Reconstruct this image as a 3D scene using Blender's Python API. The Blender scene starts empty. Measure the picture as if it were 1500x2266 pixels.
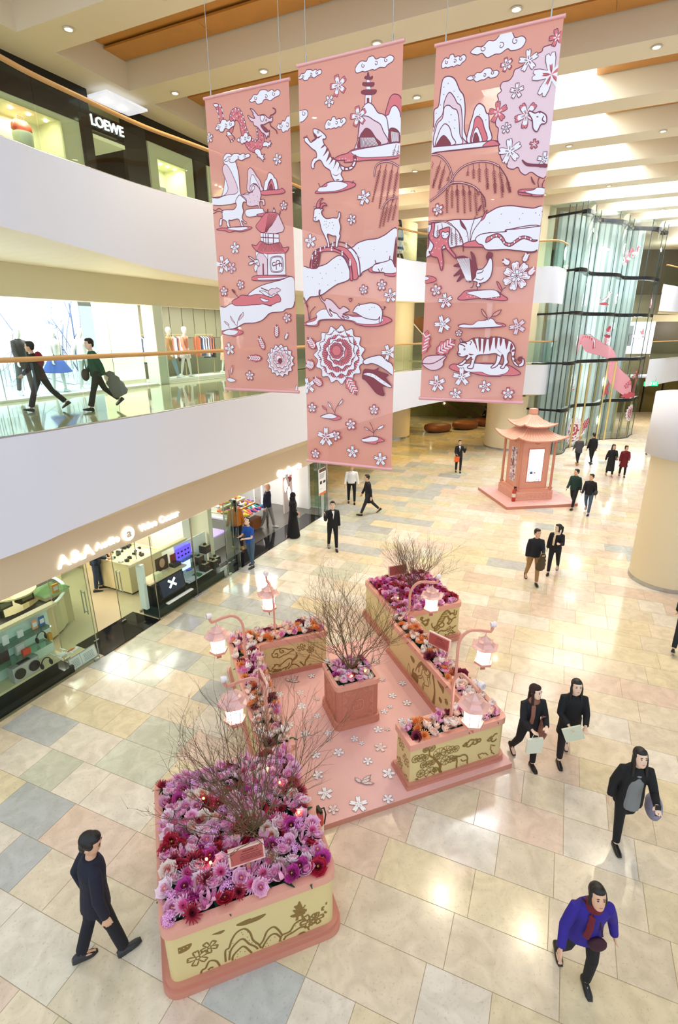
import bpy, bmesh, math, random
from mathutils import Vector, Matrix, Euler
from mathutils.geometry import tessellate_polygon
sc = bpy.context.scene
COL = sc.collection
R = random.Random(7)
# ---------------------------------------------------------------- camera
F_PX, P_T, ROLL, CAM_Z = 1140.0, math.atan(393/1140.0), math.atan(18/3307.0), 7.0
_c, _s, _cp, _sp = math.cos(ROLL), math.sin(ROLL), math.cos(P_T), math.sin(P_T)
cam_d = bpy.data.cameras.new('camera'); cam = bpy.data.objects.new('camera', cam_d); COL.objects.link(cam)
cam_d.sensor_fit = 'VERTICAL'; cam_d.sensor_height = 36.0; cam_d.lens = 36.0*F_PX/2266.0
cam_d.clip_start = 0.05; cam_d.clip_end = 300
cam.matrix_world = Matrix(((_c, _s, 0, 0), (-_s*_sp, _c*_sp, -_cp, 0), (-_s*_cp, _c*_cp, _sp, CAM_Z), (0, 0, 0, 1)))
sc.camera = cam
# ---------------------------------------------------------------- world: bright overcast sky seen through the skylights
w = bpy.data.worlds.new('sky'); sc.world = w; w.use_nodes = True
bg = w.node_tree.nodes['Background']; bg.inputs[0].default_value = (0.80, 0.90, 1.0, 1); bg.inputs[1].default_value = 1.0
sc.view_settings.view_transform = 'Standard'; sc.view_settings.look = 'None'
sc.view_settings.exposure = 0.45; sc.view_settings.gamma = 1.0; sc.view_settings.use_curve_mapping = False
def lamp(name, kind, loc, energy, color=(1, 1, 1), size=0.3, target=None, spot=None, blend=.6, size_y=None):
    d = bpy.data.lights.new(name, kind); d.energy = energy; d.color = color
    if kind == 'AREA':
        d.size = size
        if size_y: d.shape = 'RECTANGLE'; d.size_y = size_y
    else: d.shadow_soft_size = size
    if spot: d.spot_size = spot; d.spot_blend = blend
    o = bpy.data.objects.new(name, d); COL.objects.link(o); o.location = loc
    if target: o.rotation_euler = (Vector(target)-Vector(loc)).to_track_quat('-Z', 'Y').to_euler()
    return o
sc.cycles.transparent_max_bounces = 24; sc.cycles.max_bounces = 7; sc.cycles.diffuse_bounces = 4; sc.cycles.glossy_bounces = 4; sc.cycles.sample_clamp_indirect = 6
# ---------------------------------------------------------------- helpers
def lin(h):
    if isinstance(h, (tuple, list)): return tuple(h)[:3]+(1,)
    h = h.lstrip('#'); v = [int(h[i:i+2], 16)/255 for i in (0, 2, 4)]
    return tuple((x/12.92 if x <= .04045 else ((x+.055)/1.055)**2.4) for x in v)+(1,)
MATS = {}
def mat(name, color='#cccccc', rough=.6, metal=0, emit=None, es=0, noise=0, nscale=8, coat=0, spec=.5, trans=0, alpha=1, bump=0):
    if name in MATS: return MATS[name]
    m = bpy.data.materials.new(name); m.use_nodes = True; nt = m.node_tree; b = nt.nodes['Principled BSDF']
    b.inputs['Base Color'].default_value = lin(color); b.inputs['Roughness'].default_value = rough
    b.inputs['Metallic'].default_value = metal; b.inputs['Coat Weight'].default_value = coat
    b.inputs['Specular IOR Level'].default_value = spec; b.inputs['Transmission Weight'].default_value = trans
    b.inputs['Alpha'].default_value = alpha
    if emit: b.inputs['Emission Color'].default_value = lin(emit); b.inputs['Emission Strength'].default_value = es
    if noise or bump:
        tc = nt.nodes.new('ShaderNodeTexCoord'); n = nt.nodes.new('ShaderNodeTexNoise'); n.inputs['Scale'].default_value = nscale
        n.inputs['Detail'].default_value = 3; nt.links.new(tc.outputs['Object'], n.inputs['Vector'])
        if noise:
            mx = nt.nodes.new('ShaderNodeMix'); mx.data_type = 'RGBA'; c = lin(color)
            mx.inputs[6].default_value = tuple(max(0, x*(1-noise)) for x in c[:3])+(1,)
            mx.inputs[7].default_value = tuple(min(1, x*(1+noise)) for x in c[:3])+(1,)
            nt.links.new(n.outputs['Fac'], mx.inputs[0]); nt.links.new(mx.outputs[2], b.inputs['Base Color'])
        if bump:
            bp = nt.nodes.new('ShaderNodeBump'); bp.inputs['Strength'].default_value = bump; bp.inputs['Distance'].default_value = .01
            nt.links.new(n.outputs['Fac'], bp.inputs['Height']); nt.links.new(bp.outputs['Normal'], b.inputs['Normal'])
    MATS[name] = m; return m
def glass_mat(name, tint='#e4f2ec', refl=.10, rough=.0, tstr=1):
    if name in MATS: return MATS[name]
    m = bpy.data.materials.new(name); m.use_nodes = True; nt = m.node_tree; nt.nodes.clear()
    o = nt.nodes.new('ShaderNodeOutputMaterial'); t = nt.nodes.new('ShaderNodeBsdfTransparent'); t.inputs[0].default_value = lin(tint)
    g = nt.nodes.new('ShaderNodeBsdfGlossy'); g.inputs['Roughness'].default_value = rough; g.inputs[0].default_value = (1, 1, 1, 1)
    f = nt.nodes.new('ShaderNodeLayerWeight'); f.inputs[0].default_value = .12
    a = nt.nodes.new('ShaderNodeMath'); a.operation = 'MULTIPLY_ADD'; a.inputs[1].default_value = .8; a.inputs[2].default_value = refl*.2; a.use_clamp = True
    mx = nt.nodes.new('ShaderNodeMixShader'); nt.links.new(f.outputs['Fresnel'], a.inputs[0]); nt.links.new(a.outputs[0], mx.inputs[0])
    nt.links.new(t.outputs[0], mx.inputs[1]); nt.links.new(g.outputs[0], mx.inputs[2]); nt.links.new(mx.outputs[0], o.inputs[0])
    MATS[name] = m; return m
def V3(*a): return Vector(a)
def rotz(p, a): c, s = math.cos(a), math.sin(a); return (p[0]*c-p[1]*s, p[0]*s+p[1]*c)+tuple(p[2:])
class MB:
    """collects faces, builds ONE mesh"""
    def __init__(s): s.v = []; s.f = []; s.m = []; s.sm = []
    def add(s, vs, fs, mi=0, smooth=False, M=None):
        o = len(s.v)
        for p in vs:
            p = Vector(p)
            if M is not None: p = M @ p
            s.v.append(p)
        for f in fs: s.f.append([o+i for i in f]); s.m.append(mi); s.sm.append(smooth)
        return s
    def box(s, x0, y0, z0, x1, y1, z1, mi=0, M=None):
        return s.add([(x0,y0,z0),(x1,y0,z0),(x1,y1,z0),(x0,y1,z0),(x0,y0,z1),(x1,y0,z1),(x1,y1,z1),(x0,y1,z1)],
                     [(0,3,2,1),(4,5,6,7),(0,1,5,4),(1,2,6,5),(2,3,7,6),(3,0,4,7)], mi, False, M)
    def cbox(s, c, d, rot=0, mi=0):
        M = Matrix.Translation(c) @ Matrix.Rotation(rot, 4, 'Z'); x, y, z = d[0]/2, d[1]/2, d[2]/2
        return s.box(-x, -y, -z, x, y, z, mi, M)
    def prism(s, pts, z0, z1, mi=0, M=None, mi_top=None, top=True):
        n = len(pts); vs = [(p[0], p[1], z0) for p in pts]+[(p[0], p[1], z1) for p in pts]
        s.add(vs, [(i, (i+1) % n, n+(i+1) % n, n+i) for i in range(n)], mi, False, M)
        if top:
            tr = tessellate_polygon([[Vector((p[0], p[1], 0)) for p in pts]]) if n > 8 else [tuple(range(n))]
            if n > 8: tr = [t if (pts[t[1]][0]-pts[t[0]][0])*(pts[t[2]][1]-pts[t[0]][1])-(pts[t[1]][1]-pts[t[0]][1])*(pts[t[2]][0]-pts[t[0]][0]) > 0 else tuple(reversed(t)) for t in tr]
            s.add([vs[n+i] for i in range(n)], tr, mi if mi_top is None else mi_top, False, M); s.add(vs[:n], [tuple(reversed(t)) for t in tr], mi, False, M)
        return s
    def rings(s, rings, mi=0, smooth=True, closed=True, cap=True, M=None):
        n = len(rings[0]); vs = [p for r in rings for p in r]; fs = []
        for k in range(len(rings)-1):
            for i in range(n if closed else n-1):
                j = (i+1) % n; fs.append((k*n+i, k*n+j, (k+1)*n+j, (k+1)*n+i))
        s.add(vs, fs, mi, smooth, M)
        if cap and closed:
            s.add(rings[0], [tuple(range(n-1, -1, -1))], mi, False, M); s.add(rings[-1], [tuple(range(n))], mi, False, M)
        return s
    def lathe(s, prof, seg=16, mi=0, M=None, c=(0, 0), smooth=True, cap=True, ph=0, sx=1, sy=1):
        return s.rings([[(c[0]+r*sx*math.cos(ph+2*math.pi*i/seg), c[1]+r*sy*math.sin(ph+2*math.pi*i/seg), z) for i in range(seg)] for r, z in prof], mi, smooth, True, cap, M)
    def tube(s, pts, r, seg=6, mi=0, M=None, cap=True, smooth=True, sq=None):
        pts = [Vector(p) for p in pts]; rs = r if isinstance(r, list) else [r]*len(pts); rg = []
        up = Vector((0, 0, 1)); prev = None
        for i, p in enumerate(pts):
            d = (pts[min(i+1, len(pts)-1)]-pts[max(i-1, 0)])
            if d.length < 1e-9: d = Vector((0, 0, 1))
            d.normalize()
            if prev is None: a = up.cross(d); a = a if a.length > .05 else Vector((1, 0, 0)).cross(d)
            else: a = prev-d*prev.dot(d)
            a.normalize(); prev = a; b = d.cross(a)
            ro = rs[i]; rx, ry = (ro if isinstance(ro, tuple) else (ro, ro))
            ph = math.pi/4 if seg == 4 else 0
            rg.append([p+a*(rx*math.cos(ph+2*math.pi*k/seg))+b*(ry*math.sin(ph+2*math.pi*k/seg)) for k in range(seg)])
        return s.rings(rg, mi, smooth, True, cap, M)
    def ell(s, c, r, seg=12, rg=8, mi=0, M=None):
        return s.rings([[(c[0]+r[0]*math.sin(math.pi*(k+.02)/(rg+.04))*math.cos(2*math.pi*i/seg), c[1]+r[1]*math.sin(math.pi*(k+.02)/(rg+.04))*math.sin(2*math.pi*i/seg), c[2]-r[2]*math.cos(math.pi*(k+.02)/(rg+.04))) for i in range(seg)] for k in range(rg+1)], mi, True, True, True, M)
    def mesh(s, name, mats):
        me = bpy.data.meshes.new(name); me.from_pydata([tuple(p) for p in s.v], [], s.f)
        for m in (mats if isinstance(mats, (list, tuple)) else [mats]): me.materials.append(m)
        me.polygons.foreach_set('material_index', s.m); me.polygons.foreach_set('use_smooth', s.sm); me.update(); return me
    def build(s, name, mats, parent=None, loc=None, rz=None):
        o = bpy.data.objects.new(name, s.mesh(name, mats)); COL.objects.link(o)
        if parent: o.parent = parent
        if loc is not None: o.location = loc
        if rz is not None: o.rotation_euler = (0, 0, rz)
        return o
def tag(o, label=None, cat=None, group=None, kind=None):
    if label: o['label'] = label
    if cat: o['category'] = cat
    if group: o['group'] = group
    if kind: o['kind'] = kind
    return o
def struct(o): o['kind'] = 'structure'; return o
def empty(name, loc=(0, 0, 0), rz=0, label=None, cat=None, group=None):
    o = bpy.data.objects.new(name, None); COL.objects.link(o); o.location = loc; o.rotation_euler = (0, 0, rz)
    o.empty_display_size = .1
    return tag(o, label, cat, group)
def sub(o, mesh, name, loc=(0, 0, 0), rz=0):
    c = bpy.data.objects.new(name, mesh); COL.objects.link(c); c.parent = o; c.location = loc; c.rotation_euler = (0, 0, rz); return c
def copy_tree(o, loc=None, rz=None, label=None, parent=None):
    c = o.copy(); COL.objects.link(c)
    if parent: c.parent = parent
    if loc is not None: c.location = loc
    if rz is not None: c.rotation_euler = (0, 0, rz)
    if label: c['label'] = label
    for ch in list(o.children): copy_tree(ch, parent=c)
    return c
def text_mesh(name, body, size, m, parent=None, M=None, depth=.01, align='CENTER', sx=1, bold=0, sp=1):
    c = bpy.data.curves.new(name, 'FONT'); c.body = body; c.size = size; c.extrude = depth; c.align_x = align; c.align_y = 'CENTER'; c.offset = bold; c.space_character = sp
    t = bpy.data.objects.new(name+'_tmp', c); COL.objects.link(t); bpy.context.view_layer.update()
    dg = bpy.context.evaluated_depsgraph_get(); me = bpy.data.meshes.new_from_object(t.evaluated_get(dg))
    bpy.data.objects.remove(t); me.name = name
    if sx != 1: me.transform(Matrix.Diagonal((sx, 1, 1, 1)))
    if M is not None: me.transform(M)
    me.materials.clear(); me.materials.append(m)
    o = bpy.data.objects.new(name, me); COL.objects.link(o)
    if parent: o.parent = parent
    return o
def frame(o, d, n=None):
    """matrix: local x along d (horizontal), local y up, local z toward viewer (d x up)"""
    d = Vector((d[0], d[1], 0)).normalized(); z = d.cross(Vector((0, 0, 1)))
    return Matrix(((d.x, 0, z.x, o[0]), (d.y, 0, z.y, o[1]), (0, 1, 0, o[2]), (0, 0, 0, 1)))
# frames of the place
A20 = math.radians(20); IU, IV = (math.cos(A20), math.sin(A20)), (-math.sin(A20), math.cos(A20))
def IN(u, v): return (IU[0]*u+IV[0]*v, IU[1]*u+IV[1]*v)
AB = math.radians(25); BX, AX = (math.cos(AB), -math.sin(AB)), (math.sin(AB), math.cos(AB))
def BD(b, a): return (BX[0]*b+AX[0]*a, BX[1]*b+AX[1]*a)
AS = math.radians(26.3); SL, SN = (math.sin(AS), math.cos(AS)), (math.cos(AS), -math.sin(AS))
def SH(s, n): return (-3.46+SL[0]*s+SN[0]*n, 14.22+SL[1]*s+SN[1]*n)
RS = math.atan2(SL[1], SL[0])       # rotation of the shop direction
# ---------------------------------------------------------------- flat print / line art
PAL = {'w': mat('print_white', '#f4eef4', .45), 'p': mat('print_pale_pink', '#eecdd6', .45), 'r': mat('print_rose', '#e0767c', .45),
       'd': mat('print_maroon', '#8c3a44', .5), 'b': mat('print_salmon', '#e29a8a', .45), 'x': mat('print_line', '#7a3350', .5)}
def catmull(P, closed, n=6):
    N = len(P); out = []
    rng = range(N if closed else N-1)
    for i in rng:
        g = (lambda k: P[k % N]) if closed else (lambda k: P[min(max(k, 0), N-1)])
        a, b, c, d = g(i-1), g(i), g(i+1), g(i+2)
        for t in range(n):
            t /= n
            out.append(tuple(.5*((2*b[j])+(-a[j]+c[j])*t+(2*a[j]-5*b[j]+4*c[j]-d[j])*t*t+(-a[j]+3*b[j]-3*c[j]+d[j])*t*t*t) for j in (0, 1)))
    if not closed: out.append(P[-1])
    return out
class Art:
    """layers of flat print in millimetres on a local x/y plane"""
    def __init__(s, line='x', lw=9, clip=None): s.mb = MB(); s.z = .0012; s.keys = ['w', 'p', 'r', 'd', 'b', 'x']; s.lw = lw; s.lc = line; s.clip = clip; s.nofill = False
    def cl(s, P):
        if not s.clip: return P
        x0, y0, x1, y1 = s.clip
        for ax, lim, sg in ((0, x0, 1), (0, x1, -1), (1, y0, 1), (1, y1, -1)):
            out = []
            for i in range(len(P)):
                a, b = P[i-1], P[i]; ia, ib = (a[ax]-lim)*sg >= 0, (b[ax]-lim)*sg >= 0
                if ia != ib:
                    t = (lim-a[ax])/(b[ax]-a[ax]); out.append((a[0]+(b[0]-a[0])*t, a[1]+(b[1]-a[1])*t))
                if ib: out.append(b)
            P = out
            if len(P) < 3: return []
        return P
    def poly(s, P, k):
        P = s.cl(P); s.z += .00004
        if len(P) < 3: return
        tr = tessellate_polygon([[Vector((x, y, 0)) for x, y in P]])
        fs = []
        for t in tr:
            a, b, c = (P[i] for i in t)
            fs.append(t if (b[0]-a[0])*(c[1]-a[1])-(b[1]-a[1])*(c[0]-a[0]) > 0 else tuple(reversed(t)))
        s.mb.add([(x/1000, y/1000, s.z) for x, y in P], fs, s.keys.index(k))
    def line(s, P, w=1, k=None, closed=False):
        k = k or s.lc; s.z += .00004; h = s.lw*w/2; n = len(P)
        if n < 2: return
        L = []
        for i in range(n):
            a, b = (P[i-1], P[(i+1) % n]) if closed else (P[max(i-1, 0)], P[min(i+1, n-1)])
            dx, dy = b[0]-a[0], b[1]-a[1]; l = math.hypot(dx, dy) or 1
            L.append(((P[i][0]-dy/l*h, P[i][1]+dx/l*h), (P[i][0]+dy/l*h, P[i][1]-dx/l*h)))
        vs = []; fs = []
        for i in range(n if closed else n-1):
            q = [L[i][1], L[(i+1) % n][1], L[(i+1) % n][0], L[i][0]]
            if s.clip and any(not (s.clip[0] <= x <= s.clip[2] and s.clip[1] <= y <= s.clip[3]) for x, y in q): continue
            o = len(vs); vs += [(x/1000, y/1000, s.z) for x, y in q]; fs.append((o, o+1, o+2, o+3))
        if fs: s.mb.add(vs, fs, s.keys.index(k))
    def shape(s, P, fill, lw, smooth=True):
        if smooth: P = catmull(P, True)
        if fill and fill in 'oln': fill = None
        if fill and not (s.nofill and fill != 'd'): s.poly(P, fill)
        if lw > .3: s.line(P, lw, closed=True)
    def dot(s, x, y, r, k):
        s.poly([(x+r*math.cos(i*1.0472), y+r*math.sin(i*1.0472)) for i in range(6)], k)
    def flower(s, x, y, r, rot, st):
        rot = math.radians(rot)
        if st == 'f':      # fan shaped pine cluster
            s.shape([(x+r*math.cos(i*.524), y+r*math.sin(i*.524)) for i in range(12)], None, 1.3)
            for i in range(8): a = i*.785; s.line([(x+r*.2*math.cos(a), y+r*.2*math.sin(a)), (x+r*.95*math.cos(a), y+r*.95*math.sin(a))], 1.0)
            s.dot(x, y, r*.2, 'd'); return
        base = {'w': 'w', 't': 'r', 'T': 'r', 'a': 'w', 'A': 'w', 'p': 'p', 'R': 'r', 'B': 'w', 'o': None}[st]
        pts = []
        for k in range(5):
            a = rot+math.pi/2+k*2*math.pi/5
            for da, rr in ((-.63, .30), (-.36, .72), (-.24, .97), (-.08, .98), (0, .84), (.08, .98), (.24, .97), (.36, .72)):
                pts.append((x+r*rr*math.cos(a+da), y+r*rr*math.sin(a+da)))
        s.shape(pts, base, .9 if st != 'o' else 2.2, False)
        if st in 'tT':
            for k in range(5):
                a = rot+math.pi/2+k*2*math.pi/5
                s.poly([(x+r*rr*math.cos(a+da), y+r*rr*math.sin(a+da)) for da, rr in ((0, .0), (-.5, .35), (-.3, .7), (0, .76), (.3, .7), (.5, .35))], 'w')
        if st in 'aAB':
            for k in range(5):
                a = rot+math.pi/2+k*2*math.pi/5
                s.poly([(x, y)]+[(x+r*rr*math.cos(a+da), y+r*rr*math.sin(a+da)) for da, rr in ((-.3, .25), (-.14, .5), (0, .42), (.14, .5), (.3, .25))], 'r')
        c = 'w' if st == 'R' else None
        for k in range(5 if st != 'o' else 0):
            a = rot+math.pi/2+k*2*math.pi/5
            for da, r1 in ((-.12, .42), (.12, .42)):
                s.line([(x+r*.12*math.cos(a+da), y+r*.12*math.sin(a+da)), (x+r*r1*math.cos(a+da), y+r*r1*math.sin(a+da))], .6, c)
        if st == 'o': s.shape([(x+r*.2*math.cos(i), y+r*.2*math.sin(i)) for i in range(6)], None, 1.6)
    def cloud(s, x, y, w, h, kind, f='w'):
        K = [((-1,-.1),(-.85,-.45),(-.62,-.4),(-.5,-.85),(-.2,-.9),(-.05,-.5),(.15,-.5),(.35,-.8),(.55,-.6),(.7,-.45),(.95,-.3),(1,.2),(.85,.55),(.65,.4),(.5,.75),(.25,.6),(.1,.9),(-.25,1),(-.45,.5),(-.7,.55),(-.85,.1)),
             ((-1.05,-.1),(-.8,-.45),(-.6,-.4),(-.4,-.9),(-.1,-.75),(.1,-.8),(.35,-.5),(.5,-.75),(.85,-.7),(1,-.1),(.85,.35),(.6,.35),(.45,.9),(.1,1),(-.15,.5),(-.4,.6),(-.6,.2),(-.85,.3)),
             ((-.98,-.2),(-.9,-.8),(-.6,-.75),(-.45,-.9),(-.1,-.8),(.05,-.95),(.3,-.75),(.55,-.9),(.7,-.6),(.95,-.3),(1,.2),(.8,.6),(.55,.4),(.35,.6),(.1,.5),(-.05,1),(-.3,.95),(-.4,.5),(-.65,.7),(-.85,.4)),
             ((-1,-1),(-.3,-.8),(.4,-.9),(1,-.3),(.9,.4),(.2,.5),(-.3,.45),(-.6,1),(-1,1))][kind if kind < 4 else 0]
        s.shape([(x+a*w, y+b*h) for a, b in K], f if f != 'n' else None, 1 if f != 'n' else 2.4)
        for cx, cy, q in ((-.55, .0, 1), (.1, -.1, -1), (.62, .05, 1)):
            if kind == 3 and cx < .3: continue
            P = []
            for i in range(11):
                a = q*i*.62+2; rr = .34*(1-i/12)
                P.append((x+cx*w+rr*h*1.1*math.cos(a), y+cy*h+rr*h*math.sin(a)))
            s.line(P, .9 if f != 'n' else 2.0)
    def willow(s, p, q):
        s.line([p, q], .8, 'd'); L = math.hypot(q[0]-p[0], q[1]-p[1]); dx, dy = (q[0]-p[0])/L, (q[1]-p[1])/L
        for i in range(2, int(L/30)+1):
            t = i*30; c = (p[0]+dx*t, p[1]+dy*t); l = 54*(1-.5*t/L)
            for sg in (-1, 1): s.line([c, (c[0]-dx*-l*.75+dy*sg*l*.6, c[1]-dy*-l*.75-dx*sg*l*.6)], .6, 'd')
    def leaf(s, p, q, w, f):
        dx, dy = q[0]-p[0], q[1]-p[1]; L = math.hypot(dx, dy); nx, ny = -dy/L, dx/L; P = []
        K = ((0, .0), (.15, .35), (.3, .4), (.42, .55), (.55, .36), (.7, .42), (.82, .2), (1, 0))
        P = [(p[0]+dx*t+nx*w*k, p[1]+dy*t+ny*w*k) for t, k in K]+[(p[0]+dx*t-nx*w*k, p[1]+dy*t-ny*w*k) for t, k in reversed(K[1:-1])]
        s.shape(P, 'r' if f == 'l' else f, 1 if f == 'l' else 2, False); s.line([p, q], .9)
        if f == 'l':
            for i in range(1, 6):
                t = i/7
                for sg in (-1, 1): s.line([(p[0]+dx*t, p[1]+dy*t), (p[0]+dx*(t+.14)+nx*w*.3*sg, p[1]+dy*(t+.14)+ny*w*.3*sg)], 1.6, 'w')
    def peony(s, x, y, r, st):
        lay = [(1, 15, 'w'), (.8, 13, 'w'), (.58, 10, 'w'), (.36, 8, 'w')]
        for li, (q, n, f) in enumerate(lay):
            ox, oy = (0, 0) if li == 0 else (r*.03*li*(-1)**li, r*.05*li)
            P = [(x+ox+r*q*(1 if i % 2 else .86)*math.cos(i*math.pi/n+li), y+oy+r*q*(1 if i % 2 else .86)*math.sin(i*math.pi/n+li)) for i in range(2*n)]
            s.shape(P, 'w', 1)
            rr = r*q*.80; inner = .30 if li == 3 else .0
            if st == 'r': s.shape([(x+ox+rr*(1 if i % 2 else .93)*math.cos(i*math.pi/n+li), y+oy+rr*(1 if i % 2 else .93)*math.sin(i*math.pi/n+li)) for i in range(2*n)], 'r', 0)
            for i in range(n*4):
                a = i*math.pi/(2*n)+li; s.line([(x+ox+rr*.55*math.cos(a), y+oy+rr*.55*math.sin(a)), (x+ox+rr*math.cos(a), y+oy+rr*math.sin(a))], 1.0 if st == 'r' else .8, 'x' if st == 'r' else 'r')
        if st == 'w': s.shape([(x+r*.15*math.cos(i), y+r*.15*math.sin(i)) for i in range(6)], 'd', 1)
    def daisy(s, x, y, r):
        P = []
        for k in range(7):
            a = k*.8976
            for da, q in ((-.42, .5), (-.3, .92), (-.12, 1), (0, .93), (.12, 1), (.3, .92)): P.append((x+r*q*math.cos(a+da), y+r*q*math.sin(a+da)))
        s.shape(P, 'w', 1, False)
        for k in range(28): a = k*.2244; s.line([(x+r*.35*math.cos(a), y+r*.35*math.sin(a)), (x+r*(.8 if k % 4 else .6)*math.cos(a), y+r*(.8 if k % 4 else .6)*math.sin(a))], .8, 'r' if k % 2 else 'x')
        s.flower(x, y, r*.45, 0, 'w'); s.dot(x, y, r*.07, 'x')
    def run(s, txt):
        pp = lambda L: [tuple(map(float, q.split(','))) for q in L if ',' in q]
        for ln in txt.strip().split('\n'):
            t = ln.split(); c = t[0]
            if c in 'FG': s.shape(pp(t[3:]), t[1], float(t[2])*1.0, c == 'F')
            elif c == 'L': s.line(catmull(pp(t[2:]), False), float(t[1]))
            elif c == 'O': (x, y), r = pp(t[2:3])[0], float(t[3]); s.shape([(x+r*math.cos(i*.785), y+r*math.sin(i*.785)) for i in range(8)], None, float(t[1]))
            elif c == 'P': (x, y) = pp(t[1:2])[0]; s.flower(x, y, float(t[2]), float(t[3]), t[4])
            elif c == 'Q': (x, y) = pp(t[1:2])[0]; s.peony(x, y, float(t[2]), t[3])
            elif c == 'Q2': (x, y) = pp(t[1:2])[0]; s.daisy(x, y, float(t[2]))
            elif c == 'K': (x, y) = pp(t[1:2])[0]; s.cloud(x, y, float(t[2]), float(t[3]), int(t[4]), t[5])
            elif c == 'W': a, b = pp(t[1:]); s.willow(a, b)
            elif c == 'M': P = catmull(pp(t[1:]), False); s.line(P, 2.6, 'd'); s.line(P, .7, 'p')
            elif c == 'V': a, b = pp(t[1:]); s.line([a, b], 2.2, 'w'); s.dot(b[0], b[1], 18, 'x'); s.dot(b[0], b[1], 13, 'w')
            elif c == 'T':
                for x, y in pp(t[2:]): s.shape([(x+15*math.cos(i*1.05), y+19*math.sin(i*1.05)) for i in range(6)], 'w', .8)
            elif c == 'T2':
                for j, (x, y) in enumerate(pp(t[2:])):
                    for k in range(5): xx, yy = x+R.uniform(-34, 34), y+R.uniform(-30, 30); s.line([(xx, yy-7), (xx, yy+7)], 1 if k % 2 else .8, 'w' if k % 2 else 'd')
            elif c == 'T3':
                for x, y in pp(t[2:]): s.dot(x, y, 6.5, t[1] if t[1] != 'd' else 'x')
            elif c == 'H':
                a, b, e, f = pp(t[2:]); n = int(t[-1])
                for i in range(1, n):
                    q = i/n; s.line([(a[0]+(e[0]-a[0])*q, a[1]+(e[1]-a[1])*q), (b[0]+(f[0]-b[0])*q, b[1]+(f[1]-b[1])*q)], .8, t[1])
            elif c == 'R':
                (x, y) = pp(t[2:3])[0]; a, b = float(t[3]), float(t[4])
                s.line(catmull([(x+a*math.copysign(abs(math.cos(i*.524))**.6, math.cos(i*.524)), y+b*math.copysign(abs(math.sin(i*.524))**.6, math.sin(i*.524))) for i in range(12)], True), float(t[1]), closed=True)
            elif c == 'N': (x, y) = pp(t[1:2])[0]; s.shape([(x, y-30), (x+25, y+5), (x+22, y+25), (x+8, y+25), (x, y+12), (x-8, y+25), (x-22, y+25), (x-25, y+5)], 'r', 1)
            elif c == 'Y': a, b = pp(t[2:]); s.leaf(a, b, float(t[-1])*2, t[1])
    def build(s, name, parent, M):
        o = bpy.data.objects.new(name, None)
        me = s.mb.mesh(name, [PAL[k] for k in s.keys] if not hasattr(s, 'pal') else [s.pal[k] for k in s.keys]); me.transform(M)
        o = bpy.data.objects.new(name, me); COL.objects.link(o)
        if parent: o.parent = parent
        return o
ART={}
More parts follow.
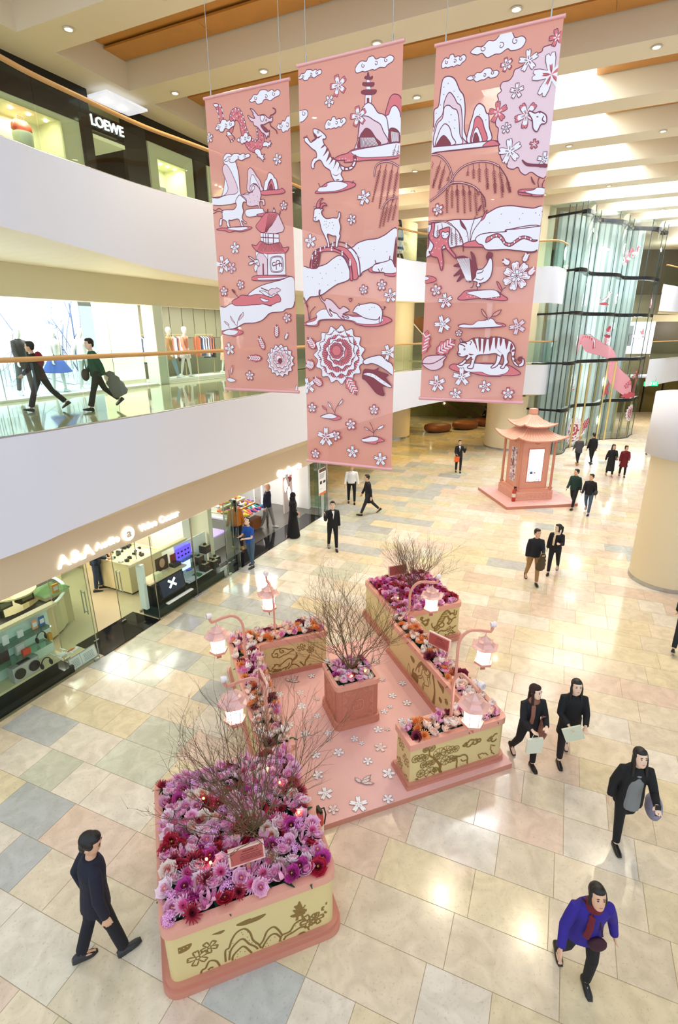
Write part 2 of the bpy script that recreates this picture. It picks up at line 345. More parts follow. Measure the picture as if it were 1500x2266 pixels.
ART['banL']='''K 1152,4551 285 90 0 w
K 1532,4124 165 105 1 w
F d 0 167,4596 224,4599 298,4571 336,4523 346,4416 360,4337 289,4338 266,4389 246,4469 219,4550
F r 1 212,4551 298,4566 326,4496 333,4418 352,4329 276,4340 268,4408 241,4489
F w 1 167,4601 224,4599 264,4581 255,4559 212,4551 179,4575
L 1 255,4554 271,4504
F w .6 277,4570 299,4576 313,4545 295,4534
F w .6 321,4515 342,4517 345,4474 328,4471
F w .6 334,4437 355,4434 354,4396 334,4394
F w .6 222,4511 243,4513 254,4478 235,4471
F w .6 249,4430 271,4432 274,4398 255,4391
F r 1 463,4313 477,4397 525,4466 609,4482 687,4446 735,4359 767,4260 800,4160 848,4068 936,3979 1005,4008 998,4095 1001,4152 1080,4141 1112,4023 1107,3928 1049,3859 952,3822 846,3855 769,3923 697,4059 667,4198 646,4277 595,4318 550,4281 529,4198 482,4146 444,4190
T w 498,4394 530,4451 594,4474 660,4450 704,4402 733,4341 755,4271 773,4193 798,4132 847,4058 897,4004 943,3983 979,4012 986,4078 984,4126
T2 w 544,4368 589,4419 642,4392 678,4330 699,4251 734,4179 781,4086 827,3965 918,3914 1013,3921 1057,3992 1067,4038
T2 w 556,4347 639,4354 688,4290 709,4211 757,4128 797,3939 888,3879 971,3898 1029,3967
F w 1 444,4180 495,4134 553,4078 545,4060 519,4083 515,4034 489,4067 465,4026 448,4072 397,4128 383,4130 412,4146 394,4177
F w 1 1101,3939 1147,3947 1199,3926 1227,3955 1238,3921 1257,3904 1224,3903 1235,3873 1197,3888 1182,3856 1157,3883 1104,3885 1085,3902
F w 1 927,3855 983,3872 1034,3841 1057,3780 1111,3783 1082,3748 1120,3714 1080,3714 1078,3680 1040,3724 989,3760 968,3752 976,3781 938,3814
F p 1.2 881,4431 939,4404 1001,4339 1026,4317 1091,4317 1143,4309 1199,4264 1244,4248 1283,4261 1287,4223 1267,4199 1228,4204 1175,4193 1122,4182 1063,4181 1105,4118 1155,4074 1208,4076 1222,4093 1211,4028 1203,4001 1185,4023 1156,3984 1146,4028 1115,4060 1077,4084 1027,4139 989,4172 938,4198 921,4248 876,4264 827,4337 841,4344 892,4308 958,4289 946,4319 922,4351 936,4358
F d .8 1063,4181 1108,4165 1158,4130 1208,4076 1155,4074 1111,4108
F w 1 1064,4302 1111,4309 1148,4281 1127,4256 1112,4230 1080,4235 1062,4265
L 1.6 1296,4378 1340,4354 1344,4316 1298,4291 1252,4284 1238,4258
L 1.6 1235,4203 1251,4145 1313,4099 1350,4066 1361,4027
O .8 1171,4235 11
K 371,4273 196 86 0 w
K 737,4044 136 76 1 w
P 1350,3682 84 10 w
P 40,4146 78 -70 w
P 1436,3017 75 0 t
F w 1 -17,3268 215,3277 323,3649 294,3794 344,3868 443,3866 533,3755 587,3558 606,3270 747,3266 1335,3258 1345,3207 1021,3219 654,3162 304,3132 -5,3166
F p 1 20,3265 228,3266 356,3378 266,3655 345,3727 460,3572 551,3306 318,3278 170,3271
K 571,3795 260 61 0 w
F p 1 755,3286 761,3458 778,3587 829,3621 893,3564 943,3489 994,3433 1023,3350 1038,3268
F w .8 804,3373 834,3501 876,3516 926,3440 975,3355 984,3273 832,3278
F w 1 1066,3275 1101,3402 1136,3428 1160,3494 1201,3509 1253,3474 1277,3432 1315,3398 1335,3268 1275,3269 1259,3345 1223,3418 1166,3365 1127,3269
F r 1 1141,3277 1179,3353 1229,3408 1265,3325 1268,3269
F d .4 1161,3280 1213,3355 1242,3275
F r 1 1021,3219 1025,3269 1361,3255 1415,3269 1471,3214 1398,3192 1238,3197 1102,3201
F p 1 632,3247 745,3246 846,3287 890,3323 866,3366 835,3329 845,3267 805,3291 795,3343 846,3383 895,3393 948,3358 997,3272 1006,3200 989,3140 1058,3144 1074,3071 1038,3054 1035,3105 973,3111 980,3008 964,2968 937,2980 942,3063 816,3064 720,3093 712,3177
L 1.4 867,3386 934,3359 986,3303 1010,3250
T3 d 783,3191 856,3225 937,3196 878,3141 793,3128 946,3124 772,3233
F w 1 700,3022 1008,3015 1047,2971 1141,2931 1002,2918 720,2915
F r 1 905,2931 1004,2943 1087,2946 1148,2926 1056,2897 946,2907
F w 1.2 208,3055 297,3058 443,3050 506,3103 497,3177 576,3252 631,3226 697,3168 709,3136 652,3141 626,3081 642,3006 606,2915 631,2870 686,2834 670,2814 629,2849 587,2863 624,2785 636,2752 593,2756 557,2855 518,2901 385,2890 327,2895 335,2819 359,2763 316,2777 277,2834 281,2877 195,2917 173,2843 141,2823 119,2836 151,2931 197,2938 197,3014
L 1.2 222,3043 137,3094 60,3068 2,3095
L 1.2 213,3023 118,3053 26,3028 -6,3020
F r 1 52,2770 167,2789 272,2781 508,2784 709,2768 801,2745 705,2715 559,2699 444,2719 324,2706 238,2740
F w .8 284,2758 346,2780 507,2773 680,2765 707,2736 561,2720 416,2737
L 2 1247,3008 1245,2970
F w 1 1239,2981 1261,2979 1266,2940 1229,2943
F r 1 1110,2943 1345,2900 1251,2807 1033,2654 878,2746 953,2832
G p 1 1330,2901 1437,2691 1402,2638 1241,2615 1047,2647 1189,2745 1267,2828
L 1.5 1129,2997 1118,2936
L 1.5 1369,2953 1359,2899
H d 1118,2936 1048,2664 1330,2901 1093,2649 9
G w 1 964,2653 1323,2609 1321,2478 1112,2463 967,2526
L 1.8 1219,2617 1211,2474
L 1.8 1114,2625 1109,2466
L 1.5 967,2584 1320,2547
L 1.2 1017,2649 1016,2511
L 1.2 1065,2640 1062,2490
F r 1.2 775,2480 867,2468 964,2526 1112,2463 1323,2478 1394,2399 1504,2397 1435,2315 1255,2315 1073,2320 891,2366
H d 963,2514 845,2369 1323,2472 1450,2332 22
G w 1 845,2369 1089,2319 1073,1993 851,1997
G p 1 864,2303 906,2348 997,2330 1076,2243 1066,1993 851,1997
G w 1 1092,2319 1427,2310 1431,1976 1072,1990
G d .5 975,2177 1000,2176 995,1999 969,1998
R 1.2 1259,2150 132 127
R .9 1259,2150 112 112
L 1.6 1250,2068 1252,2186 1287,2208 1324,2188 1313,2112
L 1.6 1358,2104 1353,2157 1308,2159 1231,2140 1185,2131 1187,2178 1233,2181
G d 1 848,1997 1431,1976 1425,1947 848,1954
F w 1 796,2115 815,2162 863,2183 908,2145 875,2129 840,2064 808,2066
F w 1.2 811,2222 743,2262 691,2307 745,2292 821,2246 883,2242 910,2181 908,2145 862,2160 817,2198 752,2171 681,2175 724,2215
O 1 864,2195 12
F r 1 735,1935 835,1992 1434,1964 1537,1924 1355,1902 1203,1903 1048,1897 829,1912
G w .8 848,1954 1430,1946 1462,1927 1204,1912 877,1919
P 420,2456 101 0 w
P 138,2204 153 10 a
P 323,2145 98 30 p
P 495,1858 85 15 t
P 121,1761 91 0 t
F w 1.2 -18,1478 121,1494 261,1549 410,1519 624,1514 868,1533 994,1517 1087,1490 1119,1501 1029,1566 714,1638 636,1678 755,1761 934,1829 1140,1869 1325,1897 1581,1922 1576,1496 1410,1432 1331,1391 1096,1377 981,1303 898,1253 749,1217 518,1207 310,1130 -20,1106
F r 1.2 437,1653 506,1688 684,1670 814,1691 972,1673 1111,1632 1252,1670 1311,1619 1308,1558 1230,1542 1151,1513 1072,1503 963,1530 867,1520 706,1518 541,1510 343,1521 282,1587
F w 1 882,1744 992,1734 1067,1689 1081,1651 1003,1666 927,1718
F w 1 890,1632 999,1604 1061,1590 1052,1565 950,1568
F p 1 1069,1725 1134,1772 1211,1763 1243,1780 1318,1747 1286,1718 1239,1707 1268,1670 1176,1685 1144,1661 1098,1675
L 1.8 1070,1738 993,1765 924,1792
L 1 437,1653 390,1686 345,1738
F d .8 344,1725 298,1778 316,1790 363,1750
L 1 360,1130 378,1235 427,1325 516,1401
F p .8 405,1261 463,1351 516,1401 511,1337
L 1 347,1169 286,1249 226,1342
F p .8 226,1342 287,1262 317,1222 253,1263
L 1 190,1131 146,1211 81,1252
F p .8 81,1252 147,1225 186,1184 127,1198
F r 1 -24,1066 136,1105 308,1117 489,1056 297,984 163,1018 24,1025
F w .8 27,1052 153,1105 222,1104 373,1077 299,1011 127,1011
P 1431,1289 90 20 t
P 157,761 115 10 w
P 575,286 100 0 t
Y l 931,746 816,995 55
Y l 873,599 539,608 60
Y l 1200,955 1212,1186 50
Y l 1372,930 1439,1044 30
Q 1260,564 288 w
F w .8 54,216 162,226 255,179 120,154
L 1 117,225 105,379
F p .8 168,297 158,381 209,465
F w .8 1556,50 1566,118 1607,146 1596,52'''
ART['banM']='''K 190,5745 193 63 0 w
K 1185,5705 286 83 2 w
K -7,5286 147 102 3 w
K 592,5104 172 74 2 w
P 645,5541 137 15 T
P 500,5378 79 30 w
L 1.5 1100,5618 1101,5534
F d 1 1100,5618 1124,5557 1165,5563 1159,5533 1101,5538 1048,5560 1065,5580 1077,5564
G w 1 1078,5538 1124,5530 1131,5493 1078,5502
F d 1 1072,5503 1137,5492 1189,5483 1178,5450 1102,5457 1025,5483 1025,5510
G w 1 1075,5462 1137,5452 1146,5410 1076,5421
F d 1 1067,5422 1150,5409 1226,5393 1203,5356 1109,5361 1014,5386 1002,5415
G w 1 1062,5364 1159,5349 1152,5246 1057,5251
G d .5 1086,5324 1119,5319 1120,5264 1089,5266
F r 1.2 1366,5086 1393,5182 1436,5283 1503,5304 1590,5241 1592,5016 1408,5034
F w 1.2 1373,5039 1418,5087 1451,5155 1502,5174 1554,5130 1592,5026 1593,4731 1440,4733
F w 1.2 959,4795 987,5123 1040,5235 1111,5266 1182,5223 1255,5130 1337,5095 1391,5036 1418,4903 1446,4741 1106,4737
F p 1.2 959,4795 970,4984 1005,5111 1101,5106 1197,5046 1293,4986 1342,4895 1410,4746 1106,4737
F p 1.2 904,4739 934,4808 971,4870 984,4729
F d 1 966,4736 983,4878 1031,4938 1079,4969 1152,4931 1225,4836 1298,4741
F d 1 1440,4742 1429,4902 1516,4904 1587,4834 1593,4731
H w 983,4868 984,4743 1213,4838 1287,4733 14
H w 1447,4881 1463,4748 1575,4845 1585,4742 9
P 957,5127 130 10 T
F r 1.2 582,4656 659,4686 785,4700 898,4735 1227,4732 1591,4732 1597,4562 1410,4547 1109,4573 754,4586 747,4616 620,4631
F w .8 848,4702 923,4722 1227,4727 1591,4722 1590,4582 1229,4597 985,4627
T3 w 659,4642 709,4641 760,4639 798,4610 823,4607 948,4602
W 1539,4715 1497,4593
W 1581,4696 1561,4585
F w 1.2 231,5072 277,5070 341,5042 405,4994 443,4950 424,4923 391,4927 403,4876 480,4778 530,4672 607,4633 671,4576 709,4511 683,4444 721,4379 696,4352 708,4310 670,4283 591,4271 552,4305 592,4332 579,4364 528,4441 502,4515 412,4576 347,4664 281,4662 240,4626 233,4576 199,4580 187,4632 229,4699 282,4712 271,4784 205,4832 140,4891 88,4937 83,4978 130,4982 181,4915 221,4920 287,4951 275,4992 237,5027
F d .8 237,5022 256,4995 287,4951 248,4936 208,4927 221,4935 261,4954 243,4996
O .9 313,5026 14
F d .2 288,4961 379,4978 353,4962 314,4947
F d .2 403,4857 416,4835 350,4814
F d .2 454,4811 480,4778 388,4709 428,4764
F d .2 492,4746 518,4704 439,4633 466,4690
F d .2 543,4681 569,4658 484,4588 517,4634
F d .2 594,4644 620,4622 555,4529 581,4586
F d .2 658,4597 677,4565 619,4491 645,4539
F d .2 528,4471 606,4442 670,4466 606,4432
F d .2 592,4383 657,4386 631,4369
F d .2 592,4352 670,4354 631,4338
F w 1.4 684,4554 760,4525 836,4527 886,4580 898,4647 923,4654 924,4566 861,4494 760,4485 696,4503
F d .2 879,4654 923,4649 923,4615 886,4619
F d .2 886,4600 923,4590 917,4576 883,4585
F d .2 849,4545 886,4521 876,4510 838,4531
F d .2 792,4522 804,4480 823,4480 811,4522
F d .2 735,4530 735,4493 754,4488 754,4526
L 1 76,4979 63,4996
L 1 96,4986 90,5007
L 1 123,4988 124,5012
F r 1.2 252,4243 313,4289 474,4365 734,4347 900,4310 894,4260 669,4222 499,4223
F w .8 299,4259 321,4309 447,4316 461,4356 605,4361 760,4324 785,4281 656,4243 473,4241
L 1 334,4318 302,4373
L 1 862,4304 887,4341
M 1210,4356 1244,4489 1351,4525 1470,4506 1589,4439
W 1316,4490 1191,4038
W 1399,4490 1304,3947
W 1495,4469 1412,4017
W 1578,4431 1509,4008
P 1059,4105 107 10 w
P 863,3834 75 20 w
P 149,3591 105 5 w
M 1341,3917 1400,4002 1483,4049 1585,4050
W 1383,3964 1315,3693
W 1442,4008 1371,3710
W 1508,4032 1443,3765
W 1568,4026 1516,3770
F w 1.4 -15,3192 136,3202 292,3217 432,3249 543,3315 652,3354 732,3316 799,3212 839,3099 826,3010 731,2969 622,2945 483,2875 355,2804 240,2778 125,2770 -1,2702
F w 1.4 812,3442 891,3459 969,3508 1123,3540 1275,3545 1399,3583 1586,3652 1556,3257 1445,3221 1294,3208 1206,3158 1051,3100 1018,3057 984,3290 891,3405
T3 d 90,3077 175,3064 318,3118 423,3108 352,3040 294,2961 449,2940 581,2998 698,3106 583,3179 635,3227 672,3297 976,3434 1003,3302 1233,3396 1439,3360 826,3144
F r 1.4 136,3208 169,3360 241,3434 394,3469 544,3481 706,3416 799,3323 852,3187 886,3002 839,3009 826,3211 732,3338 598,3406 462,3426 338,3417 294,3330 278,3206
F r 1.2 585,3490 706,3471 812,3421 905,3317 958,3182 973,3026 893,3007 866,3187 812,3300 706,3405 585,3457
F w 1.2 799,3432 865,3439 944,3358 997,3224 1011,3113 999,3047 972,3071 945,3227 865,3363
L 1.8 477,3508 599,3544 733,3524 852,3451 944,3358 997,3224 1012,3035
L 1.8 136,3208 183,3393 255,3456 394,3486 544,3465 706,3394 812,3289 866,3165 886,3007
F d .8 179,3211 197,3358 240,3412 324,3412 278,3206
T3 w 208,3244 230,3277 252,3310 246,3355 225,3345 267,3376 272,3240
V 179,3325 180,3382
V 241,3389 242,3445
V 327,3429 328,3479
V 523,3428 524,3475
V 705,3350 706,3407
V 839,3199 839,3282
V 545,3492 545,3547
V 775,3456 775,3512
V 955,3259 954,3339
V 404,3468 404,3491
F w 1.3 240,4025 225,3952 210,3899 223,3865 277,3855 312,3869 331,3813 357,3724 397,3656 450,3543 456,3482 490,3485 477,3563 452,3663 546,3634 600,3625 599,3576 592,3484 625,3476 639,3541 673,3625 660,3658 680,3743 654,3841 674,3881 674,3934 648,3947 628,3875 548,3881 441,3880 374,3928 355,3983 389,4007 335,4027
F w 1 240,4025 230,4064 254,4051
F r 1.2 275,4044 283,4107 338,4154 385,4155 337,4123 329,4049
F r 1.2 335,4027 350,4079 404,4095 450,4054 390,4060 349,4016
T3 d 407,3845 441,3842 399,3797 433,3805 494,3816 541,3818 561,3779 473,3775 446,3756 540,3737 321,3959
L 1 224,3909 251,3912 265,3921
L 1 251,3912 243,3869
L 1 615,3960 609,3971
P 1371,2898 86 0 t
P 1073,2848 77 10 t
P 1515,2744 105 5 A
N 847,2707 30
F r 1.2 1148,3128 1218,3168 1307,3207 1585,3128 1589,3020 1425,3033 1399,3072 1207,3082
F w 1.2 1220,3103 1231,3179 1320,3206 1458,3231 1507,3250 1558,3193 1584,3149 1587,3063 1437,3060 1386,3078
L 1.2 1335,3086 1309,3131
L 1.2 1354,3096 1378,3138
L 1.2 1482,3235 1493,3298
L 1.2 1269,3209 1255,3253
F d .5 1559,3172 1544,3258 1584,3549 1584,3171
F r 1.2 -5,2361 130,2421 263,2467 450,2512 868,2480 1270,2473 1453,2447 1545,2400 1520,2366 1339,2310 1140,2307 964,2338 868,2386 590,2414 305,2406 245,2322 10,2337
F w .8 55,2373 203,2408 248,2468 235,2516 337,2574 451,2571 591,2509 799,2482 909,2456 1138,2452 1402,2413 1312,2345 1005,2349 882,2398 619,2426 305,2418 231,2346 84,2336
F p 1.3 292,2847 314,2870 305,2800 354,2728 396,2703 425,2737 509,2711 592,2639 661,2578 731,2612 827,2551 758,2518 717,2495 813,2458 813,2434 758,2447 703,2472 744,2424 730,2412 647,2461 605,2509 535,2534 479,2583 493,2523 528,2481 492,2475 436,2560 395,2656 339,2705 298,2777
F w 1.3 895,2538 935,2595 989,2629 1069,2638 1201,2652 1319,2620 1386,2539 1388,2448 1364,2356 1338,2380 1349,2449 1298,2403 1112,2429 1004,2478 936,2514 902,2515
F w 1 982,2629 989,2652 1009,2617
L 1.2 1386,2551 1424,2561 1417,2595 1450,2572
T3 d 1215,2589 1255,2588 1176,2555 963,2572
L 1.2 101,2421 76,2592 8,2762
F r 1 8,2774 50,2701 84,2616 21,2714
L 1.2 108,2421 133,2542 223,2624
Q 644,1865 470 r
Y l 208,1961 64,2149 70
Y l 187,1681 6,1729 90
Y l 330,1361 152,1499 70
Y l 786,1516 972,1229 95
F w 1.4 1079,1772 1147,1822 1282,1860 1389,1867 1484,1790 1578,1732 1596,1575 1474,1645 1339,1715 1230,1744 1121,1724
F d 1 1068,1512 1094,1637 1149,1650 1273,1641 1353,1679 1340,1630 1516,1573 1478,1523 1575,1391 1427,1386 1458,1249 1334,1270 1222,1379 1124,1476
F w 1 1081,1574 1164,1601 1274,1579 1397,1509 1575,1397 1535,1377 1399,1434 1261,1517 1151,1551
T3 d 1137,1576 1219,1565 1302,1537 1370,1495 1453,1448
P 1513,1916 124 20 w
P 57,1351 139 15 w
P 127,979 94 0 t
P 1284,1006 92 0 t
P 866,732 106 10 t
P 584,522 103 30 t
P 390,487 173 0 a
P 176,165 98 0 t
P 898,264 113 0 w
P 1414,181 121 5 w
F r 1 291,831 398,885 579,882 690,835 578,787 458,807
F w .8 291,831 398,885 504,898 608,850 518,818 382,816
L 1 571,881 579,975 639,1071 713,1160
F w .8 632,1038 654,1085 713,1153 706,1101
L 1 564,921 505,1011 439,1101
F w .8 439,1095 476,1056 513,998 460,1022
L 1 429,887 399,966 325,1029
F r .8 325,1029 385,992 415,960 354,977
F r 1 1065,483 1179,546 1349,559 1484,503 1351,465 1338,438 1181,438
F w .8 1064,497 1165,525 1250,558 1363,553 1364,507 1266,472 1108,460
L 1 1293,554 1291,634 1346,691 1463,764
F w .8 1347,684 1387,733 1463,764 1430,710
L 1 1292,621 1262,711 1211,800
F w .8 1113,708 1163,691 1213,662 1149,671
L 1 1284,620 1206,668 1112,715'''
ART['banR']='''K 250,4499 166 73 2 w
K 832,4560 340 118 1 w
K 659,4271 207 66 1 w
F p 1.2 1614,4479 1511,4449 1399,4436 1381,4395 1314,4377 1293,4351 1136,4277 1067,4259 1048,4200 1004,4156 919,4149 899,4100 916,4055 869,4020 887,3964 867,3914 874,3696 917,3635 914,3536 935,3445 955,3364 1004,3256 1070,3226 1076,3169 1155,3137 1217,3152 1260,3091 1327,3050 1399,3075 1505,3008 1589,3009 1599,3284 1601,3709 1626,4153
F w 1.4 4,3541 17,3817 15,3976 74,4023 96,4219 123,4323 202,4335 285,4286 359,4155 417,4080 449,3922 452,3699 491,3524 186,3518
F p 1.2 32,3537 44,3813 135,3913 153,4055 214,4151 285,4090 330,4017 386,3965 417,3816 432,3612 472,3516
F w 1.2 46,3536 60,3788 137,3868 157,3988 217,4005 280,3959 336,3928 370,3823 395,3651 425,3522
F w 1.2 67,3533 93,3692 143,3776 190,3792 248,3739 289,3631 336,3533
F d 1 74,3532 111,3620 164,3659 221,3617 268,3530
F w 1.4 518,3521 524,3712 555,3819 580,3914 634,3960 702,3917 740,3841 775,3808 793,3674 826,3515
F r 1.2 558,3521 577,3704 590,3791 633,3818 689,3766 721,3684 774,3521
F w 1 572,3520 594,3658 630,3692 667,3636 710,3513
F d .8 591,3523 597,3612 629,3625 670,3524
T3 d 194,4257 136,4223 280,4156 141,4140 338,4082 381,4042 101,4025 258,3889 236,3808 316,3819 316,3724 651,3832 741,3759 44,3938
F w 1.4 -10,3537 323,3523 853,3506 933,3467 923,3441 597,3454 120,3468 1,3465
F r 1 789,3503 865,3509 933,3467 923,3441 728,3454
L 1.4 120,3468 463,3454 923,3441
P 956,4334 81 15 t
P 1226,4328 122 5 w
P 1543,4506 94 15 R
P 894,3824 125 5 R
P 1115,4023 90 0 a
P 1019,3627 66 0 w
P 1096,3352 151 10 w
P 1400,3396 60 0 R
P 1549,3202 95 0 w
P 1527,4130 238 10 B
P 1266,3737 150 30 T
F w 1.4 1288,3755 1310,3773 1373,3742 1432,3749 1508,3702 1528,3636 1507,3607 1460,3603 1421,3533 1368,3573 1345,3672
L 1.4 1485,3694 1472,3654 1505,3628
L 1.2 1396,3699 1420,3693
O 1 1432,3744 9
F d 1 1265,3231 1338,3183 1451,3159 1604,3141 1602,3108 1453,3136 1328,3162
M -5,3448 108,3428 196,3365 271,3273 320,3161 340,3075
M 122,2946 284,3069 387,3189 505,3258 690,3282 850,3252 971,3192
M 327,3053 465,3050 591,3013 719,2929
L 1.4 971,3192 1059,3079 1106,2994 1151,2862
W 39,3419 -19,3174
W 148,3359 52,3045
W 214,3304 141,3000
W 290,3200 262,3096
W 546,3241 542,3125
W 612,3257 633,3080
W 692,3259 717,3035
W 785,3248 837,2952
W 892,3213 949,2870
W 972,3181 1053,2872
W 1074,3055 1144,2863
W 308,3031 251,2934
W 398,3033 407,2900
W 481,3025 504,2891
W 564,3004 601,2881
W 663,2958 724,2869
F r 1 1254,2852 1295,2882 1423,2858 1612,2816 1618,2770 1302,2812
F w .8 1361,2852 1483,2874 1607,2862 1614,2799 1427,2823
F d .8 1405,3019 1435,2970 1465,2922 1424,2960
L 1.2 1522,2859 1499,2952 1517,3006
L 1.2 1571,2854 1558,2912 1583,2966
M 1,2854 113,2913 215,2983 303,3053 432,3056 537,3029 642,2984 723,2920
L 1.4 723,2920 806,2823 828,2709
W 60,3136 53,3022
W 154,3125 153,3023
W 254,3002 280,2689
W 331,3028 349,2752
W 408,3031 440,2675
W 500,3010 539,2655
W 578,2991 622,2671
W 657,2960 716,2617
W 749,2907 823,2630
W 823,3064 833,2942
W 928,3053 943,2887
W 1021,3032 1048,2811
W 1109,2990 1146,2867
F r 1 1254,2856 1299,2878 1453,2868 1593,2854 1601,2779 1462,2781 1411,2819
F w .8 1338,2848 1454,2857 1498,2880 1592,2859 1594,2790 1460,2803
P 147,2738 88 15 t
F w 1.4 -9,2121 37,2303 -2,2523 92,2563 267,2579 426,2587 623,2571 775,2589 896,2646 1016,2692 1175,2694 1334,2663 1478,2637 1594,2639 1592,2410 1585,2108 1330,2124 1167,2151 991,2157 846,2201 543,2239 411,2229 222,2205
T3 d 1056,2601 903,2504 1183,2485 1307,2522 1345,2583 1514,2576 1565,2546 1595,2585 587,2360
F r 1.2 544,2227 593,2277 722,2298 784,2334 901,2303 977,2169 847,2199
F w 1.2 721,2315 794,2368 958,2379 1145,2377 1155,2399 1592,2410 1584,2119 1330,2124 1167,2151 901,2162 831,2226 765,2254
L 1.2 894,2384 1120,2377 1143,2400 1301,2399 1592,2410
F r 1.4 873,2258 881,2316 924,2336 997,2359 1061,2349 1115,2299 1158,2239 1233,2228 1302,2274 1372,2304 1458,2286 1510,2249 1576,2238 1524,2225 1437,2259 1375,2269 1295,2229 1225,2188 1149,2205 1094,2266 1039,2316 977,2309 929,2277
T w 951,2317 1012,2335 1078,2302 1127,2241 1199,2207 1269,2237 1338,2283 1410,2284 1485,2256
L 1 645,2285 647,2426 697,2607
L 1 625,2287 597,2406 552,2480
F d 1 479,2579 536,2516 581,2443 512,2495
L 1 651,2297 686,2423 779,2543
F d 1 730,2672 746,2716 769,2737 755,2687
F r 1 779,2543 806,2598 857,2673 827,2573
M -5,2583 131,2590 267,2573 365,2518
L 1.4 365,2518 464,2428 540,2292 556,2160
W 155,2535 165,2366
W 215,2554 234,2457
W 12,2522 19,2255
W 367,2483 381,2267
W 421,2467 449,2251
W 478,2415 513,2294
F r 1.4 64,2566 106,2562 104,2467 101,2395 158,2367 196,2412 180,2461 233,2481 326,2498 342,2449 334,2378 325,2307 357,2221 445,2119 448,2082 420,2096 304,2212 273,2262 235,2216 256,2105 268,2019 260,1932 239,1933 206,2022 174,2098 88,2127 43,2192 71,2190 108,2273 49,2350 31,2424 61,2494
F w 1.2 217,2411 235,2445 276,2430 316,2439 332,2402 308,2356 282,2346 240,2361
O .6 245,2391 6
O .6 305,2404 6
T3 w 86,2420 75,2373 148,2307 187,2341 246,2264 138,2235 194,2219 298,2309 331,2210 239,2045 249,1995 100,2176
F d 1 448,2082 554,2100 635,2071 705,2019 687,2080 668,2153 726,2090 762,1968 795,1881 759,1835 687,1739 670,1790 633,1754 614,1829 511,1759 496,1772 544,1857 437,1837 538,1943 428,1973 532,2029
L 1 461,2081 554,2088 667,1997 726,1921
H w 462,2069 632,1766 662,2070 712,1763 12
F w 1.4 774,1895 858,1915 916,1984 931,2042 976,2040 998,1931 983,1812 924,1742 848,1721 821,1722 843,1696 825,1672 785,1686 794,1735 725,1763 761,1810
L 1.2 784,1858 849,1867 872,1902
L 1.2 770,1785 844,1764 881,1792
F d 1 896,2068 917,2126 976,2111 980,2063 949,2053 926,2019
O 1 932,2072 11
L 1.2 805,1673 803,1624 832,1592
L 1 832,1592 820,1580
L 1 832,1592 859,1585
L 1.2 741,1737 732,1676 700,1665
F r 1.2 521,1520 565,1569 642,1629 829,1629 1065,1614 1174,1550 1249,1498 1181,1476 839,1511 597,1499
F w .8 644,1598 829,1623 1052,1621 1136,1551 1099,1527 891,1515 782,1550
T3 w 662,1541 716,1546 769,1544 837,1536 878,1518 943,1520 1022,1517 1087,1522
Q2 1345,1796 195 w
Y l 1499,1800 1596,1901 50
Y l 1236,1955 1129,2019 45
Y l 1420,1968 1467,2092 45
F r 1 1073,1736 1122,1697 1162,1611 1114,1649
L 1 1139,1514 1156,1611 1215,1657
P 183,1652 92 10 t
P 335,1494 115 10 A
F r 1 -17,1858 133,1838 178,1786 80,1758 -12,1762
F w .8 -17,1851 62,1835 50,1804 -14,1800
P 314,1162 134 20 w
P 574,1030 57 0 t
P 1427,1116 121 25 p
F r 1 558,1132 636,1162 795,1148 971,1220 1047,1231 1102,1181 1231,1155 1253,1118 1109,1107 773,1098
F w .8 564,1132 636,1156 769,1148 844,1197 959,1208 1008,1238 1073,1218 1130,1156 1220,1131 1032,1108 640,1106
L 1.2 1004,1207 954,1269 888,1368
F b 1 888,1368 951,1306 982,1244 913,1294
L 1.2 1010,1219 1056,1267 1175,1350
F b 1 1056,1267 1090,1315 1175,1350 1131,1278
F r 1.2 463,514 501,568 597,570 813,586 1078,591 1338,570 1471,509 1540,447 1417,418 1288,421 1225,400 988,407 756,454 577,463
F w .8 572,543 679,578 880,588 1040,577 1209,580 1353,545 1348,468 1224,420 1066,422 957,459 755,460
F w 1.5 599,934 618,947 641,908 721,908 785,947 889,959 1008,946 1121,971 1250,952 1355,909 1411,847 1430,785 1425,710 1445,635 1488,585 1535,611 1542,662 1569,649 1570,574 1504,548 1438,584 1392,659 1370,760 1334,734 1329,659 1347,608 1312,569 1291,524 1239,530 1273,582 1278,658 1247,721 1230,632 1185,554 1123,521 1102,540 1156,592 1173,682 1156,733 1027,719 884,704 850,626 836,548 819,508 751,513 749,539 787,573 793,677 730,624 667,558 612,557 604,576 663,610 737,703 671,682 616,688 573,720 589,779 578,844 608,896
L 1.3 759,857 776,896 761,909
O 1 679,793 11
F d .4 573,727 599,734 628,721 601,714
L 1.6 603,870 645,857 687,831
L 2 615,896 683,889 711,870
F d .2 785,940 824,953 878,781 838,858
F d .2 877,953 917,946 924,782 904,781
F d .2 956,940 1001,946 979,750 965,756
F d .2 1033,953 1090,965 1067,783 1053,795
F d .2 1122,965 1161,959 1155,808 1136,833
F d .2 1193,952 1232,940 1216,846 1202,859
F d .2 1264,940 1322,921 1303,797 1286,847
F d .2 1357,884 1394,835 1356,772
F d .2 1169,796 1246,733 1191,771
F d .2 1169,733 1244,683 1184,707
F d .2 749,729 830,717 777,703
F d .2 781,651 828,652 809,639
F d .2 687,650 742,638 716,624
F d .2 1380,785 1429,798 1431,773 1389,760
F d .2 1394,704 1431,710 1440,685 1403,679
F d .2 1419,641 1449,660 1464,635 1435,616
F d .2 1474,598 1490,566 1510,554 1497,592
F d .4 1475,648 1490,686 1539,693 1538,649 1509,623
Y l -3,708 79,1078 100
Y l 239,724 531,934 100
F p 1.2 18,573 71,668 198,697 396,692 359,605 362,552 309,497 211,468 109,493
L 1.4 -11,575 191,576 396,692
P 280,265 137 10 a
P 666,378 146 5 w
P 588,112 98 10 w
P 1035,243 99 15 a
P 1389,151 98 5 t'''
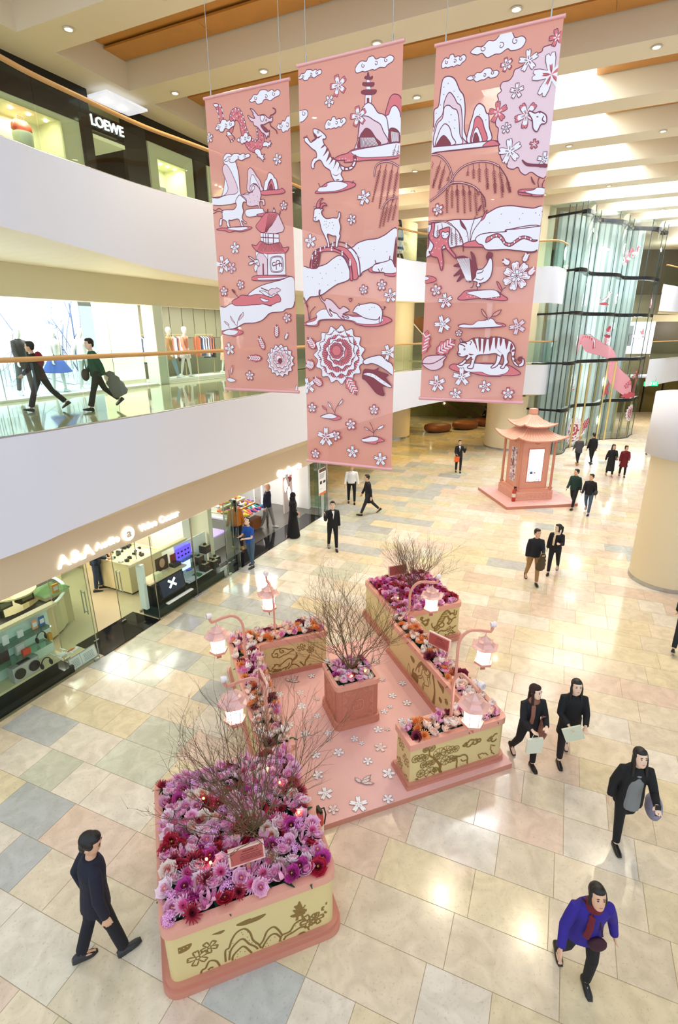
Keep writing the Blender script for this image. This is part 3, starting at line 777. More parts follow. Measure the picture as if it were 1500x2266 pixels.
ART['FP']='''F d .6 0,746 49,717 152,688 272,690 253,629 210,602 129,598 67,635
T3 w 35,705 71,673 109,661 148,649 189,656 230,663
P 455,522 98 30 o
P 322,420 120 10 o
L 2 772,710 859,725 931,728
F d .6 772,710 887,720 1062,721 1105,708 1029,664 884,660 813,677
F d .6 505,703 631,705 600,670 532,688
L 2.6 301,-38 324,137 350,197 386,208 429,291 477,284 516,238 544,134 563,11 566,-37
L 2.6 352,-25 377,104 418,167 461,173 497,96 516,-28
L 2.6 379,-42 408,51 452,68 479,-49
F d 1 400,-44 433,13 462,7 482,-62
L 2.6 582,-24 606,96 618,352 664,390 700,497 764,589 851,604 910,507 938,361 1005,235 1041,58 1034,-74
L 2.6 610,-41 643,117 673,320 752,425 826,447 892,323 974,209 1009,32 1019,-65
L 2.6 653,-46 685,92 694,219 773,304 832,314 911,157 979,27 989,-58
L 2.6 697,-50 742,58 790,118 850,127 903,28 942,-76
F d 1 750,-37 798,23 858,32 904,-75
T3 d 819,558 828,521 887,530 877,450 895,386 921,327 963,282 710,438 656,329 834,225 784,254 750,230 743,190 717,162 696,41 685,-20
L 2.6 1005,235 1054,295 1105,419 1182,453 1239,367 1280,255
L 2.6 1032,164 1082,257 1146,331 1206,319 1256,236
F d 1 1037,-19 1088,76 1151,128 1220,111 1207,-6
T3 d 1189,274 1134,249 1095,217 1108,176 1077,171 1061,147
L 2.6 1214,-10 1245,164 1280,255 1374,269 1439,366 1518,389 1580,344
L 2.6 1237,-24 1266,107 1325,208 1403,230 1499,266 1578,245
F d 1 1316,-13 1431,125 1528,172 1606,106 1627,-9
T3 d 1479,366 1446,329 1386,252 1310,227 1268,162
L 2 1593,215 1630,104 1644,16 1684,-18
G d .5 1449,415 1467,493 1544,473 1550,383 1527,402 1521,464 1487,472 1480,410
F d 1 1505,709 1533,599 1501,594 1570,547 1553,501 1500,541 1568,482 1451,480 1391,523 1453,533 1424,602 1470,588 1442,657 1480,658
L 1.5 1532,588 1564,593 1572,621
L 1.5 1553,501 1585,517 1578,543
P 1612,327 113 20 o
P 1699,313 103 60 o
P 1871,432 96 10 o
P 1924,31 96 40 o
F n 2.2 -20,436 17,286 44,160 10,160
F d 1 36,338 73,315 97,214 84,156 40,250
F n 2.4 8,139 62,203 126,163 157,132 187,13 156,-22 109,-3 71,32
L 2 5,119 66,-20
T3 d 65,103 82,70'''
ART['RP']='''F d 1 604,20 606,122 555,201 522,293 536,348 485,446 427,535 352,610 329,695 335,751 347,747 359,637 461,543 520,454 580,363 579,253 649,157 676,35
P 528,609 113 0 f
P 651,626 94 0 f
P 742,615 73 0 f
P 833,604 63 0 f
P 495,571 62 0 f
P 99,648 71 0 f
P 194,635 71 0 f
P 273,617 58 0 f
P 648,429 86 0 f
P 747,425 70 0 f
P 821,410 53 0 f
P 246,480 62 0 f
P 334,469 62 0 f
P 404,474 53 0 f
P 202,318 73 0 f
P 371,287 100 0 f
P 468,303 47 0 f
P 377,776 61 0 f
P 264,775 45 0 f
P 141,150 90 10 o
P 292,114 75 30 o
F n 2.6 846,441 921,426 975,437 1043,404 1077,332 1074,262 1091,174 1079,96 967,94 932,66 890,122 870,251 872,352
L 2 945,357 986,302 1061,307
L 2 880,248 852,135 874,86
F d .6 927,129 1017,159 1058,124 967,94
L 2 824,22 951,59 1120,60 1170,32
L 2 1110,64 1085,135 1139,53 1156,79
T3 d 935,249 966,218 992,239 1031,215 1004,204
K 1133,634 170 65 0 n
K 1629,594 188 75 0 n
Y n 1671,222 1518,468 60
Y n 1498,208 1274,336 60
F n 2.4 1399,139 1489,201 1646,189 1637,87 1545,36 1464,64
L 2 1399,139 1626,185
L 2.4 1646,189 1761,212'''
ART['RE']='''P 146,709 105 0 o
P 322,525 103 20 o
P 124,301 98 0 o
P 359,183 73 0 o'''
ART['RI']='''F d 1 1847,818 1892,827 1938,738 1997,527 2008,345 1990,173 1900,149 1932,287 1957,475 1910,663 1865,731
F d .6 1210,413 1214,486 1283,637 1354,742 1464,838 1617,861 1715,838 1775,801 1762,748 1702,774 1665,770 1651,716 1554,718 1479,689 1454,741 1364,634 1356,513 1327,493 1327,598 1270,548
F d 1 1050,183 1062,288 1095,405 1144,450 1121,352 1223,387 1326,388 1310,342 1345,296 1308,139 1265,156 1201,169 1162,130 1098,132
F n 2.4 1330,355 1345,412 1438,489 1470,580 1482,657 1557,697 1596,690 1563,633 1678,645 1729,703 1751,673 1683,592 1748,514 1737,438 1627,381 1588,376 1560,263 1547,195 1507,201 1533,337 1583,430 1539,479 1496,518 1464,438
F n 2 878,270 892,364 910,418 958,372 977,277 1028,191 965,160 896,185
F n 2 606,116 694,182 788,136 746,94
F d .6 2049,795 2079,838 2168,826 2217,850 2292,797 2273,665 2199,708 2126,731
L 2 1637,87 1784,164 1895,191 1882,135 2043,191 2199,246
F d .6 2139,466 2161,505 2241,489 2232,416 2162,417
P 2394,573 56 0 o
L 3 1731,682 1792,813 1770,665 1803,531
F d .5 967,640 1049,681 1157,658 1123,566 1037,579'''
ART['LI']='''F n 3 259,679 286,693 325,756 398,760 435,767 525,750 579,722 624,696 670,701 733,660 668,644 602,607 555,587 509,588 434,554 389,549 335,578 281,586 256,628
L 3 443,759 423,712 448,655 494,654 504,693 478,710 477,684
L 3 353,568 378,609 366,659 330,662 329,637
L 3 -15,653 26,674 69,658 86,628 66,602 20,572
L 3 412,349 474,397 568,458 634,474 679,431 676,368 645,280 568,214 531,213 551,261 599,302 621,371
L 3 416,348 381,378 300,398 307,365 270,343 241,308 312,279 284,254 237,224
L 3 678,420 755,476 785,532 773,587
L 3 687,402 773,450 803,527
L 3 308,184 410,211 458,252 552,282
F d 1 265,249 312,279 376,263 422,272 411,222 317,182 309,216 263,207
L 3 665,307 740,304 804,251 830,201 801,165 876,136
L 3 48,420 102,437 127,389 168,316 176,282 146,237 83,243
L 3 76,286 166,264 239,266
L 2.4 122,110 177,123 231,98 405,95 471,121 535,94 761,100
F d .6 952,149 962,319 1036,429 1080,482 1054,382 985,313 967,145
F d .6 844,348 891,315 936,239 952,149 908,246 862,300
F d .6 952,149 1011,199 1108,229 1049,178
P 897,684 91 0 o
P 1097,584 82 20 o
O 2 407,340 21'''
ART['AF']='''L 5 1069,509 1098,594 1149,674 1200,765 1264,820 1320,831 1381,785 1409,711 1419,732 1489,729 1539,673 1595,707 1641,640 1567,610 1510,599 1455,565 1370,628 1354,677 1275,671 1234,600 1193,540 1083,472
L 4 1160,513 1216,535 1255,470 1224,419 1155,422 1094,481 1042,401 982,460
L 4 987,379 1057,352 1145,402
L 3 1201,742 1328,728
L 3 1181,701 1296,689
L 3 1162,660 1265,650
L 3 1142,619 1234,600
L 3 1110,580 1203,561
L 3 1221,783 1371,764
L 4 929,585 920,541 960,453 1026,473 1069,509
L 3 983,437 1010,374
L 3 1017,441 1055,375
L 3 1061,466 1099,400
L 4 1345,645 1385,579 1378,512 1345,496 1394,451 1426,490 1479,548
L 4 1524,722 1516,819
L 4 1571,712 1585,823
P 1421,318 80 0 o
L 4 1109,248 1129,302 1196,321 1255,297 1336,302 1356,344
L 4 1235,92 1299,171 1345,172 1383,129 1401,195 1471,203 1527,155 1492,81
L 4 1486,304 1552,360 1633,377 1616,438 1670,496 1728,438 1722,300 1640,282 1608,243 1705,210 1733,156 1648,187 1591,164 1631,109
L 4 642,735 673,773 639,792 619,751 700,678 765,709
L 4 788,705 832,707 835,661 790,671 788,705
L 4 646,667 704,610 752,543
F d .6 730,548 749,600 825,641 818,563 764,530
F n 4 1666,693 1709,729 1744,734 1728,645 1679,667
L 4 1501,266 1541,199 1625,180'''
# ---------------------------------------------------------------- materials of the building
CREAM = mat('cream_paint', '#e9dfc8', .55); WHITE = mat('white_fascia', '#e2e4ee', .45); BEIGE = mat('beige_band', '#d9c6a8', .55)
STONE_COL = mat('column_paint', '#e6d6b2', .5); DARK = mat('dark_metal', '#23221f', .35); BLACKGL = mat('black_granite', '#16171a', .08)
STEEL = mat('brushed_steel', '#b9bab8', .25, 1); WOODRAIL = mat('oak_handrail', '#c99a5e', .4, noise=.12, nscale=5)
WOOD = mat('ceiling_oak', '#c98f45', .45, noise=.10, nscale=2.2); GLASS = glass_mat('clear_glass'); GREENGL = glass_mat('green_glass', '#cfe6dc', .25)
ELEVGL = glass_mat('lift_glass', '#e4f2f2', .35, .03); WHITEGLOW = mat('lit_white', '#ffffff', .5, emit='#fff8ea', es=2.2)
def strip(name, top, bot, m, parent=None, smooth=4, flip=False, closed=False):
    """a vertical or leaning sheet between two 3D curves with equal counts"""
    def cr(P):
        out = []
        for i in range(len(P)-1):
            a, b, c, d = P[max(i-1, 0)], P[i], P[i+1], P[min(i+2, len(P)-1)]
            for t in range(smooth):
                t /= smooth; out.append(tuple(.5*((2*b[j])+(-a[j]+c[j])*t+(2*a[j]-5*b[j]+4*c[j]-d[j])*t*t+(-a[j]+3*b[j]-3*c[j]+d[j])*t*t*t) for j in range(3)))
        return out+[tuple(P[-1])]
    T, B = cr(top), cr(bot); b = MB(); n = len(T)
    b.add(T+B, [(n+i, n+i+1, i+1, i) for i in range(n-1)], 0, True)
    o = b.build(name, m, parent); return o, T, B
# ---------------------------------------------------------------- floor
def stone_mat():
    m = bpy.data.materials.new('polished_limestone'); m.use_nodes = True; nt = m.node_tree; b = nt.nodes['Principled BSDF']; N = nt.nodes.new
    at = N('ShaderNodeAttribute'); at.attribute_name = 'tint'
    ge = N('ShaderNodeNewGeometry'); n1 = N('ShaderNodeTexNoise'); n1.inputs['Scale'].default_value = 3.2; n1.inputs['Detail'].default_value = 6; n1.inputs['Distortion'].default_value = 1.2
    n2 = N('ShaderNodeTexNoise'); n2.inputs['Scale'].default_value = 28; n2.inputs['Detail'].default_value = 4
    nt.links.new(ge.outputs['Position'], n1.inputs['Vector']); nt.links.new(ge.outputs['Position'], n2.inputs['Vector'])
    r = N('ShaderNodeValToRGB'); r.color_ramp.elements[0].position = .3; r.color_ramp.elements[0].color = (.86, .84, .80, 1); r.color_ramp.elements[1].position = .65; r.color_ramp.elements[1].color = (1.06, 1.05, 1.03, 1)
    r2 = N('ShaderNodeValToRGB'); r2.color_ramp.elements[0].position = .25; r2.color_ramp.elements[0].color = (.8, .77, .72, 1); r2.color_ramp.elements[1].position = .42; r2.color_ramp.elements[1].color = (1, 1, 1, 1)
    nt.links.new(n1.outputs['Fac'], r.inputs[0]); nt.links.new(n2.outputs['Fac'], r2.inputs[0])
    def mul(a, c):
        x = N('ShaderNodeMix'); x.data_type = 'RGBA'; x.blend_type = 'MULTIPLY'; x.inputs[0].default_value = 1; nt.links.new(a, x.inputs[6]); nt.links.new(c, x.inputs[7]); return x.outputs[2]
    nt.links.new(mul(mul(at.outputs['Color'], r.outputs[0]), r2.outputs[0]), b.inputs['Base Color'])
    b.inputs['Roughness'].default_value = .16; b.inputs['Specular IOR Level'].default_value = .5; b.inputs['Coat Weight'].default_value = .25; b.inputs['Coat Roughness'].default_value = .05
    return m
STONE = stone_mat()
GROUT = mat('tile_grout', '#b09c7c', .6)
floor = struct(MB().box(-30, -6, -.3, 60, 90, -.004).build('floor', GROUT))
def proj(X, Y, Z):
    r = cam.matrix_world.inverted() @ Vector((X, Y, Z))
    if r.z > -.1: return None
    return 750+F_PX*r.x/-r.z, 1133-F_PX*r.y/-r.z
def tint_of(x, y, q):
    dn = (x+3.46)*SN[0]+(y-14.22)*SN[1]
    cream, pink, ochre, grey, pale, green = '#dfd0b6', '#dfc8b4', '#dfd0ae', '#bcbebb', '#e4dac9', '#cdcdb9'
    if dn < 3.4: tab = [cream]*2+[grey]*4+[ochre]*2+[green]*3+[pale]*2
    elif x > 5.5 and y < 12: tab = [cream]*6+[ochre]*3+[grey]*2+[pale]*2+[pink]
    else: tab = [cream]*12+[pink]*9+[ochre]*5+[pale]*6+[grey]*1
    c = lin(tab[int(q*len(tab)) % len(tab)]); k = .94+.12*R.random(); return (c[0]*k, c[1]*k, c[2]*k, 1)
TR = math.radians(-23.0); tr, tc = (math.cos(TR), math.sin(TR)), (-math.sin(TR), math.cos(TR))
tiles = []
j = -30; W = .68
while j < 110:
    i = -60.0+R.random()
    while i < 60:
        L = R.choice([.62, .75, .95, 1.1, 1.25]); wv = W*(j+.5); cx, cy = tr[0]*(i+L/2)+tc[0]*wv, tr[1]*(i+L/2)+tc[1]*wv
        p = proj(cx, cy, 0)
        if p and -320 < p[0] < 1900 and 800 < p[1] < 2800 and cy < 62 and ((cx+3.46)*SN[0]+(cy-14.22)*SN[1] > -.5 or cy > 20):
            tiles.append((math.hypot(cx, cy), i, j*W, L, R.random(), cx, cy))
        i += L
    j += 1
tiles.sort()
g = .004
def tile_geo(t, z=.0):
    d, i, w0, L, q, cx, cy = t; P = [(i+g, w0+g), (i+L-g, w0+g), (i+L-g, w0+W-g), (i+g, w0+W-g)]
    P = [(tr[0]*a+tc[0]*b, tr[1]*a+tc[1]*b) for a, b in P]
    dz = (q*37 % 1)*.0006
    return [(x, y, -.02) for x, y in P]+[(x, y, dz) for x, y in P], [(4, 5, 6, 7), (0, 1, 5, 4), (1, 2, 6, 5), (2, 3, 7, 6), (3, 0, 4, 7)]
def tint_mesh(me, cols):
    a = me.color_attributes.new('tint', 'FLOAT_COLOR', 'CORNER'); flat = []
    for p, c in zip(me.polygons, cols): flat += list(c)*p.loop_total
    a.data.foreach_set('color', flat)
vis = [t for t in tiles if not (lambda p: p is None or p[1] > 2300)(proj(t[5], t[6], 0))]
near = vis[:300]; ns = set(map(id, near))
for t in near:
    v, f = tile_geo(t); me = bpy.data.meshes.new('tile'); me.from_pydata(v, [], f); me.materials.append(STONE); tint_mesh(me, [tint_of(t[5], t[6], t[4])]*5)
    o = bpy.data.objects.new('tile', me); COL.objects.link(o); o.parent = floor
V, F, C = [], [], []
for t in tiles:
    if id(t) in ns: continue
    v, f = tile_geo(t); o = len(V); V += v; F += [[o+q for q in ff] for ff in f]; C += [tint_of(t[5], t[6], t[4])]*5
me = bpy.data.meshes.new('far_tiles'); me.from_pydata(V, [], F); me.materials.append(STONE); tint_mesh(me, C)
o = bpy.data.objects.new('far_tiles', me); COL.objects.link(o); o.parent = floor; o['kind'] = 'stuff'
# ---------------------------------------------------------------- left building, ground level band above the shops
def sbox(mb, s0, s1, n0, n1, z0, z1, mi=0):
    a, b, c, d = SH(s0, n0), SH(s1, n0), SH(s1, n1), SH(s0, n1)
    return mb.prism([d, c, b, a] if n1 > n0 else [a, b, c, d], z0, z1, mi) if False else mb.add(
        [a+(z0,), b+(z0,), c+(z0,), d+(z0,), a+(z1,), b+(z1,), c+(z1,), d+(z1,)],
        [(0,1,2,3),(7,6,5,4),(4,5,1,0),(5,6,2,1),(6,7,3,2),(7,4,0,3)], mi)
band = MB(); sbox(band, -16, 6.9, -.30, 0, 2.36, 3.2); struct(band.build('wall_left', BEIGE))
# L2 balcony
T2 = [(-8.2,5.2,5.35),(-6.9,6.9,5.35),(-5.74,8.66,5.35),(-5.31,9.29,5.35),(-4.86,10.11,5.35),(-4.08,11.47,5.35),(-3.36,12.98,5.35),(-2.11,15.48,5.35),(-1.31,17.34,5.35),(.5,20.9,5.34),(2.4,24.2,5.3),(3.99,26.6,5.28),(7.2,29.9,5.26),(10.8,31.2,5.25),(12.2,31.3,5.25),(13.2,32.6,5.25)]
zb2 = [3.2,3.22,3.31,3.40,3.45,3.55,3.55,3.58,3.53,3.5,3.5,3.5,3.52,3.55,3.55,3.55]
B2 = [(x, y, z) for (x, y, _), z in zip(T2, zb2)]
fas2, T2c, B2c = strip('balcony_front', T2, B2, WHITE); struct(fas2)
def inset(P, d, dz=0):
    out = []
    for i, p in enumerate(P):
        a, b = P[max(i-1, 0)], P[min(i+1, len(P)-1)]; dx, dy = b[0]-a[0], b[1]-a[1]; l = math.hypot(dx, dy) or 1
        out.append((p[0]-dy/l*d, p[1]+dx/l*d, p[2]+dz))
    return out
def sheet(name, A, B, m, parent=None, mi=0):
    n = len(A); b = MB(); b.add(list(A)+list(B), [(i, i+1, n+i+1, n+i) for i in range(n-1)], 0, False); return b.build(name, m, parent)
# parapet lip, gallery floor and sloped soffit
lip = inset(T2c, .16, .0); struct(sheet('balcony_kerb', T2c, lip, WHITE))
def toline(P, n, z):   # matching points on the shop plane
    out = []
    for x, y, _ in P:
        s = (x+3.46)*SL[0]+(y-14.22)*SL[1]; q = SH(s, n); out.append((q[0], q[1], z))
    return out
FLOOR2 = mat('gallery_floor', '#cfc3a0', .07, noise=.05, coat=.4)
struct(sheet('floor_gallery', inset(T2c, .16, -.04), toline(T2c, -9.5, 5.31), FLOOR2))
n6 = [i for i, p in enumerate(T2c) if ((p[0]+3.46)*SL[0]+(p[1]-14.22)*SL[1]) < 6.9]
struct(sheet('ceiling_soffit', [B2c[i] for i in n6], toline([B2c[i] for i in n6], 0, 3.18), BEIGE))
rest = list(range(n6[-1], len(B2c)))
inn = inset(B2c, 1.1, -.22); struct(sheet('ceiling_soffit', [B2c[i] for i in rest], [inn[i] for i in rest], BEIGE))
struct(sheet('ceiling_lower', [inn[i] for i in rest], [(inn[i][0]-26, inn[i][1]+24, 3.3) for i in rest], mat('lower_ceiling', '#d8c9a4', .6)))
# L3 balcony
T3 = [(-7.6,5.6,10.1),(-6.3,8.0,10.1),(-5.5,9.97,10.1),(-5.22,10.82,10.1),(-4.82,11.73,10.1),(-4.11,13.26,10.1),(-3.13,14.73,10.1),(-1.6,17.3,10.1),(.5,20.9,10.1),(2.54,24.4,10.1),(4.05,26.1,10.1),(6.8,27.7,10.1),(9.3,28.3,10.1),(10.76,28.0,10.1),(11.9,29.4,10.1)]
zb3 = [8.8,8.78,8.72,8.67,8.59,8.44,8.35,8.33,8.35,8.4,8.42,8.45,8.45,8.45,8.45]
B3 = [(x, y, z) for (x, y, _), z in zip(T3, zb3)]
fas3, T3c, B3c = strip('balcony_front', T3, B3, WHITE); struct(fas3)
struct(sheet('balcony_kerb', T3c, inset(T3c, .16), WHITE))
struct(sheet('floor_gallery', inset(T3c, .16, -.04), toline(T3c, -9.5, 10.06), FLOOR2))
m1 = inset(B3c, .9, .12); m2 = inset(B3c, .95, .2); m3 = inset(B3c, 1.9, .22)
struct(sheet('ceiling_soffit', B3c, m1, CREAM)); struct(sheet('ceiling_soffit', m1, m2, CREAM))
struct(sheet('ceiling_soffit', m2, [(x, y, max(z, 8.82)) for x, y, z in toline(B3c, -4.9, 8.82)], CREAM))
# balustrades
def balustrade(TC, z, ztop, i0, i1, label, joints=4):
    r = empty('glass_balustrade', TC[i0], 0, label, 'railing'); P = inset(TC[i0:i1], .07); o0 = Vector(TC[i0])
    k = 0
    for a in range(0, len(P)-1, joints):
        seg = P[a:a+joints+1]
        if len(seg) < 2: break
        b = MB(); n = len(seg); q = []
        for x, y, zz in seg: q.append((x-o0.x, y-o0.y, 0))
        q[0] = tuple(Vector(q[0]).lerp(Vector(q[1]), .02)); q[-1] = tuple(Vector(q[-1]).lerp(Vector(q[-2]), .02))
        b.add([(x, y, .0) for x, y, _ in q]+[(x, y, ztop-z-.06) for x, y, _ in q], [(i, i+1, n+i+1, n+i) for i in range(n-1)], 0, True)
        b.build('glass_panel', GREENGL, r)
    b = MB(); b.tube([(x-o0.x, y-o0.y, ztop-z) for x, y, _ in P], .045, 8); b.build('handrail', WOODRAIL, r)
    b = MB(); b.tube([(x-o0.x, y-o0.y, .015) for x, y, _ in P], (.03, .02), 4); b.build('base_channel', STEEL, r)
    return r
balustrade(T2c, 5.35, 6.62, 0, 34, 'glass balustrade with oak handrail in front of the two walking women')
balustrade(T2c, 5.35, 6.55, 34, len(T2c), 'glass balustrade with oak rail behind the hanging banners at the middle level')
balustrade(T3c, 10.1, 11.28, 0, 33, 'glass balustrade with oak handrail before the dark luxury shopfront at top left')
balustrade(T3c, 10.1, 11.28, 33, len(T3c), 'upper glass balustrade behind the three banners near the back column')
# ---------------------------------------------------------------- ceiling with beams, coffers and skylights
CZ, WZ = 13.6, 14.35
CEIL = mat('ceiling_paint', '#e6dcc4', .6)
def bdbox(mb, b0, b1, a0, a1, z0, z1, mi=0):
    P = [BD(b0, a0), BD(b1, a0), BD(b1, a1), BD(b0, a1)]
    return mb.add([p+(z0,) for p in P]+[p+(z1,) for p in P], [(0,3,2,1),(4,5,6,7),(0,1,5,4),(1,2,6,5),(2,3,7,6),(3,0,4,7)], mi)
sky = {2: (-4.2, -.9), 3: (-4.0, -.6), 4: (-2.2, .1), 5: (-1.4, .9), 6: (-.9, 3.2), 7: (.4, 6.5), 8: (2.4, 9), 9: (4, 12)}
BL = -12.9
mb = MB(); sh = MB(); wb = MB()
panel_me = None
ceil = struct(MB().build('ceiling', CEIL))
for k in range(-1, 10):
    a0 = 11.3+3.35*k; a1 = a0+2.35
    bdbox(mb, BL, 40, a1, a0+3.35, CZ, 15.2)                 # beam
    segs = [(BL, 40)]
    if k in sky:
        s0, s1 = sky[k]; segs = [(BL, s0), (s1, 40)]
        for z0, z1 in ((14.3, 16.5),):
            bdbox(sh, s0-.12, s0, a0, a1, z0, z1); bdbox(sh, s1, s1+.12, a0, a1, z0, z1)
            bdbox(sh, s0, s1, a0-.1, a0, 15.2, z1); bdbox(sh, s0, s1, a1, a1+.1, 15.2, z1)
        cx = BD((s0+s1)/2, (a0+a1)/2); la = lamp('skylight_daylight', 'AREA', (cx[0], cx[1], 15.4), 55*(s1-s0)*2.3, (.80, .90, 1), s1-s0, (cx[0], cx[1], 0), size_y=2.2)
        la.rotation_euler = (0, 0, -AB)
    for s0, s1 in segs:
        bdbox(wb, s0, s1, a0, a1, WZ+.02, WZ+.10)
    # oak boards in stepped strips
    for s0, s1 in segs:
        for (c0, c1, z) in ((.03, .78, WZ-.08), (.84, 1.52, WZ), (1.58, 2.3, WZ-.08)):
            x = s0
            while x < min(s1, 22)-.2:
                e = min(x+3.1, s1)
                q = BD((x+e)/2, a0+(c0+c1)/2); pp = proj(q[0], q[1], z)
                if pp and -260 < pp[0] < 1760 and -160 < pp[1] < 800 and e-x > .3:
                    b = MB().box(-(e-x)/2+.004, -(c1-c0)/2, 0, (e-x)/2-.004, (c1-c0)/2, .05); o = b.build('oak_panel', WOOD, ceil, (q[0], q[1], z), -AB)
                x = e
bdbox(mb, -40, BL, 2, 60, CZ, 15.2)       # solid soffit over the left gallery
bdbox(mb, BL, 40, 44.8, 60, CZ, 15.2)
b2 = mb.build('ceiling_beams', CEIL); b2.parent = ceil; b3 = sh.build('skylight_shaft', mat('shaft_white', '#f2f6fb', .6)); b3.parent = ceil; b4 = wb.build('coffer_backing', WOOD); b4.parent = ceil
# downlights on the beams
DL = mat('downlight_glow', '#ffffff', .5, emit='#fff0cf', es=14); RING = mat('downlight_ring', '#d9d2c0', .4)
dl0 = None; WARM = (1, .86, .62)
for (bb, aa) in [(-11.7,10.7),(-8.9,10.7),(-5.6,10.7),(-11.8,14.3),(-8.8,14.3),(-5.6,14.3),(-2.4,14.3),(.8,14.3),(-5.6,17.6),(-2.4,17.6),(.5,17.4),(-1.7,24.1),(1.3,23.9),(-7.8,24.6),(-.2,30.9),(-3.1,31.3),(2.7,37.8),(-5.6,31.1),(-9,17.6),(-9,21.1),(-5.6,21.1),(-8.9,27.8),(3.6,17.4),(4.2,24)]:
    x, y = BD(bb, aa)
    if dl0 is None:
        dl0 = empty('downlight', (x, y, CZ)); tag(dl0, 'round recessed downlight glowing on the underside of a ceiling beam', 'ceiling light', 'ceiling beam downlights')
        MB().lathe([(.10, -.0), (.13, -.015), (.13, -.03), (.085, -.03), (.085, -.01)], 16, cap=False).build('trim_ring', RING, dl0)
        MB().lathe([(.085, -.012), (.001, -.012)], 14, cap=False).build('lens', DL, dl0)
        d = dl0
    else: d = copy_tree(dl0, (x, y, CZ))
for (bb, aa, e) in [(-8,10.7,260),(-8,14.3,260),(-5.6,17.6,260),(-2.4,14.3,260),(-5.6,21.1,240),(-9,24.5,200),(.8,14.3,260),(-3,31,300),(3.5,18,260),(1,37,300)]:
    x, y = BD(bb, aa); lamp('downlight_beam', 'SPOT', (x, y, CZ-.08), e*2.0, WARM, .12, (x, y, 0), math.radians(125), .9)
# ---------------------------------------------------------------- columns
def column(x, y, r, z1, label):
    o = empty('round_column', (x, y, 0), 0, label, 'column')
    MB().lathe([(r, 0), (r, z1)], 48).build('shaft', STONE_COL, o); MB().lathe([(r+.02, 0), (r+.02, .12)], 48).build('base_ring', STEEL, o); return o
column(11.0, 33.4, 1.42, 13.6, 'wide cream round column standing just behind the pink pagoda kiosk')
column(3.7, 37.3, 1.45, 13.6, 'cream round column at the edge of the golden lit hall behind the middle banner')
column(9.78, 13.95, .98, 3.86, 'cream round column cut by the right edge beside the passers-by')
o = MB().lathe([(1.0, 3.8), (1.16, 3.8), (1.16, 5.45), (1.0, 5.45)], 48, c=(9.78, 13.95)).build('round_balcony_front', WHITE); struct(o)
# ================================================================ festive installation
SAL = mat('salmon_lacquer', '#e0a08c', .38, noise=.03, nscale=3); SALD = mat('salmon_dark', '#c98570', .4); PAN = mat('gold_cream_panel', '#dcc88e', .4)
PANR = mat('rose_panel', '#c07a66', .45); SOIL = mat('foliage_dark', '#16281c', .8); PINKFL = mat('pink_carpet', '#e6b3ac', .5, noise=.05, nscale=2)
def fillet(P, rad):
    out = []; n = len(P)
    for i in range(n):
        p, a, b = Vector(P[i]), Vector(P[i-1]), Vector(P[(i+1) % n]); r = rad[i] if isinstance(rad, (list, tuple)) else rad
        if r <= 0: out.append(tuple(p)); continue
        d1, d2 = (a-p).normalized(), (b-p).normalized()
        for k in range(7):
            t = k/6; out.append(tuple((p+d1*r)*(1-t)**2+p*2*t*(1-t)+(p+d2*r)*t*t))
    return out
def offset(P, d):
    out = []; n = len(P)
    for i in range(n):
        a, p, b = Vector(P[i-1]), Vector(P[i]), Vector(P[(i+1) % n])
        e1, e2 = (p-a), (b-p)
        e1 = e1.normalized() if e1.length > 1e-6 else e2.normalized(); e2 = e2.normalized() if e2.length > 1e-6 else e1
        n1, n2 = Vector((e1.y, -e1.x)), Vector((e2.y, -e2.x)); m = (n1+n2); m = m/max(m.length_squared, .2)*2
        out.append(tuple(p+m*d))
    return out
def planter(name, label, P, rad, z0, zt, rimw=.10, base=.06, rimh=.12, bodym=None, ph=.10):
    P = fillet(P, rad); c = (sum(p[0] for p in P)/len(P), sum(p[1] for p in P)/len(P)); P = [(p[0]-c[0], p[1]-c[1]) for p in P]
    wx = IN(*c); r = empty(name, (wx[0], wx[1], z0), A20, label, 'planter'); h = zt-z0
    MB().prism(offset(P, base), 0, ph, 0).prism(offset(P, base*.45), ph, ph+.05, 0).build('plinth', SALD if base else SAL, r)
    b = MB(); b.prism(offset(P, -.03), ph*.5, h-rimh+.01, 0, top=False); b.build('side_panel', bodym or PAN, r)
    b = MB(); I = offset(P, -rimw); n = len(P); z1, z2 = h-rimh, h
    b.add([p+(z1,) for p in P]+[p+(z2,) for p in P]+[p+(z2,) for p in I]+[p+(h-.13,) for p in I],
          [f for i in range(n) for f in ((i, (i+1) % n, n+(i+1) % n, n+i), (n+i, n+(i+1) % n, 2*n+(i+1) % n, 2*n+i), (2*n+i, 2*n+(i+1) % n, 3*n+(i+1) % n, 3*n+i))])
    b.add([p+(z1,) for p in P], [tuple(range(n-1, -1, -1))]); b.build('rim', SAL, r)
    b = MB(); tr = tessellate_polygon([[Vector((x, y, 0)) for x, y in I]]); b.add([p+(h-.06,) for p in I], [tuple(reversed(t)) if (Vector(I[t[1]])-Vector(I[t[0]])).cross(Vector(I[t[2]])-Vector(I[t[0]])) < 0 else t for t in tr]); b.build('planting_bed', SOIL, r)
    r['_c'] = c; return r
GOLD = {'w': PAN, 'p': PAN, 'r': PAN, 'd': mat('gold_ink', '#8d7038', .35, .3), 'b': PAN, 'x': mat('gold_ink', '#8d7038', .35, .3)}
def panel_art(key, parent, o, d, clip, name='gold_drawing', lw=9, z0=0):
    a = Art('x', lw*1.0, clip); a.pal = GOLD; a.run(ART[key]); M = frame((o[0], o[1], z0), d)
    M = parent_inv(parent) @ M; return a.build(name, parent, M)
def parent_inv(p): return (Matrix.Translation(p.location) @ p.rotation_euler.to_matrix().to_4x4()).inverted()
def sc2(v): return (v[0], v[1])
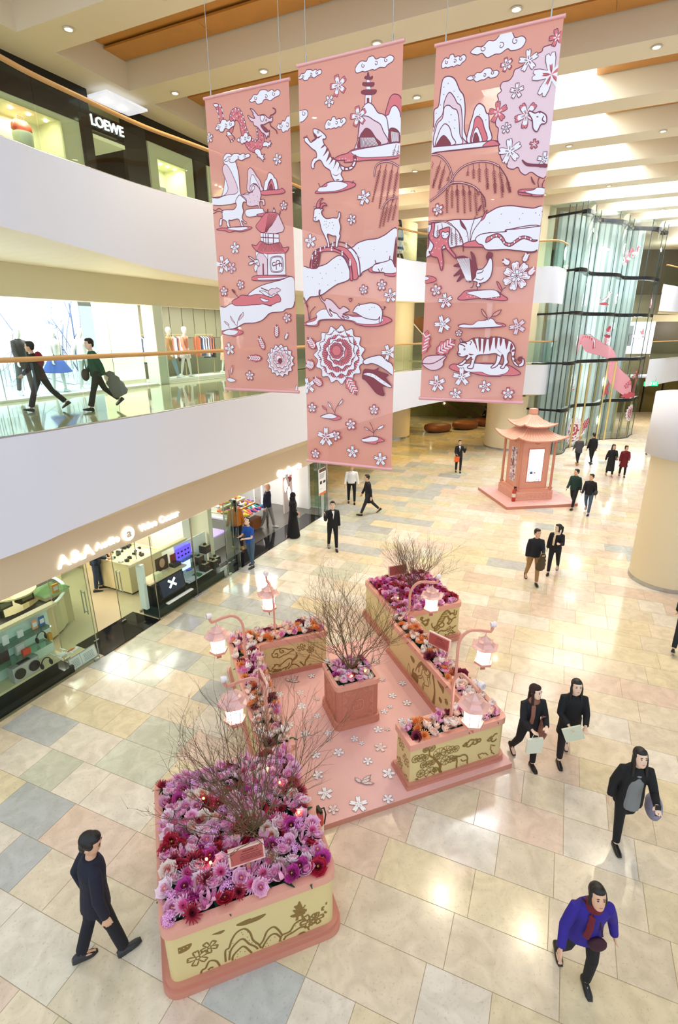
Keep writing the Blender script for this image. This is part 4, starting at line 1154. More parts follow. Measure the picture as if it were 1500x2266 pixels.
# platform
pl = fillet([(1.53, 5.46), (5.09, 5.46), (5.09, 9.10), (4.63, 9.10), (4.63, 9.85), (.95, 9.85), (.95, 6.30), (1.53, 6.30)], 0); c = (3, 7.6)
wx = IN(*c); plat = empty('display_platform', (wx[0], wx[1], 0), A20, 'low pink stage printed with white blossoms between the flower planters', 'platform')
P = [(p[0]-c[0], p[1]-c[1]) for p in pl]
MB().prism(P, 0, .10).build('deck', SALD, plat); MB().prism(offset(P, -.0), .10, .104).build('carpet', PINKFL, plat)
a = Art('x', 6); a.pal = {'w': mat('blossom_white', '#f1eff2', .5), 'p': mat('blossom_pale', '#ecd6d0', .5), 'r': mat('blossom_pale', '#ecd6d0', .5), 'd': SALD, 'b': SAL, 'x': mat('blossom_line', '#8f7a76', .5)}
for i, (u, v, r) in enumerate([(2.23,8.48,.08),(1.82,8.58,.08),(2.14,8.08,.09),(2.34,7.71,.07),(2.18,7.62,.05),(1.78,7.67,.08),(1.99,7.34,.09),(2.39,7.21,.07),(2.35,7.05,.05),(2.79,6.91,.07),(2.87,6.77,.05),(3.28,6.97,.08),(3.44,6.92,.05),(3.59,7.37,.07),(3.75,7.45,.05),(3.94,7.73,.08),(2.48,8.16,.05),(2.41,6.71,.09),(2.02,6.79,.08),(2.81,6.35,.08),(3.14,6.56,.1),(1.92,6.37,.09),(3.03,5.99,.1),(1.92,5.98,.11),(1.94,5.66,.08),(2.34,5.61,.13),(2.81,5.54,.08),(4.11,7.43,.08),(3.96,8.26,.06),(3.79,7.02,.07),(2.6,8.9,.07),(3.3,8.8,.08),(4.1,8.9,.08),(4.3,8.0,.07)]):
    a.flower((u-c[0])*1000, (v-c[1])*1000, r*1150, i*31 % 72, 'w' if i % 4 else 'p')
for u, v in ((2.62, 5.97), (2.2, 8.89)):
    x, y = (u-c[0])*1000, (v-c[1])*1000
    for dx, dy in ((220, 90), (200, -90), (-60, 130), (180, 10)): a.leaf((x-90, y), (x-90+dx, y+dy), 60, 'p')
a.build('blossom_print', plat, Matrix.Translation((0, 0, .1035)))
# planters (u, v in the installation's own axes)
FP = planter('flower_planter', 'large foreground planter of pink flowers with gold mountain drawing and bare tree', [(-.55, 4.11), (1.46, 4.11), (1.46, 6.22), (-.55, 6.22)], [.16, .16, 0, .12], 0, 1.0)
LP = planter('flower_planter', 'long L shaped planter along the left and back of the pink stage', [(.98, 6.26), (1.54, 6.26), (1.54, 9.14), (3.05, 9.14), (3.05, 9.75), (.98, 9.75)], [.0, .0, .12, 0, 0, .14], 0.104, .97, .09, .02, ph=.04)
RP = planter('flower_planter', 'L shaped planter with gold pine tree drawing along the right of the pink stage', [(3.19, 5.6), (5.02, 5.6), (5.02, 9.15), (4.5, 9.15), (4.5, 6.12), (3.19, 6.12)], [0, .14, .0, .0, 0, 0], .104, .97, .09, .035, ph=.05)
AP = planter('flower_planter', 'far planter with gold dragon drawing and magenta flowers behind the stage', [(4.7, 9.17), (6.46, 9.17), (6.46, 11.05), (4.7, 11.05)], [0, .14, .14, .1], 0, 1.0)
panel_art('FP', FP, IN(-.52, 4.14), IU, (130, 150, 1850, 882))
panel_art('RP', RP, IN(3.22, 5.63), IU, (10, 205, 1630, 850), z0=0)
panel_art('RE', RP, IN(3.22, 6.09), (-IV[0], -IV[1]), (0, 205, 450, 850))
panel_art('RI', RP, IN(4.53, 9.1), (-IV[0], -IV[1]), (0, 205, 2900, 850))
panel_art('LI', LP, IN(1.57, 9.17), IU, (10, 205, 1440, 850))
panel_art('AF', AP, IN(4.73, 9.20), IU, (30, 155, 1600, 880))
# small mats under the L planters so they stand on the floor outside the platform too
# centre box planter with carved line pattern
CP = planter('tree_box', 'square salmon box planter with double P emblem in the middle of the stage', [(2.54, 7.18), (3.42, 7.18), (3.42, 8.04), (2.54, 8.04)], .11, .104, 1.05, .07, .015, .10, bodym=PANR)
a = Art('x', 7); a.pal = {k: mat('copper_line', '#dd9a80', .4) for k in 'wprdbx'}; a.nofill = True
def cornament(a, W, Hh):
    a.line([(150, 20), (150, Hh), ], 1.4); a.line([(W-150, 20), (W-150, Hh)], 1.4)
    def fan(x, y, r, a0, a1):
        P = [(x+r*math.cos(a0+(a1-a0)*i/10), y+r*math.sin(a0+(a1-a0)*i/10)) for i in range(11)]; a.line(P, 1); a.line([(x+(p[0]-x)*.86, y+(p[1]-y)*.86) for p in P], .7)
        for i in range(1, 10, 1): a.line([(x+(P[i][0]-x)*.3, y+(P[i][1]-y)*.3), (x+(P[i][0]-x)*.86, y+(P[i][1]-y)*.86)], .7)
    pi = math.pi
    fan(150, Hh, 150, -pi/2, 0); fan(300, Hh, 120, -pi, 0); fan(W-150, Hh-150, 90, pi/2, 1.5*pi); fan(W-260, Hh, 90, pi, 2*pi); fan(W-150, Hh-20, 80, pi/2, 1.5*pi)
    fan(150, 20, 130, 0, pi/2); fan(300, 20, 110, 0, pi); fan(W-280, 20, 120, 0, pi); fan(W-150, 20, 110, pi/2, pi); fan(150, 190, 80, -pi/2, pi/2); fan(150, 330, 60, -pi/2, pi/2); fan(W-150, 250, 60, pi/2, 1.5*pi); fan(150, Hh-190, 60, -pi/2, pi/2); fan(W-150, Hh-300, 60, pi/2, 1.5*pi)
    cx, cy = W/2, Hh/2+10
    a.line(catmull([(cx-100, cy-50), (cx-60, cy-105), (cx+60, cy-105), (cx+100, cy-50), (cx+100, cy+50), (cx+60, cy+105), (cx-60, cy+105), (cx-100, cy+50)], True), 1.6, closed=True)
    a.line([(cx-20, cy-60), (cx-20, cy+50), (cx-60, cy+45), (cx-65, cy), (cx+10, cy-5)], 1.4); a.line([(cx-20, cy+60), (cx+20, cy+60), (cx+25, cy+15), (cx-20, cy+10)], 1.4); a.line([(cx+30, cy-60), (cx+30, cy+40), (cx+75, cy+35), (cx+75, cy-5), (cx+30, cy-10)], 1.4)
cornament(a, 880, 720)
for o_, d_ in ((IN(2.54, 7.205), IU), (IN(2.565, 8.04), (-IV[0], -IV[1]))):
    aa = Art('x', 7); aa.pal = a.pal; cornament(aa, 880, 720); aa.build('carved_lines', CP, parent_inv(CP) @ frame((o_[0], o_[1], .2), d_))
# ---------------------------------------------------------------- blooms
def petal(mb, M, w, l, curl, mi, tip=0.55, n=3):
    """a cupped petal from origin along +y bending up"""
    vs = []; 
    for k in range(n+1):
        t = k/n; ww = w*(.35+1.3*t-1.1*t*t)*(1 if t < 1 else tip/.55); y = l*t*math.cos(curl*t); z = l*t*math.sin(curl*t)
        vs += [(-ww/2, y, z+.12*w*t), (0, y*1.02, z-.04*w), (ww/2, y, z+.12*w*t)]
    fs = []
    for k in range(n): b = k*3; fs += [(b, b+1, b+4, b+3), (b+1, b+2, b+5, b+4)]
    mb.add(vs, fs, mi, True, M)
def bloom(kind, seed):
    rr = random.Random(seed); b = MB()
    if kind == 'peony':
        for n, l, el, w, mi in ((8, .088, .12, .085, 0), (8, .074, .42, .075, 0), (7, .058, .78, .06, 1), (6, .042, 1.1, .045, 1)):
            for i in range(n):
                M = Matrix.Rotation(i*6.283/n+rr.uniform(-.2, .2)+n, 4, 'Z') @ Matrix.Rotation(el-.25+rr.uniform(-.1, .1), 4, 'X'); petal(b, M, w, l*rr.uniform(.9, 1.08), .55, mi, .9)
        b.ell((0, 0, .03), (.014, .014, .012), 6, 4, 2)
    elif kind == 'dahlia':
        for n, l, el, mi in ((16, .098, .12, 0), (15, .086, .40, 0), (13, .070, .68, 1), (10, .052, .95, 1), (7, .034, 1.2, 2)):
            for i in range(n):
                M = Matrix.Rotation(i*6.283/n+n*.3, 4, 'Z') @ Matrix.Rotation(el-.1, 4, 'X'); petal(b, M, .028, l*rr.uniform(.93, 1.05), .35, mi, .25, 2)
    elif kind == 'carnation':
        for n, l, el, w in ((9, .082, .10, .075), (9, .074, .45, .066), (8, .062, .8, .058), (6, .048, 1.1, .05)):
            for i in range(n):
                M = Matrix.Rotation(i*6.283/n+rr.uniform(-.3, .3), 4, 'Z') @ Matrix.Rotation(el-.1+rr.uniform(-.15, .15), 4, 'X'); petal(b, M, w, l*rr.uniform(.85, 1.15), 1.1, rr.choice([0, 0, 1]), 1.2)
    elif kind == 'magnolia':
        for n, l, el, w, mi in ((6, .11, .35, .06, 0), (5, .08, .95, .05, 1)):
            for i in range(n):
                M = Matrix.Rotation(i*6.283/n+n, 4, 'Z') @ Matrix.Rotation(el-.2+rr.uniform(-.15, .15), 4, 'X'); petal(b, M, w, l*rr.uniform(.9, 1.1), .7, mi, .3)
        b.ell((0, 0, .03), (.01, .01, .02), 6, 4, 2)
    elif kind == 'hydrangea':
        for i in range(46):
            th = rr.uniform(0, 6.283); ph = math.acos(rr.uniform(-.1, 1)); p = Vector((math.sin(ph)*math.cos(th), math.sin(ph)*math.sin(th), math.cos(ph)))*.07
            q = p.to_track_quat('Z', 'Y').to_matrix().to_4x4(); M = Matrix.Translation(p) @ q @ Matrix.Rotation(rr.uniform(0, 1.5), 4, 'Z'); s = .021
            b.add([(0, 0, -.004), (s, s*.4, .003), (s*.4, s, .003), (-s*.4, s, .003), (-s, s*.4, .003), (-s, -s*.4, .003), (-s*.4, -s, .003), (s*.4, -s, .003), (s, -s*.4, .003)], [(0, 1, 2), (0, 3, 4), (0, 5, 6), (0, 7, 8)], rr.choice([0, 0, 1]), False, M)
    for i in range(3):  # leaves below
        M = Matrix.Rotation(i*2.1+seed, 4, 'Z') @ Matrix.Rotation(-.35, 4, 'X'); petal(b, Matrix.Translation((0, 0, -.02)) @ M, .05, .12, -.3, 3, .2, 2)
    return b
LEAFM = mat('leaf_green', '#1f4a2e', .5)
def fm(a, bb, cc=None): return [mat('petal_'+a[1:], a, .6), mat('petal_'+bb[1:], bb, .6), mat('petal_'+(cc or bb)[1:], cc or bb, .6), LEAFM]
FL = {
 'lilac_peony': (bloom('peony', 1), fm('#f8c8e0', '#ee98cc', '#f0c850'), 'lilac pink peony bloom'),
 'pale_peony': (bloom('peony', 2), fm('#fde8f0', '#f6b8d0', '#f2cf6a'), 'pale pink peony bloom'),
 'cream_peony': (bloom('peony', 3), fm('#f6e6dc', '#efb8a8', '#d0403a'), 'cream white peony bloom'),
 'red_peony': (bloom('peony', 4), fm('#c02440', '#8c1834', '#e8b83c'), 'deep red peony bloom'),
 'magenta_rose': (bloom('peony', 5), fm('#c8409c', '#a02c70', '#e0b040'), 'magenta rose bloom'),
 'pink_dahlia': (bloom('dahlia', 6), fm('#f8c4e0', '#ee70ac', '#d84880'), 'large pink dahlia bloom'),
 'red_dahlia': (bloom('dahlia', 7), fm('#c23a50', '#8a1c34', '#701428'), 'dark red dahlia bloom'),
 'orange_dahlia': (bloom('dahlia', 8), fm('#f8b070', '#f08c48', '#e06c30'), 'orange dahlia bloom'),
 'violet_hydrangea': (bloom('hydrangea', 9), fm('#eaa8dc', '#d480c0'), 'violet hydrangea head'),
 'mauve_hydrangea': (bloom('hydrangea', 10), fm('#eca8bc', '#cc6c8c'), 'mauve hydrangea head'),
 'peach_carnation': (bloom('carnation', 11), fm('#fde4d4', '#fccbb0'), 'peach carnation bloom'),
 'cream_carnation': (bloom('carnation', 12), fm('#fff2ea', '#fbdfd0'), 'cream carnation bloom'),
 'burgundy_bloom': (bloom('peony', 13), fm('#8c2c40', '#661a30', '#401020'), 'burgundy bloom'),
 'mauve_magnolia': (bloom('magnolia', 14), fm('#f0b0cc', '#d070a4', '#f0d080'), 'mauve magnolia bloom'),
}
FM = {k: b.mesh(k, m) for k, (b, m, l) in FL.items()}
def sow(where, pts, zt, mix, h=.06, jit=.6):
    names = [k for k, n in mix for _ in range(n)]; last = None
    for u, v in pts:
        k = R.choice(names)
        if k == last: k = R.choice(names)
        last = k
        x, y = IN(u, v); o = bpy.data.objects.new(k, FM[k]); COL.objects.link(o)
        o.location = (x, y, zt+h*R.uniform(.3, 1.0)); s = R.uniform(.82, 1.12)*SC; o.scale = (s, s, s)
        cx, cy = R.uniform(-jit, jit), R.uniform(-jit, jit)*.7-.12; o.rotation_euler = (-cy if False else cy*-1*0+R.uniform(-.45, .45)+.12, cx, R.uniform(0, 6.28))
        tag(o, FL[k][2]+' among the flowers '+where, 'flower', FL[k][2]+'s '+where)
def scatter(u0, v0, u1, v1, d, n=99999, avoid=()):
    out = []; tries = 0
    while tries < 9000 and len(out) < n:
        tries += 1; p = (R.uniform(u0, u1), R.uniform(v0, v1))
        if any((p[0]-q[0])**2+(p[1]-q[1])**2 < d*d for q in out): continue
        if any((p[0]-a)**2+(p[1]-b)**2 < r*r for a, b, r in avoid): continue
        out.append(p)
    return out
PINKS = [('lilac_peony', 8), ('pale_peony', 6), ('violet_hydrangea', 3), ('red_peony', 2), ('magenta_rose', 2), ('pink_dahlia', 3), ('red_dahlia', 2), ('cream_peony', 1), ('mauve_magnolia', 2)]
DARKP = [('lilac_peony', 3), ('violet_hydrangea', 3), ('red_peony', 3), ('magenta_rose', 4), ('pink_dahlia', 2), ('red_dahlia', 4), ('mauve_hydrangea', 3), ('pale_peony', 1)]
PEACH = [('peach_carnation', 7), ('cream_carnation', 7), ('orange_dahlia', 5), ('mauve_hydrangea', 2), ('mauve_magnolia', 3), ('burgundy_bloom', 3), ('pink_dahlia', 1), ('cream_peony', 1)]
SC = 1.22
sow('of the large foreground planter', scatter(-.45, 4.21, 1.36, 6.14, .10, avoid=[(.62, 4.95, .16)]), .99, PINKS)
SC = 1.22
LAMPS = [((1.20, 6.72), (-1, 0)), ((1.21, 8.73), (-1, -.08)), ((1.97, 9.45), (0, 1)), ((4.78, 8.73), (1, -.18)), ((4.72, 6.75), (1, -.25)), ((4.07, 5.86), (.1, -1))]
av = [(p[0], p[1], .13) for p, _ in LAMPS]
sow('in the left wall planter', scatter(1.07, 6.4, 1.46, 9.65, .10, avoid=av+[(1.2, 7.5, .05)]), .95, PEACH)
sow('in the left wall planter', scatter(1.58, 9.24, 2.95, 9.66, .10, avoid=av), .95, PEACH)
sow('in the right wall planter', scatter(3.30, 5.7, 4.9, 6.03, .10, avoid=av), .95, PEACH)
sow('in the right wall planter', scatter(4.6, 6.15, 4.93, 9.1, .10, avoid=av+[(4.82, 7.66, .05)]), .95, PEACH)
SC = 1.2
sow('of the far planter', scatter(4.8, 9.27, 6.36, 10.95, .105, avoid=[(5.66, 10.2, .12)]), .98, DARKP)
SC = 1.05
sow('around the tree in the box planter', scatter(2.64, 7.28, 3.32, 7.94, .10, avoid=[(2.98, 7.62, .1)]), 1.02, PINKS+PEACH[:2])
# fairy lights among blooms
FLM = mat('fairy_glow', '#ffd890', .5, emit='#ffc050', es=12)
for i, (u, v) in enumerate([(0.08, 5.6), (.02, 4.72), (.06, 4.66), (1.22, 4.95), (1.1, 5.5), (3.2, 7.4), (2.9, 7.35), (5.0, 9.7), (1.0, 5.8)]):
    x, y = IN(u, v); z = 1.1
    tag(MB().ell((0, 0, 0), (.016, .016, .018), 8, 6).build('fairy_light', FLM, None, (x, y, z+.02)), 'tiny golden fairy light glowing between the planter flowers', 'fairy light', 'fairy lights in the planters')
# ---------------------------------------------------------------- bare blossom trees
BARK = mat('bare_bark', '#6e5638', .75, noise=.2, nscale=20); BUD = mat('pink_bud', '#d8527c', .6)
def tree(name, label, u, v, z0, ztop, spread, seed, hue=BARK):
    rr = random.Random(seed); x, y = IN(u, v); t = empty(name, (x, y, z0), 0, label, 'tree'); H = ztop-z0
    MB().tube([(0, 0, -.06), (.01, .0, .08), (-.01, .01, .2)], [.045, .034, .03], 8).build('trunk', hue, t)
    buds = MB(); NB = 22
    for k in range(NB):
        b = MB(); az = k*6.283/NB+rr.uniform(-.25, .25); lean = rr.uniform(.12, 1.0)
        def grow(p, d, L, r, lev):
            steps = 4; pts = [p]; q = Vector(p); dd = Vector(d)
            for i in range(steps):
                dd = (dd+Vector((rr.uniform(-.2, .2), rr.uniform(-.2, .2), rr.uniform(-.03, .17)))).normalized(); q = q+dd*(L/steps); pts.append(q.copy())
                if lev < 4 and i >= (1 if lev == 0 else 0) and rr.random() < (1, .95, .74, .42)[lev]:
                    out = Vector((q.x, q.y, 0)); out = out.normalized() if out.length > .01 else Vector((1, 0, 0))
                    nd = (dd*1.0+Vector((rr.uniform(-1, 1), rr.uniform(-1, 1), rr.uniform(-.1, .7)))*.62+out*.1).normalized()
                    grow(q.copy(), nd, L*rr.uniform(.5, .78), r*.62, lev+1)
            b.tube(pts, [r*(1-.6*i/steps) for i in range(steps+1)], 3 if lev > 1 else 5, 0, None, False)
            if lev >= 2 and rr.random() < .07: buds.ell(tuple(q), (.008, .008, .012), 5, 4)
        h = Vector((math.cos(az)*lean, math.sin(az)*lean, 1.0)).normalized()
        grow(Vector((math.cos(az)*.02, math.sin(az)*.02, .1)), h, H*.62*rr.uniform(.85, 1.15), .0115, 0)
        b.v = [Vector((p.x*spread, p.y*spread, p.z)) for p in b.v]; b.build('branch', hue, t)
    buds.v = [Vector((p.x*spread, p.y*spread, p.z)) for p in buds.v]
    if buds.v: buds.build('buds', BUD, t)['kind'] = 'stuff'
    zs = max(v.co.z for c in t.children if c.name.startswith('branch') for v in c.data.vertices); s = H/zs; t.scale = (1, 1, s)
    return t
tree('bare_tree', 'bare budding tree with thin twigs rising from the large foreground flower planter', .62, 4.95, 1.0, 3.1, .84, 3)
tree('bare_tree', 'bare twiggy tree in the salmon box planter at the centre of the stage', 2.98, 7.62, 1.0, 3.25, .86, 5)
tree('bare_tree', 'bare twiggy tree standing in the far planter with magenta flowers', 5.66, 10.2, .95, 2.85, .70, 8)
# ---------------------------------------------------------------- lantern lamps
LITE = mat('lantern_glow', '#ffffff', .4, emit='#ffffff', es=3.2); ROOFP = mat('lantern_roof_pink', '#e6b8b0', .32, metal=.2); CAPW = mat('emblem_white', '#eee4e6', .3)
def hexr(r, z, k=6, ph=0): return [(r*math.cos(ph+6.28318*i/k), r*math.sin(ph+6.28318*i/k), z) for i in range(k)]
def hexroof(mb, prof, mi=0, lift=.0):
    rg = []
    for r, z in prof:
        ring = []
        for i in range(24):
            a = i*math.pi/12; ph = (a+math.pi/6) % (math.pi/3)-math.pi/6; rad = r*math.cos(math.pi/6)/math.cos(ph-0) if True else r
            # corners at multiples of 60deg offset 30
            ph = (a % (math.pi/3))-math.pi/6; rad = r*math.cos(math.pi/6)/math.cos(ph); cor = abs(ph)/(math.pi/6)
            ring.append((rad*math.cos(a), rad*math.sin(a), z+lift*(cor**3)*(r/prof[0][0])**3))
        rg.append(ring)
    mb.rings(rg, mi, False, True, False)
WHO = ['at the near end of the left wall planter', 'midway along the left wall planter', 'on the back wall planter beside the bare tree', 'beside the far planter with the dragon drawing', 'on the right wall planter nearest its corner', 'at the front of the right planter']
lan0 = None
for i, (p, d) in enumerate(LAMPS):
    l = math.hypot(*d); d = (d[0]/l, d[1]/l); x, y = IN(*p); rz = A20+math.atan2(d[1], d[0])
    t = empty('lamp_post', (x, y, .93), rz, 'curved salmon lantern post '+WHO[i], 'lamp post')
    MB().prism([q[:2] for q in hexr(.15, 0)], 0, .05).prism([q[:2] for q in hexr(.08, 0)], .05, .09).build('hexagonal_foot', SAL, t)
    pts = [(0, 0, .08), (0, 0, .75)]+[(.25-.25*math.cos(a), 0, .75+.33*math.sin(a)) for a in (.3, .6, .9, 1.2, 1.5)]+[(.38, 0, 1.07), (.50, 0, 1.04), (.585, 0, 1.03), (.605, 0, 1.07), (.61, 0, 1.12)]
    MB().tube(pts, (.023, .033), 4, smooth=False).build('post', SAL, t)
    e = MB(); e.tube([(.60, 0, 1.17), (.66, 0, 1.17)], (.05, .055), 12); e.tube([(.57, 0, 1.17), (.60, 0, 1.17)], (.042, .046), 12)
    e.build('emblem_cap', CAPW, t)
    a = Art('x', 5); a.line(catmull([(-30, -20), (-30, 20), (0, 34), (30, 20), (30, -20), (0, -34)], True), 1, closed=True); a.line([(-8, -22), (-8, 18), (-20, 8), (10, 4)], 1); a.line([(8, -22), (8, 18), (20, 4)], 1)
    a.pal = {k: mat('emblem_grey', '#8b8088', .4) for k in 'wprdbx'}; a.build('emblem_mark', t, Matrix(((0, 0, 1, .661), (1, 0, 0, 0), (0, 1, 0, 1.17), (0, 0, 0, 1))))
    MB().tube([(.50, 0, 1.03), (.50, 0, .96)], .005, 5).tube([(.50, 0, .965), (.488, 0, .93)], .004, 4).tube([(.50, 0, .965), (.512, 0, .93)], .004, 4).build('hanger', SALD, t)
    lx, ly = IN(p[0]+d[0]*.5, p[1]+d[1]*.5); LZ = .93+.95
    ll = 'glowing pink lantern on the post '+WHO[i]
    if lan0 is None:
        L = empty('hanging_lantern', (lx, ly, LZ), rz, ll, 'lantern', 'hanging pink lanterns')
        m = MB(); hexroof(m, [(.26, -.215), (.19, -.19), (.135, -.14), (.10, -.10)], 0, .018); hexroof(m, [(.256, -.222), (.19, -.197), (.11, -.14)], 0, .018); m.build('lower_roof', ROOFP, L)
        m = MB(); hexroof(m, [(.15, -.105), (.10, -.085), (.045, -.04), (.012, .0)], 0, .012); m.rings([hexr(.013, 0), hexr(.016, .02), hexr(.002, .035)], 0, True); m.build('upper_roof', ROOFP, L)
        for k in range(6):
            A, B = hexr(.145, 0)[k], hexr(.145, 0)[(k+1) % 6]; A2, B2 = hexr(.125, 0)[k], hexr(.125, 0)[(k+1) % 6]
            f = .06; m = MB(); lerp = lambda a, b, t: (a[0]+(b[0]-a[0])*t, a[1]+(b[1]-a[1])*t)
            m.add([lerp(A2, B2, f)+(-.54,), lerp(A2, B2, 1-f)+(-.54,), lerp(A, B, 1-f)+(-.20,), lerp(A, B, f)+(-.20,)], [(0, 1, 2, 3)]); m.build('light_pane', LITE, L)
        m = MB()
        for k in range(6): m.tube([hexr(.13, -.54)[k], hexr(.15, -.19)[k]], .006, 4)
        m.build('corner_bars', SALD, L)
        m = MB(); m.rings([hexr(.12, -.535), hexr(.175, -.52), hexr(.175, -.565), hexr(.14, -.59), hexr(.02, -.59)], 0, False); m.build('tray', SAL, L)
        tg = MB().tube([(0, 0, -.59), (0, 0, -.63)], .004, 4).box(-.045, -.006, -.72, .045, .006, -.63).build('tag', SALD, L)
        text_mesh('tag_emblem', 'PP', .05, mat('tag_mark', '#7a4438', .5), tg, Matrix(((1, 0, 0, 0), (0, 0, -1, -.008), (0, 1, 0, -.675), (0, 0, 0, 1))), .001)
        lan0 = L
    else: L = copy_tree(lan0, (lx, ly, LZ), rz, ll)
    lamp('lantern_bulb', 'POINT', (lx, ly, LZ-.32), 7, (1, .93, .88), .05)
# ---------------------------------------------------------------- information boards in the flowers
BOARDR = mat('board_rose', '#b85850', .45); INK = mat('board_ink', '#7a2c2c', .5); EDGE = mat('board_edge', '#ecc4b8', .4)
def board(u, v, z, rot, label, w=.46, h=.24, tilt=.35):
    x, y = IN(u, v); t = empty('information_board', (x, y, z), A20+rot, label, 'sign')
    Rx = Matrix.Rotation(-tilt, 4, 'X')
    MB().box(-w/2, -.0, .16, w/2, .045, .16+h, 0, Rx).build('board', EDGE, t)
    MB().box(-w/2+.02, -.004, .18, w/2-.02, 0, .14+h, 0, Rx).build('face', BOARDR, t)
    MB().box(-.02, .01, -.1, .02, .03, .18).build('stake', SALD, t)
    M = Rx @ Matrix(((1, 0, 0, 0), (0, 0, -1, -.006), (0, 1, 0, 0), (0, 0, 0, 1)))
    m = MB(); rr = random.Random(4)
    def ln(cx, y, L, hh):
        x0 = cx-L/2
        while x0 < cx+L/2: ww = rr.uniform(.008, .02); m.add([(x0, y, 0), (x0+ww, y, 0), (x0+ww, y+hh, 0), (x0, y+hh, 0)], [(0, 1, 2, 3)], 0, False, M); x0 += ww+.004
    ln(.02, .16+h*.72, .13, .018); ln(.03, .16+h*.6, .2, .008)
    for q in (.48, .40, .32, .25): ln(.04, .16+h*q, .24, .007)
    m.build('printed_lines', INK, t)
board(.47, 4.42, 1.0, 0, 'rose information board on a stake in the large foreground flower planter', .42, .20)
board(1.27, 7.55, .97, -1.5, 'thin information board seen edge-on in the left wall planter', .5, .26, .1)
board(4.80, 7.55, .97, -1.15, 'rose information board standing in the right wall planter', .5, .27, .1)
board(5.5, 10.7, 1.0, .0, 'red information board behind twigs in the far planter', .5, .27, .1)
# ---------------------------------------------------------------- fire extinguishers
RED = mat('extinguisher_red', '#c0281c', .25, coat=.5); BLK = mat('black_plastic', '#141414', .4)
def extinguisher(x, y, z, label):
    t = empty('fire_extinguisher', (x, y, z), .6, label, 'fire extinguisher')
    MB().lathe([(.07, 0), (.08, .02), (.08, .42), (.07, .48), (.03, .52), (.025, .55)], 20).build('cylinder', RED, t)
    MB().lathe([(.028, .55), (.03, .6), (.015, .62)], 12).box(-.02, -.1, .60, .02, .02, .625).box(-.02, -.09, .635, .02, .02, .65).build('valve', BLK, t)
    MB().tube([(.02, 0, .58), (.10, 0, .56), (.13, 0, .42), (.10, 0, .25)], .011, 6).build('hose', BLK, t)
    MB().lathe([(.0815, .18), (.0815, .34)], 20, cap=False).build('label_band', mat('ext_label', '#e8dcc8', .5), t)
xe = IN(1.60, 5.34); extinguisher(xe[0], xe[1], 0, 'red fire extinguisher between the large foreground planter and the pink stage')
xe = BD(*[0, 0]); extinguisher(7.55, 21.25, .14, 'red fire extinguisher against the base of the pagoda kiosk')
# ---------------------------------------------------------------- pagoda kiosk
KX, KY, KR = 8.36, 22.25, math.radians(8)
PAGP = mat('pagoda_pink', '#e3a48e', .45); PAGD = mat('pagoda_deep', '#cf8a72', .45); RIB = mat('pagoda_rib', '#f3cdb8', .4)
t = empty('kiosk_platform', (KX+.05, KY-.05, 0), KR, 'low pink blossom-printed platform beneath the pagoda kiosk', 'platform')
MB().prism(fillet([(-1.62, -1.55), (1.62, -1.55), (1.62, 1.55), (-1.62, 1.55)], .08), 0, .12).build('deck', SALD, t)
MB().prism(fillet([(-1.6, -1.53), (1.6, -1.53), (1.6, 1.53), (-1.6, 1.53)], .08), .12, .124).build('carpet', PINKFL, t)
a = Art('x', 7); rr = random.Random(3); a.pal = {k: mat('blossom_white', '#f1eff2') for k in 'wpr'}; a.pal.update({'d': SALD, 'b': SAL, 'x': mat('blossom_line', '#8f7a76')})
for q in range(30):
    u, v = rr.uniform(-1500, 1500), rr.uniform(-1450, 1450)
    if abs(u) < 1000 and abs(v) < 950: continue
    a.flower(u, v, 75, rr.uniform(0, 70), 'w')
a.build('blossom_print', t, Matrix.Translation((0, 0, .1245)))
t = empty('pagoda_kiosk', (KX, KY, .124), KR, 'pink two-tiered pagoda kiosk with a glowing information screen', 'kiosk')
MB().prism(fillet([(-.86, -.86), (.86, -.86), (.86, .86), (-.86, .86)], .03), 0, .40).prism([(-.8, -.8), (.8, -.8), (.8, .8), (-.8, .8)], .40, .46).build('base', PAGP, t)
for q in range(4):
    Mq = Matrix.Rotation(q*math.pi/2, 4, 'Z') @ Matrix(((1, 0, 0, -.82), (0, 0, -1, -.866), (0, 1, 0, .06), (0, 0, 0, 1))); a = Art('x', 9); a.pal = {k: RIB for k in 'wprdbx'}; rr = random.Random(q)
    a.line([(0, 0), (1640, 0), (1640, 290), (0, 290)], 2, closed=True); xs = [0, 150, 330, 520, 700, 880, 1060, 1240, 1430, 1640]
    for i in range(9):
        a.line([(xs[i], rr.choice([0, 290])), (xs[i+1], rr.uniform(60, 230))], 1); a.line([(xs[i], rr.uniform(40, 250)), (xs[i+1], rr.choice([0, 290]))], 1); a.line([(xs[i]+60, 0), (xs[i]+rr.uniform(0, 140), 290)], 1)
    a.build('ice_crack_lattice', t, Mq)
MB().prism(fillet([(-.66, -.66), (.66, -.66), (.66, .66), (-.66, .66)], .10), .46, 2.75).build('body', PAGP, t)
for sx in (-1, 1):
    for sy in (-1, 1): MB().tube([(sx*.76, sy*.76, .46), (sx*.76, sy*.76, 2.75)], .055, 10).lathe([(.085, .46), (.085, .54)], 12, c=(sx*.76, sy*.76)).build('post', PAGD, t)
SCR = mat('screen_glow', '#ffffff', .2, emit='#eef2ff', es=1.25)
MB().box(-.37, -.675, .75, .37, -.655, 2.25).build('screen_bezel', PAGD, t); MB().box(-.33, -.682, .80, .33, -.676, 2.20).build('screen', SCR, t)
a = Art('x', 6); a.pal = {'w': SCR, 'p': mat('scr_pink', '#e8a8c0'), 'r': mat('scr_rose', '#d86088'), 'd': mat('scr_blue', '#5a6aa8'), 'b': SAL, 'x': mat('scr_line', '#8890b0')}
rr = random.Random(9)
